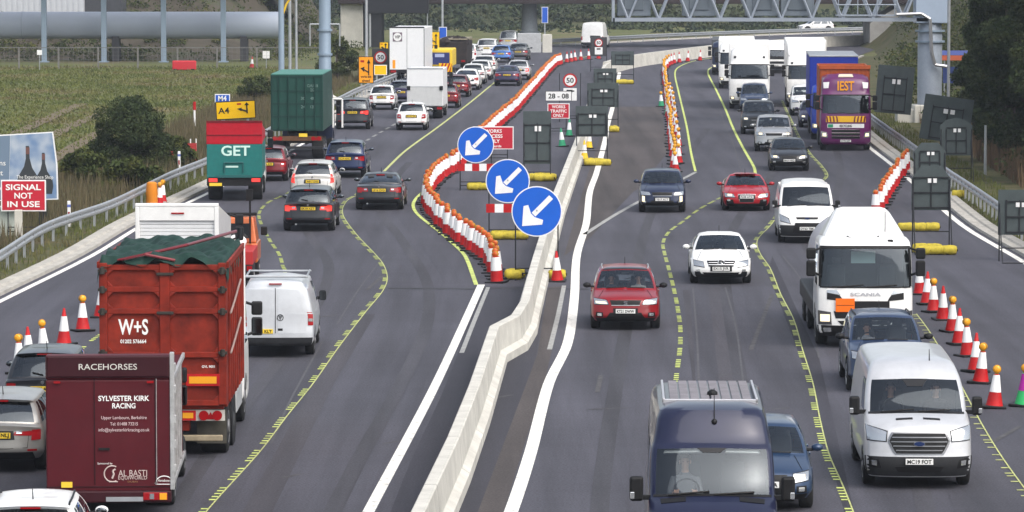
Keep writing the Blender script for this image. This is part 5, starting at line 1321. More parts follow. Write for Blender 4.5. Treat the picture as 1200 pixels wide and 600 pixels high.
# ---------------------------------------------------------------- vehicles towards the camera (right carriageway)
RED = (.34, .003, .010); CWHITE = (.78, .78, .77); NAVY = (.012, .02, .055); BLK = (.012, .013, .016); SILVER = (.45, .46, .47); GREY = (.10, .105, .115); DGREY = (.03, .032, .038)
PRED = paint('bright red', RED, .3); PWHITE = paint('white', CWHITE, .35); PNAVY = paint('navy', NAVY, .3, .2); PBLACK = paint('black', BLK, .3); PSILVER = paint('silver', SILVER, .35, .55); PGREY = paint('graphite', DGREY, .35, .3); PMID = paint('steel grey', GREY, .35, .3); PBLUE = paint('mid blue', (.03, .12, .38), .3, .3); PDRED = paint('dark red', (.16, .008, .014), .3, .2); PPURP = paint('dark violet', (.035, .03, .075), .3, .3); PSKY = paint('slate blue', (.030, .052, .11), .32, .35); PLB = paint('light blue', (.08, .20, .52), .35, .2)
def badge_oval(root, p, w=.22, h=.09):
    n = 28; o = MB().prism([(w/2*cos(2*pi*i/n), h/2*sin(2*pi*i/n)) for i in range(n)], -.012, .01).build('badge', CHROME, root); o.location = p
    q = MB().prism([(w*.46*cos(2*pi*i/n), h*.44*sin(2*pi*i/n)) for i in range(n)], -.017, -.011).build('badge_face', BADGEB, o); return o
def ring(c, r, t, y=0, n=28):
    return [Vector((c[0] + r*cos(2*pi*i/n), y, c[1] + r*sin(2*pi*i/n))) for i in range(n+1)]
# --- red crossover near the middle
l = 'deep red crossover with two people, alone in the lane beside the barrier'
DRV[(l, True)] = 'driver in a dark top at the wheel of the deep red crossover'; DRV[(l, False)] = 'front passenger in a pale top in the deep red crossover'
r_, sh, t = car(l, 733, 388, 'front', paint('deep red', (.22, .002, .006), .3), 'hatch', 'crossover', H=1.57, W=.935, hz=.88, cowl=(1.0, 1.06), yaw=-1.2, lit=False, plate_s='KT21 DWW', near=True, mir=BLACK, head='slim', grille='low', rails=STEEL, drivers=((-.36, (.05, .05, .07), (.05, .03, .02)), (.36, (.35, .33, .32), (.03, .02, .02))))
sh.patch(r_, 'daytime_lamp', HEADLIT, 'f', [(.54, .72), (.86, .735), (.88, .79), (.58, .775)], .010, 5, 2, mirror=True)
p = sh.F(0, sh.kz(.745)); q = MB().prism([(-.05, -.045), (.05, -.045), (.05, .0), (-.02, .01), (-.02, .02), (.05, .02), (.05, .05), (-.05, .05), (-.05, .0), (.02, -.01), (.02, -.02), (-.05, -.02)][::-1], -.02, 0).build('badge', CHROME, r_); q.location = p + Vector((0, -.01, 0))
sh.patch(r_, 'roof_panel', PBLACK, 'f', [(-.9, 10.25), (.9, 10.25), (.9, 11.5), (-.9, 11.5)], .006, 12, 4, zs=False)
# --- white saloon with the star
l = 'white saloon with a wide chrome barred grille, behind the deep red crossover'
r_, sh, t = car(l, 845, 334, 'front', PWHITE, 'saloon', 'saloon', W=.93, grille='wide', head='big', plate_s='EX15 JVR', near=True, yaw=-1.5)
p = sh.F(0, sh.kz(.66)) + Vector((0, -.03, 0)); b = MB().tube(ring((0, 0), .10, .012), .012, 6)
for a in (90, 210, 330): b.cyl((0, 0, 0), (.095*cos(R(a)), 0, .095*sin(R(a))), .016, .007, 6)
q = b.build('star_badge', CHROME, r_); q.location = p
sh.patch(r_, 'bumper_vent', BLACK, 'f', [(.66, .30), (.88, .32), (.88, .40), (.70, .40)], .010, 5, 3, mirror=True)
# --- dark blue crossover, red coupe
car('dark navy crossover with lit corner lamps, level with the red coupe', 776, 250, 'front', PNAVY, 'suv', 'crossover', H=1.56, W=.90, hz=.86, L=4.35, yaw=-2, lit=False, near=True, plate_s='YE17 XCT')[1].patch(bpy.data.objects[[o.name for o in bpy.data.objects if o.get('label', '').startswith('dark navy crossover')][0]], 'corner_lamp', HEADLIT, 'f', [(.76, .44), (.87, .44), (.87, .66), (.76, .64)], .014, 3, 4, mirror=True)
l = 'bright red sports coupe with a tall dark grille beside the navy crossover'
r_, sh, t = car(l, 875, 248, 'front', PRED, 'coupe', 'coupe', yaw=-1.5, near=True, grille='big', head='slim', lit=True, plate_s='FL08 AYX')
b = MB()
for i in range(4): b.tube([v_ + Vector((0, -.03, 0)) for v_ in ring((-.105 + .07*i, .64), .05, .01, sh.F(0, sh.kz(.64)).y, 16)], .007, 5)
b.build('ring_badge', CHROME, r_)
sh.patch(r_, 'bumper_vent', BLACK, 'f', [(.55, .30), (.88, .32), (.88, .44), (.58, .46)], .008, 5, 3, mirror=True)
# --- further cars
car('black hatchback with lit headlamps and a white plate in front of the purple lorry', 925, 201, 'front', PBLACK, 'hatch', 'hatchback', L=4.3, W=.90, H=1.42, grille='kidney', lit=True, near=True, yaw=-2.5, plate_s='BN19 VKD')
car('silver grey sport utility car with lit headlamps behind the black hatchback', 907, 178, 'front', PSILVER, 'bigsuv', 'suv', lit=True, near=True, yaw=-3, H=1.7)
car('black sport utility car with round lit headlamps in front of the white lorry', 889, 158, 'front', PBLACK, 'bigsuv', 'suv', lit=True, near=True, head='round', yaw=-3)
car('light blue grey estate hugging the front of the white high-roof lorry', 884, 131, 'front', PSKY, 'mpv', 'estate_car', far=True, near=True, yaw=-3)
car('white sport utility car with a black grille left of the blue lorry', 945, 136, 'front', PWHITE, 'bigsuv', 'suv', far=True, near=True, yaw=-3, grille='low')
car('dark violet hatchback with one lit headlamp peeking out left of the blue lorry', 955, 150, 'front', PPURP, 'hatch', 'hatchback', lit=True, far=True, yaw=-3, head='round')
# --- blue people carrier car beside the white van (Kuga), car behind the dark van
l = 'slate blue sport utility car between the white lorry and the silver van'
DRV[(l, True)] = 'driver in a grey top in the slate blue sport utility car'
car(l, 1041, 462, 'front', PSKY, 'suv', 'suv', H=1.68, W=.93, hz=.98, cowl=(1.05, 1.14), head='big', plate_s='LR68 WTE', near=True, yaw=-1.5, rails=BLACK, mir=BLACK, drivers=((-.37, (.25, .25, .27), (.12, .07, .04)),))
car('dark blue hatchback mostly hidden behind the navy minibus', 896, 602, 'front', paint('petrol blue', (.02, .045, .10), .3, .3), 'hatch', 'hatchback', W=.91, near=True, yaw=-2, head='big', lit=True, plate_s='GU20 RZA', mir=paint('petrol blue', (.02, .045, .10), .3, .3))

# --- silver van in front
l = 'silver panel van with a black grille and two people, nearest the right picture edge'
PSV = paint('van silver', (.54, .55, .57), .36, .3)
r_, sh, P, ps, L, W, H = van(l, 1077, 575, 'front', PSV, L=5.5, W=1.03, H=2.32, hz=1.22, cowl=(.80, 1.42), ws=(1.45, 1.97), zb=.24, yaw=-1.6, tum=.86, head=[(.62, .93), (.95, .95), (.98, 1.22), (.60, 1.10)], lower=DARK, at=None)
P('bonnet_front', PSV, 'f', [(-.9, .64), (.9, .64), (.9, .70), (-.9, .70)], off=.004, nu=16, nv=2)
g_ = P('grille', BLACK, 'f', [(-.42, .70), (.42, .70), (.55, .94), (-.55, .94)], off=.02, nu=12, nv=4)[0]; P('grille', BLACK, 'f', [(-.55, .94), (.55, .94), (.48, 1.07), (-.48, 1.07)], off=.02, nu=12, nv=3)
DC = mat('dark chrome', (.22, .22, .23), .25, .9); P('grille_frame', DC, 'f', [(-.45, .675), (.45, .675), (.585, .94), (-.585, .94)], off=.013, nu=12, nv=4); P('grille_frame', DC, 'f', [(-.585, .94), (.585, .94), (.51, 1.095), (-.51, 1.095)], off=.013, nu=12, nv=3)
for z, u_ in ((.76, .43), (.84, .48), (.92, .52), (1.0, .50)): sh.patch(g_, 'grille_bar', DC, 'f', [(-u_, z-.010), (u_, z-.010), (u_, z+.010), (-u_, z+.010)], .030, 10, 1)
badge_oval(r_, sh.F(0, sh.kz(.89)) + Vector((0, -.055, 0)), .22, .095)
P('lower_grille', BLACK, 'f', [(-.40, .36), (.40, .36), (.46, .46), (-.46, .46)], off=.02, nu=8, nv=2)
P('fog_lamp', CLEARL, 'f', [(.78, .47), (.87, .48), (.87, .57), (.78, .56)], off=.02, nu=3, nv=3, mirror=True)
P('fog_recess', BLACK, 'f', [(.70, .42), (.92, .44), (.92, .62), (.74, .58)], off=.016, nu=4, nv=3, mirror=True)
p = sh.F(0, sh.kz(.55)); plate(r_, (0, p.y - .045, .555), 'MC19 FOT', PLATEW)
for sg in (-1, 1): P('bonnet_vent', BLACK, 'f', [(sg*.42, 1.30), (sg*.10, 1.31), (sg*.10, 1.335), (sg*.42, 1.325)], off=.008, nu=6, nv=1); tall_mirror(r_, sg*(W-.06), 1.05, 1.50, sg, .36, .20)
van_wheels(r_, W, L); van_cabin(r_, W, (.80, 1.42), .85); wipers(r_, sh)
P('cowl_panel', BLACK, 'f', [(-.93, 6.72), (.93, 6.72), (.93, 7.02), (-.93, 7.02)], off=.006, nu=14, nv=1, zs=False)
P('screen_band', mat('screen tint band', (.02, .02, .022), .3), 'f', [(-.16, 8.45), (.16, 8.45), (.28, 9.0), (-.28, 9.0)], off=.006, nu=4, nv=2, zs=False)
q = sh.F(.45, 11.2); MB().cyl(q, q + Vector((.0, .05, .22)), .012, .006, 6).build('aerial', BLACK, r_)
for v_ in range(9):
    pts = [sh.SD(.04 + .92*v_/8, 11.6, sg) for sg in (-1, 1)]
    if v_ % 2 == 0: MB().tube([pts[0] + Vector((.15, 0, .0)), pts[1] + Vector((-.15, 0, .0))], .02, 5).build('roof_rib', PSV, r_)
M_ = lambda p: Matrix.Translation(r_.location) @ Matrix.Rotation(r_.rotation_euler.z, 4, 'Z') @ Vector(p)
person('d1', 'driver in a dark jacket at the wheel of the silver van', M_((-.42, 1.95, .98)), r_.rotation_euler.z, (.03, .03, .035), (.03, .02, .015))
person('d2', 'passenger in a black top in the silver van', M_((.45, 1.95, .98)), r_.rotation_euler.z, (.03, .025, .025), (.06, .03, .02), arms=0)
# --- navy minibus at the bottom
l = 'navy high-roof minibus with a ridged roof at the bottom edge'
r_, sh, P, ps, L, W, H = van(l, 836, 706, 'front', paint('deep navy', (.009, .012, .040), .3, .2), L=5.9, W=1.06, H=2.90, hz=1.32, cowl=(.85, 1.60), ws=(1.38, 2.27), zb=.24, yaw=-1.5, tum=.90, lower=BLACK)
sh2 = sh
P('grille', BLACK, 'f', [(-.40, .72), (.40, .72), (.46, 1.0), (-.46, 1.0)], off=.014, nu=10, nv=4)
p = sh.F(0, sh.kz(.55)); plate(r_, (0, p.y - .03, .52), 'HV16 LTO', PLATEW)
for sg in (-1, 1): tall_mirror(r_, sg*(W-.06), 1.05, 1.66, sg, .40, .22); P('bonnet_vent', BLACK, 'f', [(sg*.80, 1.50), (sg*.42, 1.52), (sg*.42, 1.57), (sg*.82, 1.55)], off=.01, nu=6, nv=1)
van_wheels(r_, W, L); van_cabin(r_, W, (.85, 1.58), 1.08); wipers(r_, sh, r=.018)
P('cowl_panel', BLACK, 'f', [(-.93, 6.8), (.93, 6.8), (.93, 7.02), (-.93, 7.02)], off=.006, nu=14, nv=1, zs=False)
ROOFM = mat('dusty roof panels', (.20, .185, .20), .55, noise=.25, nscale=3)
b = MB(); y0 = 2.7
for i in range(8): b.box(-.66 + i*.17, -.66 + i*.17 + .145, 2.75, 5.4, 2.88, 2.915)
b.build('roof_panel', ROOFM, r_, bevel=.012)
b = MB().box(-.78, .78, 2.66, 2.72, 2.84, 2.91)
for sg in (-1, 1): b.box(sg*.76-.02, sg*.76+.02, 2.66, 5.4, 2.80, 2.93)
b.build('roof_rim', mat('silver roof rim', (.5, .5, .53), .35, .5), r_, bevel=.01)
MB().lathe([(.09, 2.9), (.085, 2.96), (.03, 3.0)], (.05, 3.3, 0), 14).build('roof_dome', BLACK, r_, True)
q = sh.F(.05, 10.6); MB().ell(q, (.05, .05, .05), 10, 6).build('aerial_base', BLACK, r_, True); MB().cyl(q, q + Vector((0, .22, .52)), .010, .005, 6).build('aerial', BLACK, r_)
for sg in (-1, 1): P('sun_visor', mat('pale visor', (.45, .45, .44), .7), 'f', [(sg*.12 if sg < 0 else .22, 8.80), (sg*.80, 8.80), (sg*.78, 8.95), (sg*.14 if sg < 0 else .24, 8.95)], off=-.05, nu=5, nv=1, zs=False)
P('screen_band', mat('screen tint band', (.02, .02, .022), .3), 'f', [(-.14, 8.72), (.14, 8.72), (.24, 9.0), (-.24, 9.0)], off=.006, nu=4, nv=2, zs=False)
M_ = lambda p: Matrix.Translation(r_.location) @ Matrix.Rotation(r_.rotation_euler.z, 4, 'Z') @ Vector(p)
person('d3', 'driver in a grey jumper and white collar in the navy minibus', M_((-.42, 1.78, 1.26)), r_.rotation_euler.z, (.16, .16, .17), (.25, .20, .16))
# sliding side glass of the minibus
for sg in (-1, 1):
    for v0, v1 in ((.26, .48), (.52, .74), (.78, .96)):
        pts = [sh.SD(v, k, sg) + Vector((sg*.012, 0, 0)) for v, k in ((v0, 7.15), (v1, 7.15), (v1, 8.9), (v0, 8.9))]
        MB().add([tuple(p) for p in pts], [(0, 1, 2, 3)]).build('side_window', mat('black side glass', (.01, .011, .013), .06, coat=1), r_)
# --- white van (mid)
l = 'white panel van with a black bumper behind the white tank lorry'
r_, sh, P, ps, L, W, H = van(l, 946, 286, 'front', PWHITE, L=4.97, W=.99, H=2.0, hz=1.02, cowl=(.95, 1.26), ws=(1.66, 1.87), zb=.24, yaw=-2, tum=.84, head=[(.60, .70), (.93, .78), (.96, 1.02), (.66, .86)])
P('grille', BLACK, 'f', [(-.36, .84), (.36, .84), (.40, .91), (-.40, .91)], off=.012, nu=8, nv=2); P('lower_grille', BLACK, 'f', [(-.52, .40), (.52, .40), (.42, .72), (-.42, .72)], off=.02, nu=8, nv=3)
badge_oval(r_, sh.F(0, sh.kz(.875)) + Vector((0, -.03, 0)), .18, .075)
p = sh.F(0, sh.kz(.52)); plate(r_, (0, p.y - .045, .53), 'DY63 TBK', PLATEW)
for sg in (-1, 1): tall_mirror(r_, sg*(W-.10), 1.15, 1.30, sg, .26, .18)
van_wheels(r_, W, L); van_cabin(r_, W, (.95, 1.26), .60); wipers(r_, sh)

# ---------------------------------------------------------------- lorries towards the camera
def at_front(px, py, yaw): g = G(px, py); return (g.x, g.y, 0), R(yaw)
# white tank lorry with orange plate
lo, rz = at_front(1014, 409, -1.2); W = 1.22
r_ = thing('tank_lorry', 'white lorry with an orange hazard plate and a rounded white tank behind its cab', 'lorry', lo, rz)
sh = cab(r_, PWHITE, W, 2.92, 1.58, 2.60, 2.2, slope=.05, dome=.90); P = lambda *a, **k: sh.patch(r_, *a, **k)
P('bumper', BLACK, 'f', [(-.99, .33), (.99, .33), (.99, .60), (-.99, .60)], off=.014, nu=20, nv=3)
P('upper_grille', BLACK, 'f', [(-.58, 1.03), (.50, 1.03), (.50, 1.22), (-.58, 1.22)], off=.012, nu=8, nv=2)
P('lower_grille', BLACK, 'f', [(-.62, .78), (.62, .78), (.66, .96), (-.66, .96)], off=.012, nu=8, nv=2)
P('bottom_grille', BLACK, 'f', [(-.50, .62), (.50, .62), (.58, .72), (-.58, .72)], off=.012, nu=8, nv=2)
P('headlight', mat('dark lamp housing', (.06, .06, .065), .2, coat=1), 'f', [(.70, .62), (.97, .62), (.98, .98), (.72, .94)], off=.012, nu=5, nv=4, mirror=True)
P('headlight_bulb', HEADLIT, 'f', [(-.93, .70), (-.74, .70), (-.74, .88), (-.93, .88)], off=.020, nu=3, nv=3); P('headlight_bulb', CLEARL, 'f', [(.74, .70), (.93, .70), (.93, .88), (.74, .88)], off=.020, nu=3, nv=3)
P('fog_lamp', CLEARL, 'f', [(.72, .44), (.88, .44), (.88, .54), (.72, .54)], off=.022, nu=3, nv=2, mirror=True)
P('upper_lamp', CLEARL, 'f', [(.52, 1.38), (.80, 1.43), (.80, 1.50), (.60, 1.50)], off=.012, nu=4, nv=3, mirror=True); P('upper_lamp_recess', BLACK, 'f', [(.46, 1.22), (.80, 1.26), (.80, 1.43), (.54, 1.37)], off=.010, nu=4, nv=3, mirror=True)
p = sh.F(-.48, sh.kz(1.12)); q = MB().box(-.24, .24, -.02, .01, -.17, .17).build('hazard_plate', mat('orange hazard', (.85, .16, .01), .45), r_); q.location = (-.52, p.y - .035, 1.12); MB().box(-.22, .22, -.024, -.019, -.006, .006).build('plate_line', INK, q)
text('SCANIA', r_, mat('grey lettering', (.42, .43, .46), .4), (0, sh.F(0, sh.kz(1.40)).y - .02, 1.395), .085, .78, bold=True)
P('screen_visor', BLACK, 'f', [(-.96, 8.82), (.96, 8.82), (.96, 9.08), (-.96, 9.08)], off=.012, nu=16, nv=2, zs=False)
P('scuttle', BLACK, 'f', [(-.95, 6.55), (.95, 6.55), (.95, 7.02), (-.95, 7.02)], off=.010, nu=16, nv=2, zs=False)
q = MB().box(-.32, .30, .9, .92, 2.12, 2.42).build('screen_reflection', mat('pale green reflection', (.45, .62, .60), .3), r_)  # added panel that paints a greenish white reflection into the windscreen
MB().tube([(-.45, .62, 2.84), (-.38, .58, 2.80), (.30, .58, 2.80), (.37, .62, 2.84)], .018, 6).build('sun_visor_rail', BLACK, r_)
MB().cyl((.55, .95, 2.85), (.55, 1.0, 3.45), .012, n=6).build('aerial', BLACK, r_); MB().box(.58, .72, .42, .60, 2.64, 2.76).build('camera', BLACK, r_, bevel=.02)
wipers(r_, sh, r=.018); lorry_mirrors(r_, W, 2.28)
for sg in (-1, 1): P('pillar_trim', BLACK, 'f', [(sg*.925, 7), (sg*.975, 7), (sg*.975, 9), (sg*.925, 9)], off=.008, nu=2, nv=6, zs=False)
MB().lathe([(.2, 2.55), (.8, 2.6), (1.0, 2.85), (1.0, 9.0), (.8, 9.3), (.2, 9.35)], (0, 0, 0), 32, 'y').build('tank', mat('tank grey', (.45, .44, .48), .35, noise=.06), r_, 40).location = (0, 0, 1.85)
MB().add([(-1.10, .62, 2.72), (1.10, .62, 2.72), (1.16, 2.3, 2.66), (-1.16, 2.3, 2.66), (-.64, 1.9, 3.50), (.64, 1.9, 3.50), (.66, 2.3, 3.48), (-.66, 2.3, 3.48)], [(0,3,2,1),(4,5,6,7),(0,1,5,4),(1,2,6,5),(2,3,7,6),(3,0,4,7)]).build('roof_deflector', PWHITE, r_, bevel=.16)
chassis(r_, 1.0, 9.2); lorry_wheels(r_, (1.35, 5.4, 7.6), W, .5, (5.4, 7.6))
MB().box(-1.22, -.6, 2.4, 9.0, .6, 1.05).box(.6, 1.22, 2.4, 9.0, .6, 1.05).build('side_skirt', DARK, r_, bevel=.05)
# purple lorry
lo, rz = at_front(991, 177, -3.0); PUR = paint('purple', (.12, .012, .10), .35)
r_ = thing('skip_lorry', 'purple lorry with yellow lettering over its windscreen and an orange body behind', 'lorry', lo, rz)
sh = cab(r_, PUR, 1.25, 3.75, 1.85, 2.75, 2.3); P = lambda *a, **k: sh.patch(r_, *a, **k)
OR = mat('yellow orange lettering', (.80, .32, .01), .5)
text('IEST', r_, OR, (0, sh.F(0, sh.kz(3.2)).y - .02, 3.2), .46, .82, bold=True, rot=(pi/2 - .16, 0, 0)).location.y -= .06
P('upper_marking', WHITE, 'f', [(.72, 3.1), (.92, 3.1), (.95, 3.4), (.70, 3.4)], off=.010, nu=3, nv=3, mirror=True); P('roof_board', mat('cream board', (.72, .66, .5), .5), 'f', [(-.35, 3.60), (.35, 3.60), (.35, 3.72), (-.35, 3.72)], off=.05, nu=4, nv=2)
P('striped_board', mat('yellow band', (.75, .42, .02), .5), 'f', [(-.78, 1.42), (.78, 1.42), (.78, 1.72), (-.78, 1.72)], off=.012, nu=10, nv=2)
for i in range(4):
    for sg in (-1, 1): P('stripe', PDRED, 'f', [(sg*(.30+i*.13), 1.43), (sg*(.36+i*.13), 1.43), (sg*(.40+i*.13), 1.71), (sg*(.34+i*.13), 1.71)], off=.018, nu=2, nv=2)
P('name_board', WHITE, 'f', [(-.72, 1.14), (.72, 1.14), (.72, 1.34), (-.72, 1.34)], off=.012, nu=8, nv=2)
text('RECYCLING', r_, INK, (0, sh.F(0, sh.kz(1.24)).y - .025, 1.24), .12, .6, bold=True); P('green_mark', MATS['green cone'], 'f', [(-.70, 1.16), (-.5, 1.16), (-.5, 1.32), (-.70, 1.32)], off=.016, nu=2, nv=2)
for z in (.66, .82, .98): P('grille', BLACK, 'f', [(-.55, z-.05), (.55, z-.05), (.56, z+.06), (-.56, z+.06)], off=.012, nu=8, nv=2); P('grille_bar', CHROME, 'f', [(-.55, z+.065), (.55, z+.065), (.55, z+.085), (-.55, z+.085)], off=.018, nu=8, nv=1)
P('headlight', CLEARL, 'f', [(.70, .66), (.95, .68), (.97, .98), (.74, .92)], off=.012, nu=5, nv=4, mirror=True); P('headlight_bulb', HEADLIT, 'f', [(.76, .72), (.90, .73), (.90, .88), (.78, .88)], off=.02, nu=3, nv=3, mirror=True)
P('screen_visor', BLACK, 'f', [(-.96, 8.9), (.96, 8.9), (.96, 9.2), (-.96, 9.2)], off=.012, nu=16, nv=2, zs=False)
p = sh.F(0, sh.kz(.5)); plate(r_, (0, p.y - .03, .5), 'GT70 ADY', PLATEW); wipers(r_, sh); lorry_mirrors(r_, 1.25, 2.45)
OB = mat('orange steel', (.45, .10, .03), .6, noise=.25, nscale=2)
b = MB().box(-1.25, 1.25, 2.5, 2.6, 1.1, 4.05).box(-1.25, 1.25, 2.5, 8.5, 1.0, 1.1).box(-1.25, -1.18, 2.5, 8.5, 1.1, 4.05).box(1.18, 1.25, 2.5, 8.5, 1.1, 4.05).box(-1.25, 1.25, 8.4, 8.5, 1.1, 4.05)
for x in range(-5, 6): b.box(x*.22-.03, x*.22+.03, 2.46, 2.5, 3.1, 3.95)
b.box(-1.28, 1.28, 2.42, 2.55, 3.95, 4.15); b.build('body', OB, r_, bevel=.015); chassis(r_, .8, 8.5); lorry_wheels(r_, (1.35, 5.6, 7.0), 1.25, .5, (5.6, 7.0))
# blue lorry
lo, rz = at_front(978, 164, -3.0); BLU = paint('royal blue', (.018, .05, .36), .4)
r_ = thing('curtain_lorry', 'royal blue box lorry half hidden behind the purple lorry', 'lorry', lo, rz)
sh = cab(r_, BLU, 1.22, 2.9, 1.6, 2.45, 2.0); P = lambda *a, **k: sh.patch(r_, *a, **k)
P('grille', BLACK, 'f', [(-.6, .8), (.6, .8), (.6, 1.3), (-.6, 1.3)], off=.012, nu=8, nv=3); P('headlight', CLEARL, 'f', [(.70, .6), (.95, .6), (.95, .85), (.72, .85)], off=.012, nu=4, nv=3, mirror=True); P('headlight_bulb', HEADLIT, 'f', [(.76, .66), (.88, .66), (.88, .8), (.76, .8)], off=.02, nu=3, nv=3, mirror=True); lorry_mirrors(r_, 1.22, 2.1)
MB().box(-1.27, 1.27, 2.2, 11, 1.1, 4.25).build('box_body', mat('blue curtain', (.016, .04, .33), .55, noise=.1), r_, bevel=.04); MB().box(-1.29, 1.29, 2.18, 11.02, 4.25, 4.33).build('roof', STEEL, r_, bevel=.02)
chassis(r_, .8, 11); lorry_wheels(r_, (1.35, 7, 9), 1.22, .5, (7, 9), True)
def white_lorry(label, px, py, H, wb, wt, box, boxm, badge=None, yaw=-3.2, color=None, fair=None):
    lo, rz = at_front(px, py, yaw); r_ = thing('box_lorry', label, 'lorry', lo, rz)
    sh = cab(r_, color or PWHITE, 1.24, H, wb, wt, 2.2); P = lambda *a, **k: sh.patch(r_, *a, **k)
    P('grille', BLACK, 'f', [(-.58, .75), (.58, .75), (.62, 1.32), (-.62, 1.32)], off=.012, nu=8, nv=4); P('grille_panel', WHITE, 'f', [(-.50, .95), (.50, .95), (.52, 1.08), (-.52, 1.08)], off=.02, nu=8, nv=2)
    P('bumper', DARK, 'f', [(-.99, .34), (.99, .34), (.99, .55), (-.99, .55)], off=.012, nu=16, nv=2)
    P('headlight', CLEARL, 'f', [(.70, .58), (.96, .60), (.97, .84), (.74, .80)], off=.012, nu=4, nv=3, mirror=True); P('headlight_bulb', HEADLIT, 'f', [(.76, .64), (.88, .64), (.88, .76), (.78, .76)], off=.02, nu=3, nv=3, mirror=True)
    P('screen_visor', BLACK, 'f', [(-.96, 8.85), (.96, 8.85), (.96, 9.15), (-.96, 9.15)], off=.012, nu=16, nv=2, zs=False); P('upper_lamp', DARK, 'f', [(.70, H-.62), (.82, H-.62), (.82, H-.48), (.70, H-.48)], off=.012, nu=2, nv=2, mirror=True)
    p = sh.F(0, sh.kz(.62)); plate(r_, (0, p.y - .03, .62), next(NPL), PLATEW); lorry_mirrors(r_, 1.24, (wb+wt)/2+.15)
    if box: MB().box(-1.27, 1.27, 2.5, 11, 1.15, box).build('box_body', boxm, r_, bevel=.04)
    if fair: MB().add([(-1.1, 1.0, H-.1), (1.1, 1.0, H-.1), (1.2, 2.4, fair), (-1.2, 2.4, fair), (-1.2, 2.4, H-.4), (1.2, 2.4, H-.4)], [(0, 1, 2, 3), (0, 3, 4), (1, 5, 2), (2, 5, 4, 3), (0, 4, 5, 1)]).build('wind_deflector', color or PWHITE, r_, bevel=.05)
    chassis(r_, .8, 11); lorry_wheels(r_, (1.35, 7, 8.6), 1.24, .5, (7, 8.6), True); return r_
white_lorry('white high-roof lorry right behind the black sport utility car', 878, 128, 3.75, 1.85, 2.75, 4.0, WHITE)
r_ = white_lorry('white lorry with a green leaf mark on its deflector, beside the blue lorry', 945, 126, 3.3, 1.75, 2.6, 4.1, WHITE, fair=4.1)
MB().lathe([(.17, -.01), (.17, .01)], (0, 0, 0), 16, 'y').build('leaf_mark', mat('pale green mark', (.45, .62, .20), .5), r_).location = (.2, 2.45, 3.8)
white_lorry('white lorry mostly hidden left of the white high-roof lorry', 863, 104, 3.2, 1.7, 2.5, 3.4, WHITE)
white_lorry('small white lorry in the gap between the two big white lorries', 909, 86, 2.2, 1.2, 1.8, 2.3, WHITE)
white_lorry('dark lorry at the very back, left of the hidden white lorry', 853, 88, 2.6, 1.4, 2.1, 2.7, PMID, color=PNAVY)
car('tiny white car on the far slip road above the bend', 935, 38, 'front', PWHITE, 'hatch', 'hatchback', far=True, yaw=-75)

# ---------------------------------------------------------------- vehicles seen from behind (left carriageway)
def B(label, px, py, color, kind, name=None, **k):
    k.setdefault('yaw', -2.4 if py < 140 else -1.0); return car(label, px, py, 'rear', color, kind, name or {'hatch': 'hatchback', 'small': 'hatchback', 'suv': 'suv', 'bigsuv': 'suv', 'estate': 'estate_car', 'saloon': 'saloon', 'coupe': 'coupe', 'mpv': 'people_carrier'}[kind], **k)
B('white car roof with rails and an aerial at the bottom left corner', 34, 702, PWHITE, 'hatch', W=.90, tail='wide', rails=BLACK, yaw=2.5, H=1.47)
B('silver estate with slim red lamps at the left picture edge behind the horsebox', -3, 556, paint('warm silver', (.34, .33, .31), .35, .5), 'estate', tail='slim', plate_s='OY70 NLJ', yaw=.5)
B('dark grey hatchback squeezed between the cones and the horsebox', 50, 497, PGREY, 'hatch', H=1.55, tail='block', plate_s='DK66 AP16', yaw=.5)
B('grey hatchback with bright brake lamps, nearest of the cars beside the snaking cones', 361, 272, PGREY, 'mpv', L=4.35, W=.925, tail='wide', brake=True, H=1.57, name='hatchback', plate_s='EK18 XZT')
B('white estate with tall red lamps right behind the grey hatchback', 366, 234, paint('pearl', (.62, .61, .58), .35, .2), 'estate', tail='tall', brake=True, H=1.5, W=.93)
B('dark grey saloon in the lane beside the snaking cones', 444, 247, PGREY, 'saloon', L=4.65, H=1.40, tail='wide', plate_s='LP16 OVD')
B('dark blue sport utility car next to the green container lorry', 404, 209, paint('x blue', (.010, .022, .075), .3, .3), 'suv', W=.93, tail='wide', H=1.62)
B('dark red hatchback to the right of the teal and red tipper lorry', 313, 213, PDRED, 'hatch', W=.87, H=1.5, tail='block')
B('dark graphite sport utility car behind the small white rounded hatchback', 413, 152, PGREY, 'bigsuv', tail='wide', brake=True, H=1.70)
B('small white rounded hatchback in front of the graphite sport utility car', 447, 129, PWHITE, 'small', W=.82, tail='block')
B('white hatchback alone in the middle lane just behind the white box van', 482, 153, PWHITE, 'small', W=.86, L=3.9, tail='block')
B('dark estate just left of the white box van', 470, 122, PPURP, 'estate', tail='wide', far=True)
B('dark red hatchback tucked at the right side of the white box van', 522, 127, PDRED, 'small', tail='block', far=True)
B('maroon saloon at the front of the row of white cars', 534, 114, paint('maroon', (.13, .01, .02), .3, .2), 'hatch', tail='wide', far=True)
B('white saloon just ahead of the maroon car', 546, 106, PWHITE, 'saloon', tail='wide', far=True)
B('white hatchback second in the row of white cars', 554, 99, PWHITE, 'hatch', tail='wide', far=True)
B('white hatchback with red lamps third in the row of white cars', 562, 94, PWHITE, 'hatch', tail='block', far=True)
B('white sport utility car at the head of the row of white cars', 567, 88, PWHITE, 'suv', tail='tall', far=True, H=1.5)
B('dark violet saloon alone in the right hand lane far off', 594, 101, PPURP, 'saloon', tail='wide', far=True)
B('pale car with red lamps just ahead of the dark violet saloon', 607, 94, paint('pale grey', (.5, .5, .52), .35), 'hatch', tail='block', brake=True, far=True)
B('bright blue hatchback far off beside the white sport utility car', 587, 73.5, PLB, 'hatch', tail='wide', far=True, yaw=-4)
B('white sport utility car far off left of the bright blue hatchback', 570, 69, PWHITE, 'bigsuv', tail='block', far=True, yaw=-4)
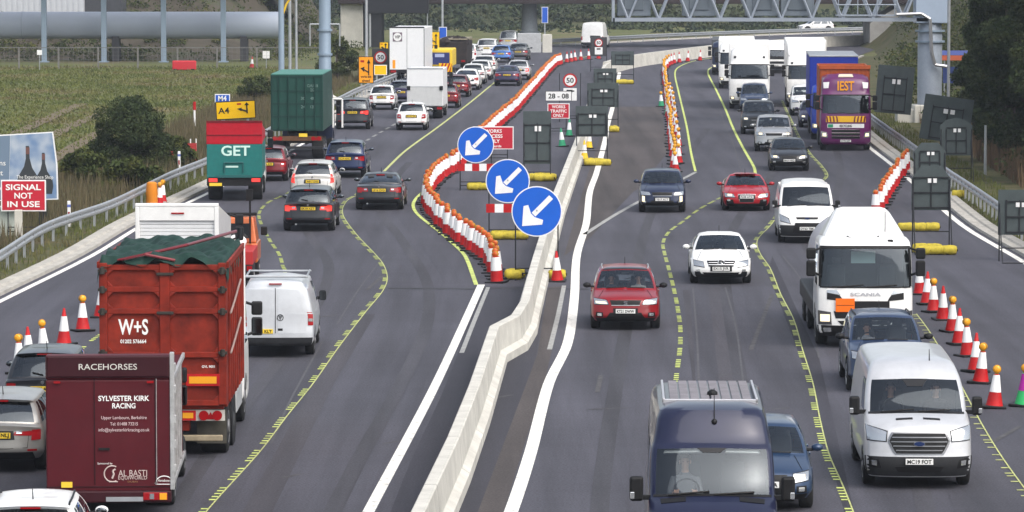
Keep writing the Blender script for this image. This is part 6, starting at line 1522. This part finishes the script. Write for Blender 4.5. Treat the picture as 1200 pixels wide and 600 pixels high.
B('dark grey car far off right of the bright blue hatchback', 607, 71, PMID, 'hatch', tail='wide', far=True, yaw=-4)
B('white car side on beyond the dark lorry', 546, 75, PWHITE, 'mpv', tail='tall', far=True, yaw=-6)
B('grey pickup like car beside the crash barrier far off', 595, 58.5, PSILVER, 'suv', far=True, yaw=-5, H=1.8)

# white van with ladder rack
l = 'silver white panel van with roof bars and barn doors beside the red tipper'
r_, sh, P, ps, L, W, H = van(l, 323, 420, 'rear', paint('silver white', (.58, .60, .63), .35, .2), L=4.9, W=.95, H=1.95, hz=.98, cowl=(.9, 1.2), ws=(1.55, 1.75), zb=.22, yaw=.6, tum=.80)
sh.patch(r_, 'rear_bumper', DARK, 'r', [(-.98, .32), (.98, .32), (.98, .52), (-.98, .52)], .015, 16, 3)
for sg in (-1, 1):
    sh.patch(r_, 'taillight', REDL, 'r', [(sg*.86, .82), (sg*.99, .82), (sg*.99, 1.18), (sg*.86, 1.18)], .012, 3, 5); sh.patch(r_, 'white_lamp', CLEARL, 'r', [(sg*.87, .92), (sg*.98, .92), (sg*.98, 1.0), (sg*.87, 1.0)], .018, 2, 2)
    sh.patch(r_, 'door_frame', MATS['paint silver white'], 'r', [(sg*.06, .62), (sg*.82, .62), (sg*.74, 1.72), (sg*.06, 1.72)], .008, 6, 8); tall_mirror(r_, sg*(W-.10), 1.15, 1.25, sg, .26, .18)
MB().tube([sh.B(0, k) + Vector((0, .012, 0)) for k in (2.2, 4, 6, 8, 9)], .008, 5).build('door_gap', UNDER, r_)
y_ = sh.B(0, 6).y + .02
b = MB().tube(ring((0, 0), .075, .01, 0, 20), .010, 5)
for a, c in (((-.045, .05), (0, -.05)), ((.045, .05), (0, -.05)), ((-.02, .05), (0, 0)), ((.02, .05), (0, 0))): b.cyl((a[0], 0, a[1]), (c[0], 0, c[1]), .008, n=5)
b.build('round_badge', BLACK, r_).location = (-.12, y_ + .0, 1.02)
MB().box(.30, .42, -.01, .01, -.03, .03).build('door_handle', BLACK, r_).location = (-.48, sh.B(.4, 4).y + .02, .72)
p = sh.B(0, 3); plate(r_, (.32, p.y + .03, .68), 'BG12 KLT', PLATEY, rz=pi)
MB().box(-.80, .80, L-.52, L-.46, 1.97, 2.01).box(-.80, .80, 2.4, 2.46, 1.97, 2.01).cyl((-.76, L-.3, 2.02), (.76, L-.3, 2.02), .035).box(-.78, -.74, 2.4, L-.3, 1.98, 2.02).box(.74, .78, 2.4, L-.3, 1.98, 2.02).build('roof_rack', STEEL, r_, bevel=.01)
MB().box(-.16, .16, L-.10, L-.05, 1.84, 1.87).build('high_brake_light', REDL, r_)
van_wheels(r_, W, L); van_cabin(r_, W, (.9, 1.2), .6)
# white van far at the bend
r_, sh, P, ps, L, W, H = van('white van far away at the bend, just left of the round 50 sign', 694, 57, 'rear', PWHITE, L=5.6, W=1.1, H=2.5, yaw=-8)
sh.patch(r_, 'rear_bumper', BLACK, 'r', [(-.98, .35), (.98, .35), (.98, .60), (-.98, .60)], .015, 10, 2); sh.patch(r_, 'taillight', REDL, 'r', [(.88, .8), (.99, .8), (.99, 1.2), (.88, 1.2)], .012, 2, 2, mirror=True); sh.patch(r_, 'door_window', mat('black side glass', (.01, .011, .013), .06), 'r', [(-.75, 1.0), (.2, 1.0), (.2, 1.25), (-.75, 1.25)], .01, 4, 2); van_wheels(r_, W, L, far=True)

# ---------------------------------------------------------------- lorries from behind; these roots stand at the rear, front at +y
def at_rear(name, label, px, py, yaw=-2.4, cat='lorry'):
    g = G(px, py); return thing(name, label, cat, (g.x, g.y, 0), R(yaw))
def rear_cab(r_, y, color, W=1.22, H=3.0, wb=1.6, wt=2.5, mz=0):
    c = bpy.data.objects.new('cab', None); COL.objects.link(c); c.parent = r_; c.location = (0, y, 0); c.rotation_euler = (0, 0, pi)
    cab(c, color, W, H, wb, wt, 2.1, name='cab_body')
    for sg in (-1, 1):
        x = sg*(W+.17); o = MB().box(x-.12, x+.12, y-.12, y+.02, 1.75+mz, 2.15+mz).box(x-.12, x+.12, y-.12, y+.02, 2.2+mz, 2.5+mz).build('wing_mirror', BLACK, r_, bevel=.04); MB().tube([(sg*(W-.1), y-.2, 2.5+mz), (x, y-.05, 2.4+mz)], .03).tube([(sg*(W-.1), y-.2, 1.75+mz), (x, y-.05, 1.85+mz)], .03).build('mirror_arm', BLACK, o); MB().box(x-.09, x+.09, y-.13, y-.121, 1.8+mz, 2.12+mz).build('mirror_glass', mat('mirror glass', (.5, .53, .56), .08, 1), o)
    return c
# red tipper
r_ = at_rear('tipper_lorry', 'big rusty red tipper lorry lettered W+S under a green tarpaulin', 192, 538, .3)
TR = mat('worn red steel', (.22, .021, .010), .6, noise=.62, nscale=1.6, bump=.15); TRD = mat('red frame steel', (.21, .018, .008), .55, noise=.45, nscale=2.5)
W = 1.27
MB().box(-W, W, .06, .14, 1.10, 3.92).build('tailgate', TR, r_)
b = MB()
for x0, x1 in ((-W, -W+.16), (W-.16, W), (-.06, .14)): b.box(x0, x1, -.03, .075, 1.10, 3.95)
for z in (3.86, 3.42, 2.98, 2.10, 1.13):
    for x0, x1 in ((-W+.158, -.058), (.138, W-.158)): b.box(x0, x1, -.012, .07, z-.055, z+.055)
for z0, z1 in ((3.475, 3.805), (3.035, 3.365), (2.155, 2.925), (1.185, 2.045)):
    for x0, x1 in ((-W+.16, -.06), (.14, W-.16)):
        for sx, x in ((1, x0), (-1, x1)):
            for sz, z in ((1, z0), (-1, z1)): b.prism([(x, z), (x + sx*.12, z), (x, z + sz*.12)][::sx*sz], -.008, .07)
b.build('tailgate_frame', TRD, r_, bevel=.012)
b = MB()
for z in (3.42, 2.98, 2.15, 3.8):
    for sg in (-1, 1): b.cyl((sg*(W-.07), -.09, z-.07), (sg*(W-.07), -.09, z+.07), .05, n=10); b.box(sg*(W-.07)-.09, sg*(W-.07)+.09, -.10, -.028, z-.03, z+.03)
b.box(-.12, .22, -.07, -.03, 3.70, 3.76).box(-.12, .22, -.07, -.03, 2.92, 2.98); b.build('hinge', mat('greasy steel', (.04, .035, .03), .6, noise=.4), r_, bevel=.01)
b = MB().box(-W, -W+.06, .14, 5.2, 1.10, 3.93).box(W-.06, W, .14, 5.2, 1.10, 3.93).box(-W, W, .14, 5.2, 1.04, 1.10)
y = .55
while y < 5.2:
    for sg in (-1, 1): b.box(min(sg*W, sg*(W+.045)), max(sg*W, sg*(W+.045)), y, y+.11, 1.10, 3.9)
    y += .62
for sg in (-1, 1): b.box(min(sg*W, sg*(W+.05)), max(sg*W, sg*(W+.05)), .06, 5.2, 3.84, 3.97)
b.build('tipper_body', TR, r_, bevel=.008)
for z, dz_ in ((2.95, .40), (2.15, .40)): MB().tube([(W+.09, .0, z), (W+.09, 1.4, z+dz_*.4), (W+.09, 3.2, z+dz_)], .022, 6).build('side_strap', mat('grey strap', (.30, .22, .20), .7), r_)
b = MB().box(-W, W, 5.2, 5.3, 1.2, 3.86).box(-.4, -.33, 5.1, 5.3, 3.6, 3.95).box(-.4, W+.06, 5.12, 5.3, 3.86, 3.98).box(W-.02, W+.06, 5.12, 5.3, 2.0, 3.86); b.build('headboard', WHITE, r_, bevel=.02)
# tarpaulin
TARP = mat('dark green tarpaulin', (.014, .042, .034), .7, noise=.4, nscale=4, bump=.4)
q = MB(); nx, ny = 60, 80
for j in range(ny + 1):
    for i in range(nx + 1):
        u = i/nx; v = j/ny; x = (u-.5)*2*(W+.04); y = -.06 + v*5.2
        e = min(u, 1-u)*34; z = 4.0 + .12*math.sin(pi*u)**.6*(.6+.4*sin(v*6+u*3)) + .035*sin(u*19+v*7) + .03*sin(v*31+u*11) + .022*sin(u*47+v*19) + .015*sin(v*71-u*23) - .14*(e < 1.01) - .10*(j <= 1) + .09*max(0, 1-abs(v-.55-.5*(u-.5))*9)
        if e < .5: z -= .16 + .08*sin(v*40)
        if j <= 1: z -= .05 + .05*sin(u*23)
        q.v.append((x, y, z))
for j in range(ny):
    for i in range(nx): a = j*(nx+1)+i; q.f.append((a, a+1, a+nx+2, a+nx+1))
tg = tag(q.build('tarpaulin', TARP, None, True), 'crumpled dark green tarpaulin stretched over the red tipper body', 'tarpaulin'); tg.location = r_.location; tg.rotation_euler = r_.rotation_euler
MB().tube([(-.35, .0, 4.12), (.4, 1.2, 4.22), (W-.05, 3.9, 4.30)], .035, 8).build('ridge_pole', PDRED, r_); MB().tube([(-.9, .02, 4.0), (-.35, .0, 4.12), (.25, .02, 4.0)], .03, 6).build('ridge_stay', PDRED, r_)
text('W+S', r_, WINK, (-.60, .055, 2.66), .31, .60, bold=True); text('01202 576664', r_, WINK, (-.60, .055, 2.37), .075, .52, bold=True); text('GVL 9001', r_, WINK, (.90, .055, 1.86), .05, .26, bold=True)
q = MB().box(.46, 1.13, -.04, -.013, 1.48, 1.72).build('marker_board', REDW, r_); MB().box(.52, 1.07, -.047, -.041, 1.53, 1.67).build('marker_panel', mat('amber reflector', (.75, .33, .02), .4), q)
rear_lamp_bar(r_, 1.22, .87, .12); b = MB().box(-1.2, 1.2, .10, .3, 1.0, 1.10).box(-.5, .5, .2, .6, .55, 1.0); b.build('rear_crossmember', TRD, r_)
MB().box(-.95, 1.18, .0, .10, .36, .48).build('underrun_bar', mat('dirty beige bar', (.30, .25, .17), .7, noise=.3), r_, bevel=.02)
chassis(r_, .3, 7.6); lorry_wheels(r_, (1.15, 2.5, 6.4), 1.25, .52, (1.15, 2.5))
for sg in (-1, 1): MB().box(sg*.93-.30, sg*.93+.30, .46, .49, .26, .95).build('mudflap', mat('dusty mudflap', (.08, .075, .062), .85, noise=.3), r_)
MB().cyl((-.40, .35, .68), (-.40, .75, .68), .17).cyl((-.75, .3, .6), (-.75, .6, .6), .12).build('air_tank', mat('blue grey tank', (.14, .18, .21), .5, noise=.3), r_)
for sg in (-1, 1): b = MB().lathe([(.60, -.30), (.62, -.28), (.62, .28), (.60, .30)], (sg*.95, 2.5, .52), 24, 'x'); b.build('mudguard', BLACK, r_, 40); MB().box(min(sg*1.05, sg*1.25), max(sg*1.05, sg*1.25), 3.5, 5.3, .5, 1.0).build('side_tank', mat('side tank', (.40, .41, .42), .5, noise=.2), r_, bevel=.05)
rear_cab(r_, 7.6, PWHITE, 1.27, 3.35, 1.7, 2.6)
# horsebox
r_ = at_rear('horsebox', 'maroon horsebox lettered SYLVESTER KIRK RACING at the bottom left', 128, 603, 2.0); MAR = mat('maroon panel', (.078, .006, .011), .5, coat=.05, noise=.16, nscale=1.6); W = 1.13
MB().box(-W, W, 0, 4.4, .42, 2.46).box(-W, W, .0, .35, 2.46, 2.9).build('body', MAR, r_, bevel=.03)
MB().box(-W+.02, W-.02, -.05, .02, 2.50, 2.90).build('header_panel', mat('dark maroon header', (.035, .005, .009), .5, coat=.05, noise=.1), r_, bevel=.03)
al = mat('weathered aluminium', (.50, .50, .50), .45, .5, noise=.3, nscale=6)
b = MB().box(W-.02, W+.06, -.03, .14, .45, 2.95).box(W-.005, W+.05, .14, 4.4, .50, .60).box(W-.005, W+.05, .14, 4.4, 2.40, 2.50)
for y in (.8, 1.6, 2.4, 3.2): b.box(W-.005, W+.04, y, y+.04, .6, 2.42)
for z in (.75, 1.2, 1.65, 2.2, 2.6): b.box(W+.05, W+.09, -.02, .10, z, z+.16)
b.build('corner_trim', al, r_, bevel=.012)
b = MB().box(-.26, -.245, -.014, .01, .55, 2.48).box(.84, .855, -.014, .01, .55, 2.48).box(-W, W, -.012, .01, .50, .515); b.build('door_gap', mat('dark maroon gap', (.02, .004, .006), .7), r_)
b = MB().box(.862, .872, -.016, .01, .55, 2.48); b.build('edge_trim', al, r_)
text('RACEHORSES', r_, mat('silver lettering', (.62, .60, .56), .4), (.0, -.057, 2.70), .11, 1.05)
for s_, z, h, w_ in (('SYLVESTER KIRK', 2.12, .095, .92), ('RACING', 1.985, .095, .42)): text(s_, r_, WINK, (.28, -.004, z), h, w_, bold=True)
for s_, z, h, w_ in (('Upper Lambourn, Berkshire', 1.76, .06, .82), ('Tel: 01488 73215', 1.655, .06, .50), ('info@sylvesterkirkracing.co.uk', 1.54, .062, .92)): text(s_, r_, mat('pink white lettering', (.66, .52, .52), .5), (.28, -.004, z), h, w_)
LG = mat('rose grey lettering', (.55, .45, .42), .5)
text('Sponsored by', r_, WINK, (-.07, -.004, .93), .035, .27); text('AL BASTI', r_, LG, (.43, -.004, .755), .12, .52); text('EQUIWORLD', r_, LG, (.43, -.004, .665), .065, .52); text('DUBAI', r_, mat('bronze lettering', (.30, .16, .08), .5), (.43, -.004, .60), .03, .18)
b = MB(); b.tube([Vector((.06 + .145*cos(a), -.004, .745 + .145*sin(a))) for a in [R(60 + i*12) for i in range(21)]], .012, 5); b.tube([(.06, -.004, .66), (.09, -.004, .74), (.07, -.004, .80), (.12, -.004, .83)], .018, 5).tube([(.0, -.004, .60), (.16, -.004, .60)], .012, 5); b.build('emblem', LG, r_)
b = MB(); b.tube([Vector((1.0 - .11 + .16*cos(a) + .11, -.004, .44 + .12 + .14*sin(a))) for a in [R(i*18) for i in range(11)]], .010, 5).tube([(.84, -.004, .55), (1.16, -.004, .55)], .008, 5); b.build('builder_badge', WINK, r_); text('Horseboxes', r_, WINK, (1.0, -.004, .62), .05, .22)
MB().box(-.18, .02, -.03, .01, 1.18, 1.22).build('door_handle', BLACK, r_)
MB().box(.70, .82, -.055, .0, 2.40, 2.44).box(-.98, -.86, -.055, .0, 2.40, 2.44).build('marker_lamp', REDL, r_)
MB().box(-W, W, -.06, .2, .22, .44).build('bumper', mat('dark maroon header', (.045, .007, .012), .4), r_, bevel=.03)
q = MB().box(.62, 1.06, -.085, -.05, .27, .41).build('taillight', REDL, r_, bevel=.01); MB().box(.92, 1.05, -.092, -.084, .28, .40).build('indicator', AMBER, q); MB().box(.74, .82, -.092, -.084, .29, .39).build('reversing_lamp', CLEARL, q)
q = MB().box(-1.06, -.62, -.085, -.05, .27, .41).build('taillight', REDL, r_, bevel=.01)
MB().box(-.86, -.66, -.03, .0, .50, .60).build('ramp_plate', PLATEY, r_); MB().box(-.05, .62, -.09, -.05, .25, .33).build('step', STEEL, r_)
chassis(r_, .2, 6, .35, .5); lorry_wheels(r_, (1.3, 5.2), 1.15, .40, (1.3,))
rear_cab(r_, 6.4, PWHITE, .84, 2.25, 1.35, 2.0, -.5)
# white luton with roller shutter
r_ = at_rear('box_van', 'white box van with a ribbed roller shutter ahead of the red tipper', 208, 376, -.6, 'van'); W = 1.14
b = MB().box(-W, -W+.12, 0, .14, .9, 3.12).box(W-.12, W, 0, .14, .9, 3.12).box(-W, W, 0, .14, 3.12, 3.22).prismx([(.14, .9), (4.2, .9), (4.2, 2.55), (.14, 3.14)], -W, -W+.06).prismx([(.14, .9), (4.2, .9), (4.2, 2.55), (.14, 3.14)], W-.06, W).prismx([(.14, 3.10), (4.2, 2.5), (4.2, 2.55), (.14, 3.16)], -W, W).box(-W+.12, W-.12, 0.01, .1, 2.74, 3.12).box(-W, W, .02, 4.2, .8, .9); b.box(-W+.12, W-.12, 4.1, 4.2, .9, 2.5); b.build('box_body', PWHITE, r_, bevel=.02)
b = MB()
for i in range(18): b.box(-W+.12, W-.12, .075 + .0*i, .10, .92 + i*.101, .92 + i*.101 + .092)
b.build('roller_shutter', mat('shutter white', (.68, .69, .70), .45, noise=.05), r_, bevel=.01); MB().box(-W+.118, W-.118, .10, .12, .9, 2.75).build('shutter_shadow_gap', DARK, r_)
MB().box(-.15, .2, -.02, .01, 2.93, 2.97).build('high_brake_light', REDL, r_); b = MB()
for sg in (-1, 1): b.box(sg*1.0-.12, sg*1.0+.12, -.02, .02, .62, .78)
b.build('taillight', REDL, r_); chassis(r_, .1, 6, .5, .75); lorry_wheels(r_, (1.2, 5.0), 1.05, .36, (1.2,)); rear_cab(r_, 6.2, PWHITE, 1.05, 2.4, 1.35, 2.05)
# orange works pickup
r_ = at_rear('works_truck', 'orange works truck with a black roof bar right of the white box van', 259, 340, .5, 'truck'); ORP = paint('works orange', (.55, .13, .03), .4)
MB().box(-.95, .95, .0, 2.6, .75, 1.15).build('load_bed', mat('red dropside', (.40, .03, .03), .5), r_, bevel=.02); MB().box(-.95, .95, 2.6, 4.5, .6, 1.2).add([(-.92, 2.65, 1.2), (.92, 2.65, 1.2), (.92, 4.2, 1.2), (-.92, 4.2, 1.2), (-.82, 2.8, 1.98), (.82, 2.8, 1.98), (.82, 3.8, 1.98), (-.82, 3.8, 1.98)], [(0,3,2,1),(4,5,6,7),(0,1,5,4),(1,2,6,5),(2,3,7,6),(3,0,4,7)]).build('cab', ORP, r_, bevel=.05)
MB().box(-.7, .7, 2.66, 2.72, 1.35, 1.8).build('rear_window', mat('black side glass', (.01, .011, .013), .06), r_); MB().box(-.9, .9, 3.1, 3.4, 2.0, 2.10).build('light_bar', BLACK, r_, bevel=.03); b = MB(); b.ell((-.2, 2.2, 1.3), (.35, .3, .25)).ell((.35, 2.2, 1.28), (.3, .3, .22)); b.build('white_sacks', WHITE, r_, True)
MB().box(-.95, .95, .0, 1.2, .5, .76).build('chassis_rail', DARK, r_); lorry_wheels(r_, (1.0, 3.9), .95, .36, ()); b = MB()
for sg in (-1, 1): b.box(sg*.85-.08, sg*.85+.08, -.02, .01, .58, .72)
b.build('taillight', REDL, r_)
MB().box(.70, .76, 2.5, 2.56, 1.2, 2.75).box(.62, .82, 2.46, 2.54, 2.5, 2.85).build('beacon_post', BLACK, r_)
for sg in (-1, 1): MB().box(sg*1.08-.1, sg*1.08+.1, 3.9, 4.0, 1.35, 1.62).build('wing_mirror', BLACK, r_, bevel=.03)
# teal and red tipper
r_ = at_rear('tipper_lorry', 'teal and red high sided lorry lettered GET in white', 275, 236, 2.2); W = 1.10; TEAL = mat('teal steel', (.015, .15, .14), .5, noise=.15); CR = mat('crimson sheet', (.40, .006, .018), .5, noise=.12)
MB().box(-W, W, 0, 5.5, .95, 2.28).build('body', TEAL, r_, bevel=.02); MB().box(-W-.01, W+.01, -.01, .12, 2.28, 3.20).prismx([(.12, 2.28), (5.5, 2.28), (5.5, 2.6), (.12, 3.12)], -W, W).build('upper_body', CR, r_, bevel=.02); MB().box(-W, W, -.03, 0, 2.62, 2.66).box(-W, W, -.03, 0, 3.14, 3.22).build('upper_rail', PDRED, r_)
text('GET', r_, mat('pale teal lettering', (.55, .75, .68), .5), (.05, -.012, 2.02), .40, 1.15, bold=True)
b = MB().tube([(-.4, -.06, 1.15), (-.4, -.06, 1.55), (.35, -.06, 1.55), (.35, -.06, 1.15)], .03).box(-.7, .7, -.10, 0, .95, 1.05); b.build('tail_gear', mat('dark teal', (.02, .10, .10), .5), r_); MB().box(-.35, .15, -.02, .0, 1.35, 1.42).build('small_lettering', mat('pale teal lettering', (.55, .75, .68), .5), r_)
MB().box(-W, W, -.02, .1, .62, .93).build('rear_bar', BLACK, r_, bevel=.02)
for sg in (-1, 1): MB().box(sg*.85-.17, sg*.85+.17, -.05, -.018, .78, .92).build('taillight', REDLIT, r_)
MB().box(-1.0, -.5, -.06, -.03, .62, .74).build('number_plate', PLATEY, r_); chassis(r_, .2, 7, .6, .9); lorry_wheels(r_, (1.3, 5.7), 1.1, .46, (1.3,)); rear_cab(r_, 7.4, PWHITE, 1.1, 2.7, 1.5, 2.3)
# green container lorry
r_ = at_rear('container_lorry', 'dark green shipping container on a lorry, seen from behind', 348, 187, -1.0); W = 1.24; GC = mat('container green', (.012, .058, .046), .5, noise=.2, nscale=1.5)
MB().box(-W, W, .04, 7, 1.35, 4.02).build('container', GC, r_, bevel=.02); b = MB()
for x in (-W+.05, -.03, W-.10): b.box(x, x+.06, 0, .05, 1.36, 4.0)
for z in (1.38, 2.0, 2.6, 3.2, 3.88): b.box(-W+.02, W-.02, .012, .05, z, z+.09)
for x in (-.85, -.4, .4, .85): b.cyl((x, -.02, 1.4), (x, -.02, 3.98), .03, n=8)
b.build('door_gear', mat('container green dark', (.010, .042, .035), .5, noise=.2), r_); MB().box(-W+.02, W-.02, .1, 6.95, 4.02, 4.05).build('roof', mat('pale green roof', (.06, .20, .16), .5), r_)  # roof sheet coloured a paler green than the container sides
for i, (x, z) in enumerate(((.75, 3.5), (.75, 3.3), (.3, 2.9), (.75, 2.9), (.3, 2.5), (.75, 2.5))): text(('CLHU 418', '22G1', '30', '480', '24', '120')[i], r_, mat('faded lettering', (.20, .30, .27), .6), (x, .008, z), .14, .2 + .3*(i < 1))
rear_lamp_bar(r_, 1.2, 1.0, .0, mat('rust brown bar', (.12, .06, .03), .7, noise=.3), False); MB().box(-1.2, 1.2, .05, .2, .5, .62).build('underrun_bar', DARK, r_); MB().box(.1, .5, -.03, -.005, 1.08, 1.24).build('number_plate', PLATEY, r_); chassis(r_, .2, 9, .7, 1.3); lorry_wheels(r_, (1.2, 2.5, 7.8), 1.24, .5, (1.2, 2.5)); rear_cab(r_, 9.4, PNAVY, 1.24, 3.3, 1.7, 2.6)
b = MB().tube([(W+.05, 6.9, 1.2), (W+.05, 6.9, 2.6), (W+.5, 6.9, 2.6), (W+.5, 6.9, 1.2)], .05, 6); b.build('side_rack', WHITE, r_)
# white box lorry
r_ = at_rear('box_lorry', 'white box lorry with a round emblem on its back door', 477, 97, -3); W = 1.27
MB().box(-W, W, 0, 8, .95, 3.98).build('box_body', mat('box white', (.76, .77, .78), .4, noise=.05), r_, bevel=.03); MB().box(-W, W, -.01, .06, 3.98, 4.08).build('top_rail', DARK, r_); b = MB().box(-.01, .01, -.012, 0, 1, 3.95).box(W-.04, W, -.012, 0, 1, 3.95); b.build('door_gap', DARK, r_)
q = MB().box(-1.03, -.35, -.015, -.001, 3.0, 3.66).build('emblem_panel', mat('grey emblem', (.16, .12, .15), .5), r_); MB().prism(disc_poly(.30, 24, (-.69, 3.33)), -.02, -.016).build('emblem_disc', WHITE, q); text('VIP', q, INK, (-.69, -.025, 3.33), .22, .4, bold=True)
MB().box(-1.05, -.85, -.015, -.001, 1.05, 1.65).build('orange_label', ORS, r_); MB().box(-W, W, .0, .2, .72, .95).build('rear_bar', BLACK, r_)
for sg in (-1, 1): MB().box(sg*1.0-.2, sg*1.0+.2, -.03, .0, .75, .9).build('taillight', REDL, r_)
chassis(r_, .2, 10, .6, .95); lorry_wheels(r_, (1.5, 8.6), 1.24, .5, (1.5,), True); rear_cab(r_, 10.2, PWHITE)
# white box van
r_ = at_rear('box_van', 'plain white box van with a grey tail panel behind the white box lorry', 498, 139.5, -2.6, 'van'); W = 1.05
MB().box(-W, W, 0, 4, .75, 2.92).build('box_body', mat('box white', (.76, .77, .78), .4, noise=.05), r_, bevel=.03); MB().box(-W+.03, W-.03, -.012, 0, .8, 1.85).build('tail_lift', mat('pale grey panel', (.55, .56, .56), .5, noise=.1), r_); MB().box(-W, W, -.015, .05, 1.85, 1.89).box(-W, W, -.02, .05, 2.9, 2.96).build('seam', STEEL, r_)
for sg in (-1, 1): MB().box(sg*.95-.10, sg*.95+.10, -.06, .0, 1.68, 1.92).build('hinge', BLACK, r_); MB().box(sg*.85-.15, sg*.85+.15, -.03, .0, .56, .70).build('taillight', REDL, r_)
MB().box(-.9, .9, -.02, .1, .52, .74).build('rear_bar', BLACK, r_); MB().box(-.3, .25, -.03, -.015, .55, .68).build('number_plate', PLATEW, r_); chassis(r_, .1, 6, .4, .6); lorry_wheels(r_, (1.1, 4.9), .98, .35, (1.1,)); rear_cab(r_, 6, PWHITE, .98, 2.3, 1.3, 2.0)
# recovery truck, dark lorry
r_ = at_rear('recovery_truck', 'yellow and blue recovery truck with chevrons behind the white cars', 516, 92, -3, 'truck'); W = .9
MB().box(-W, W, 0, 4.5, .9, 2.2).build('body', mat('yellow body', (.72, .50, .04), .5), r_, bevel=.08); MB().box(-W+.06, W-.2, -.02, .0, 1.05, 1.95).build('rear_window', paint('window blue', (.02, .03, .14), .2), r_); MB().box(-.4, .3, -.03, -.021, 1.6, 1.85).build('pale_panel', mat('pale blue', (.35, .4, .6), .5), r_)
q = MB().box(-.1, W, -.12, -.03, .5, 1.15).build('chevron_board', YELS, r_)
for i in range(4): MB().prism([(-.1 + i*.25, .5), (.02 + i*.25, .5), (min(W, .27 + i*.25), 1.15), (min(W-.01, .15 + i*.25), 1.15)], -.13, -.121).build('chevron', REDW, q)
MB().box(-W, W, -.02, .4, .3, .9).build('rear_bar', BLACK, r_); lorry_wheels(r_, (1.0, 3.8), .9, .36, (), True)
r_ = at_rear('scrap_lorry', 'dark brown lorry with a rough load beyond the recovery truck', 531, 83, -3); W = 1.1; SCR = mat('dark load', (.035, .028, .026), .8, noise=.6, nscale=2)
MB().box(-W, W, 0, 7, .6, 2.3).build('body', SCR, r_, bevel=.05); b = MB()
for i in range(16): b.ell((random.uniform(-.8, .8), random.uniform(.2, 6), 2.3), (.45, .5, .35), 9, 6, .3)
b.build('load', SCR, r_); MB().box(-W, W, .2, 7, 2.45, 2.55).build('top_rail', mat('rail beige', (.25, .22, .16), .7), r_); lorry_wheels(r_, (1.2, 6), 1.1, .45, (1.2,), True)
for sg in (-1, 1): MB().box(sg*.8-.15, sg*.8+.15, -.03, .0, .7, .85).build('taillight', REDL, r_)
dead = [o for o in bpy.data.objects if o.parent is None and o.name.startswith('traffic_cone') and 'label' not in o]   # cone kinds that stand nowhere
dead = {c.name for o in dead for c in [o] + list(o.children_recursive)}
for n in dead: bpy.data.objects.remove(bpy.data.objects[n])

# the damp air that softens the far end of the road
hz_ = MB().box(-170, 170, -20, 1000, -1.6, 58).build('haze', mat('haze'  , (1, 1, 1)), None); tag(hz_, kind='stuff')
m = bpy.data.materials.new('haze air'); m.use_nodes = True; t = m.node_tree; t.nodes.clear()
o = t.nodes.new('ShaderNodeOutputMaterial'); v = t.nodes.new('ShaderNodeVolumePrincipled'); v.inputs['Density'].default_value = HAZE; v.inputs['Color'].default_value = (.80, .87, 1, 1); v.inputs['Anisotropy'].default_value = .2
t.links.new(v.outputs[0], o.inputs['Volume']); hz_.data.materials.clear(); hz_.data.materials.append(m)
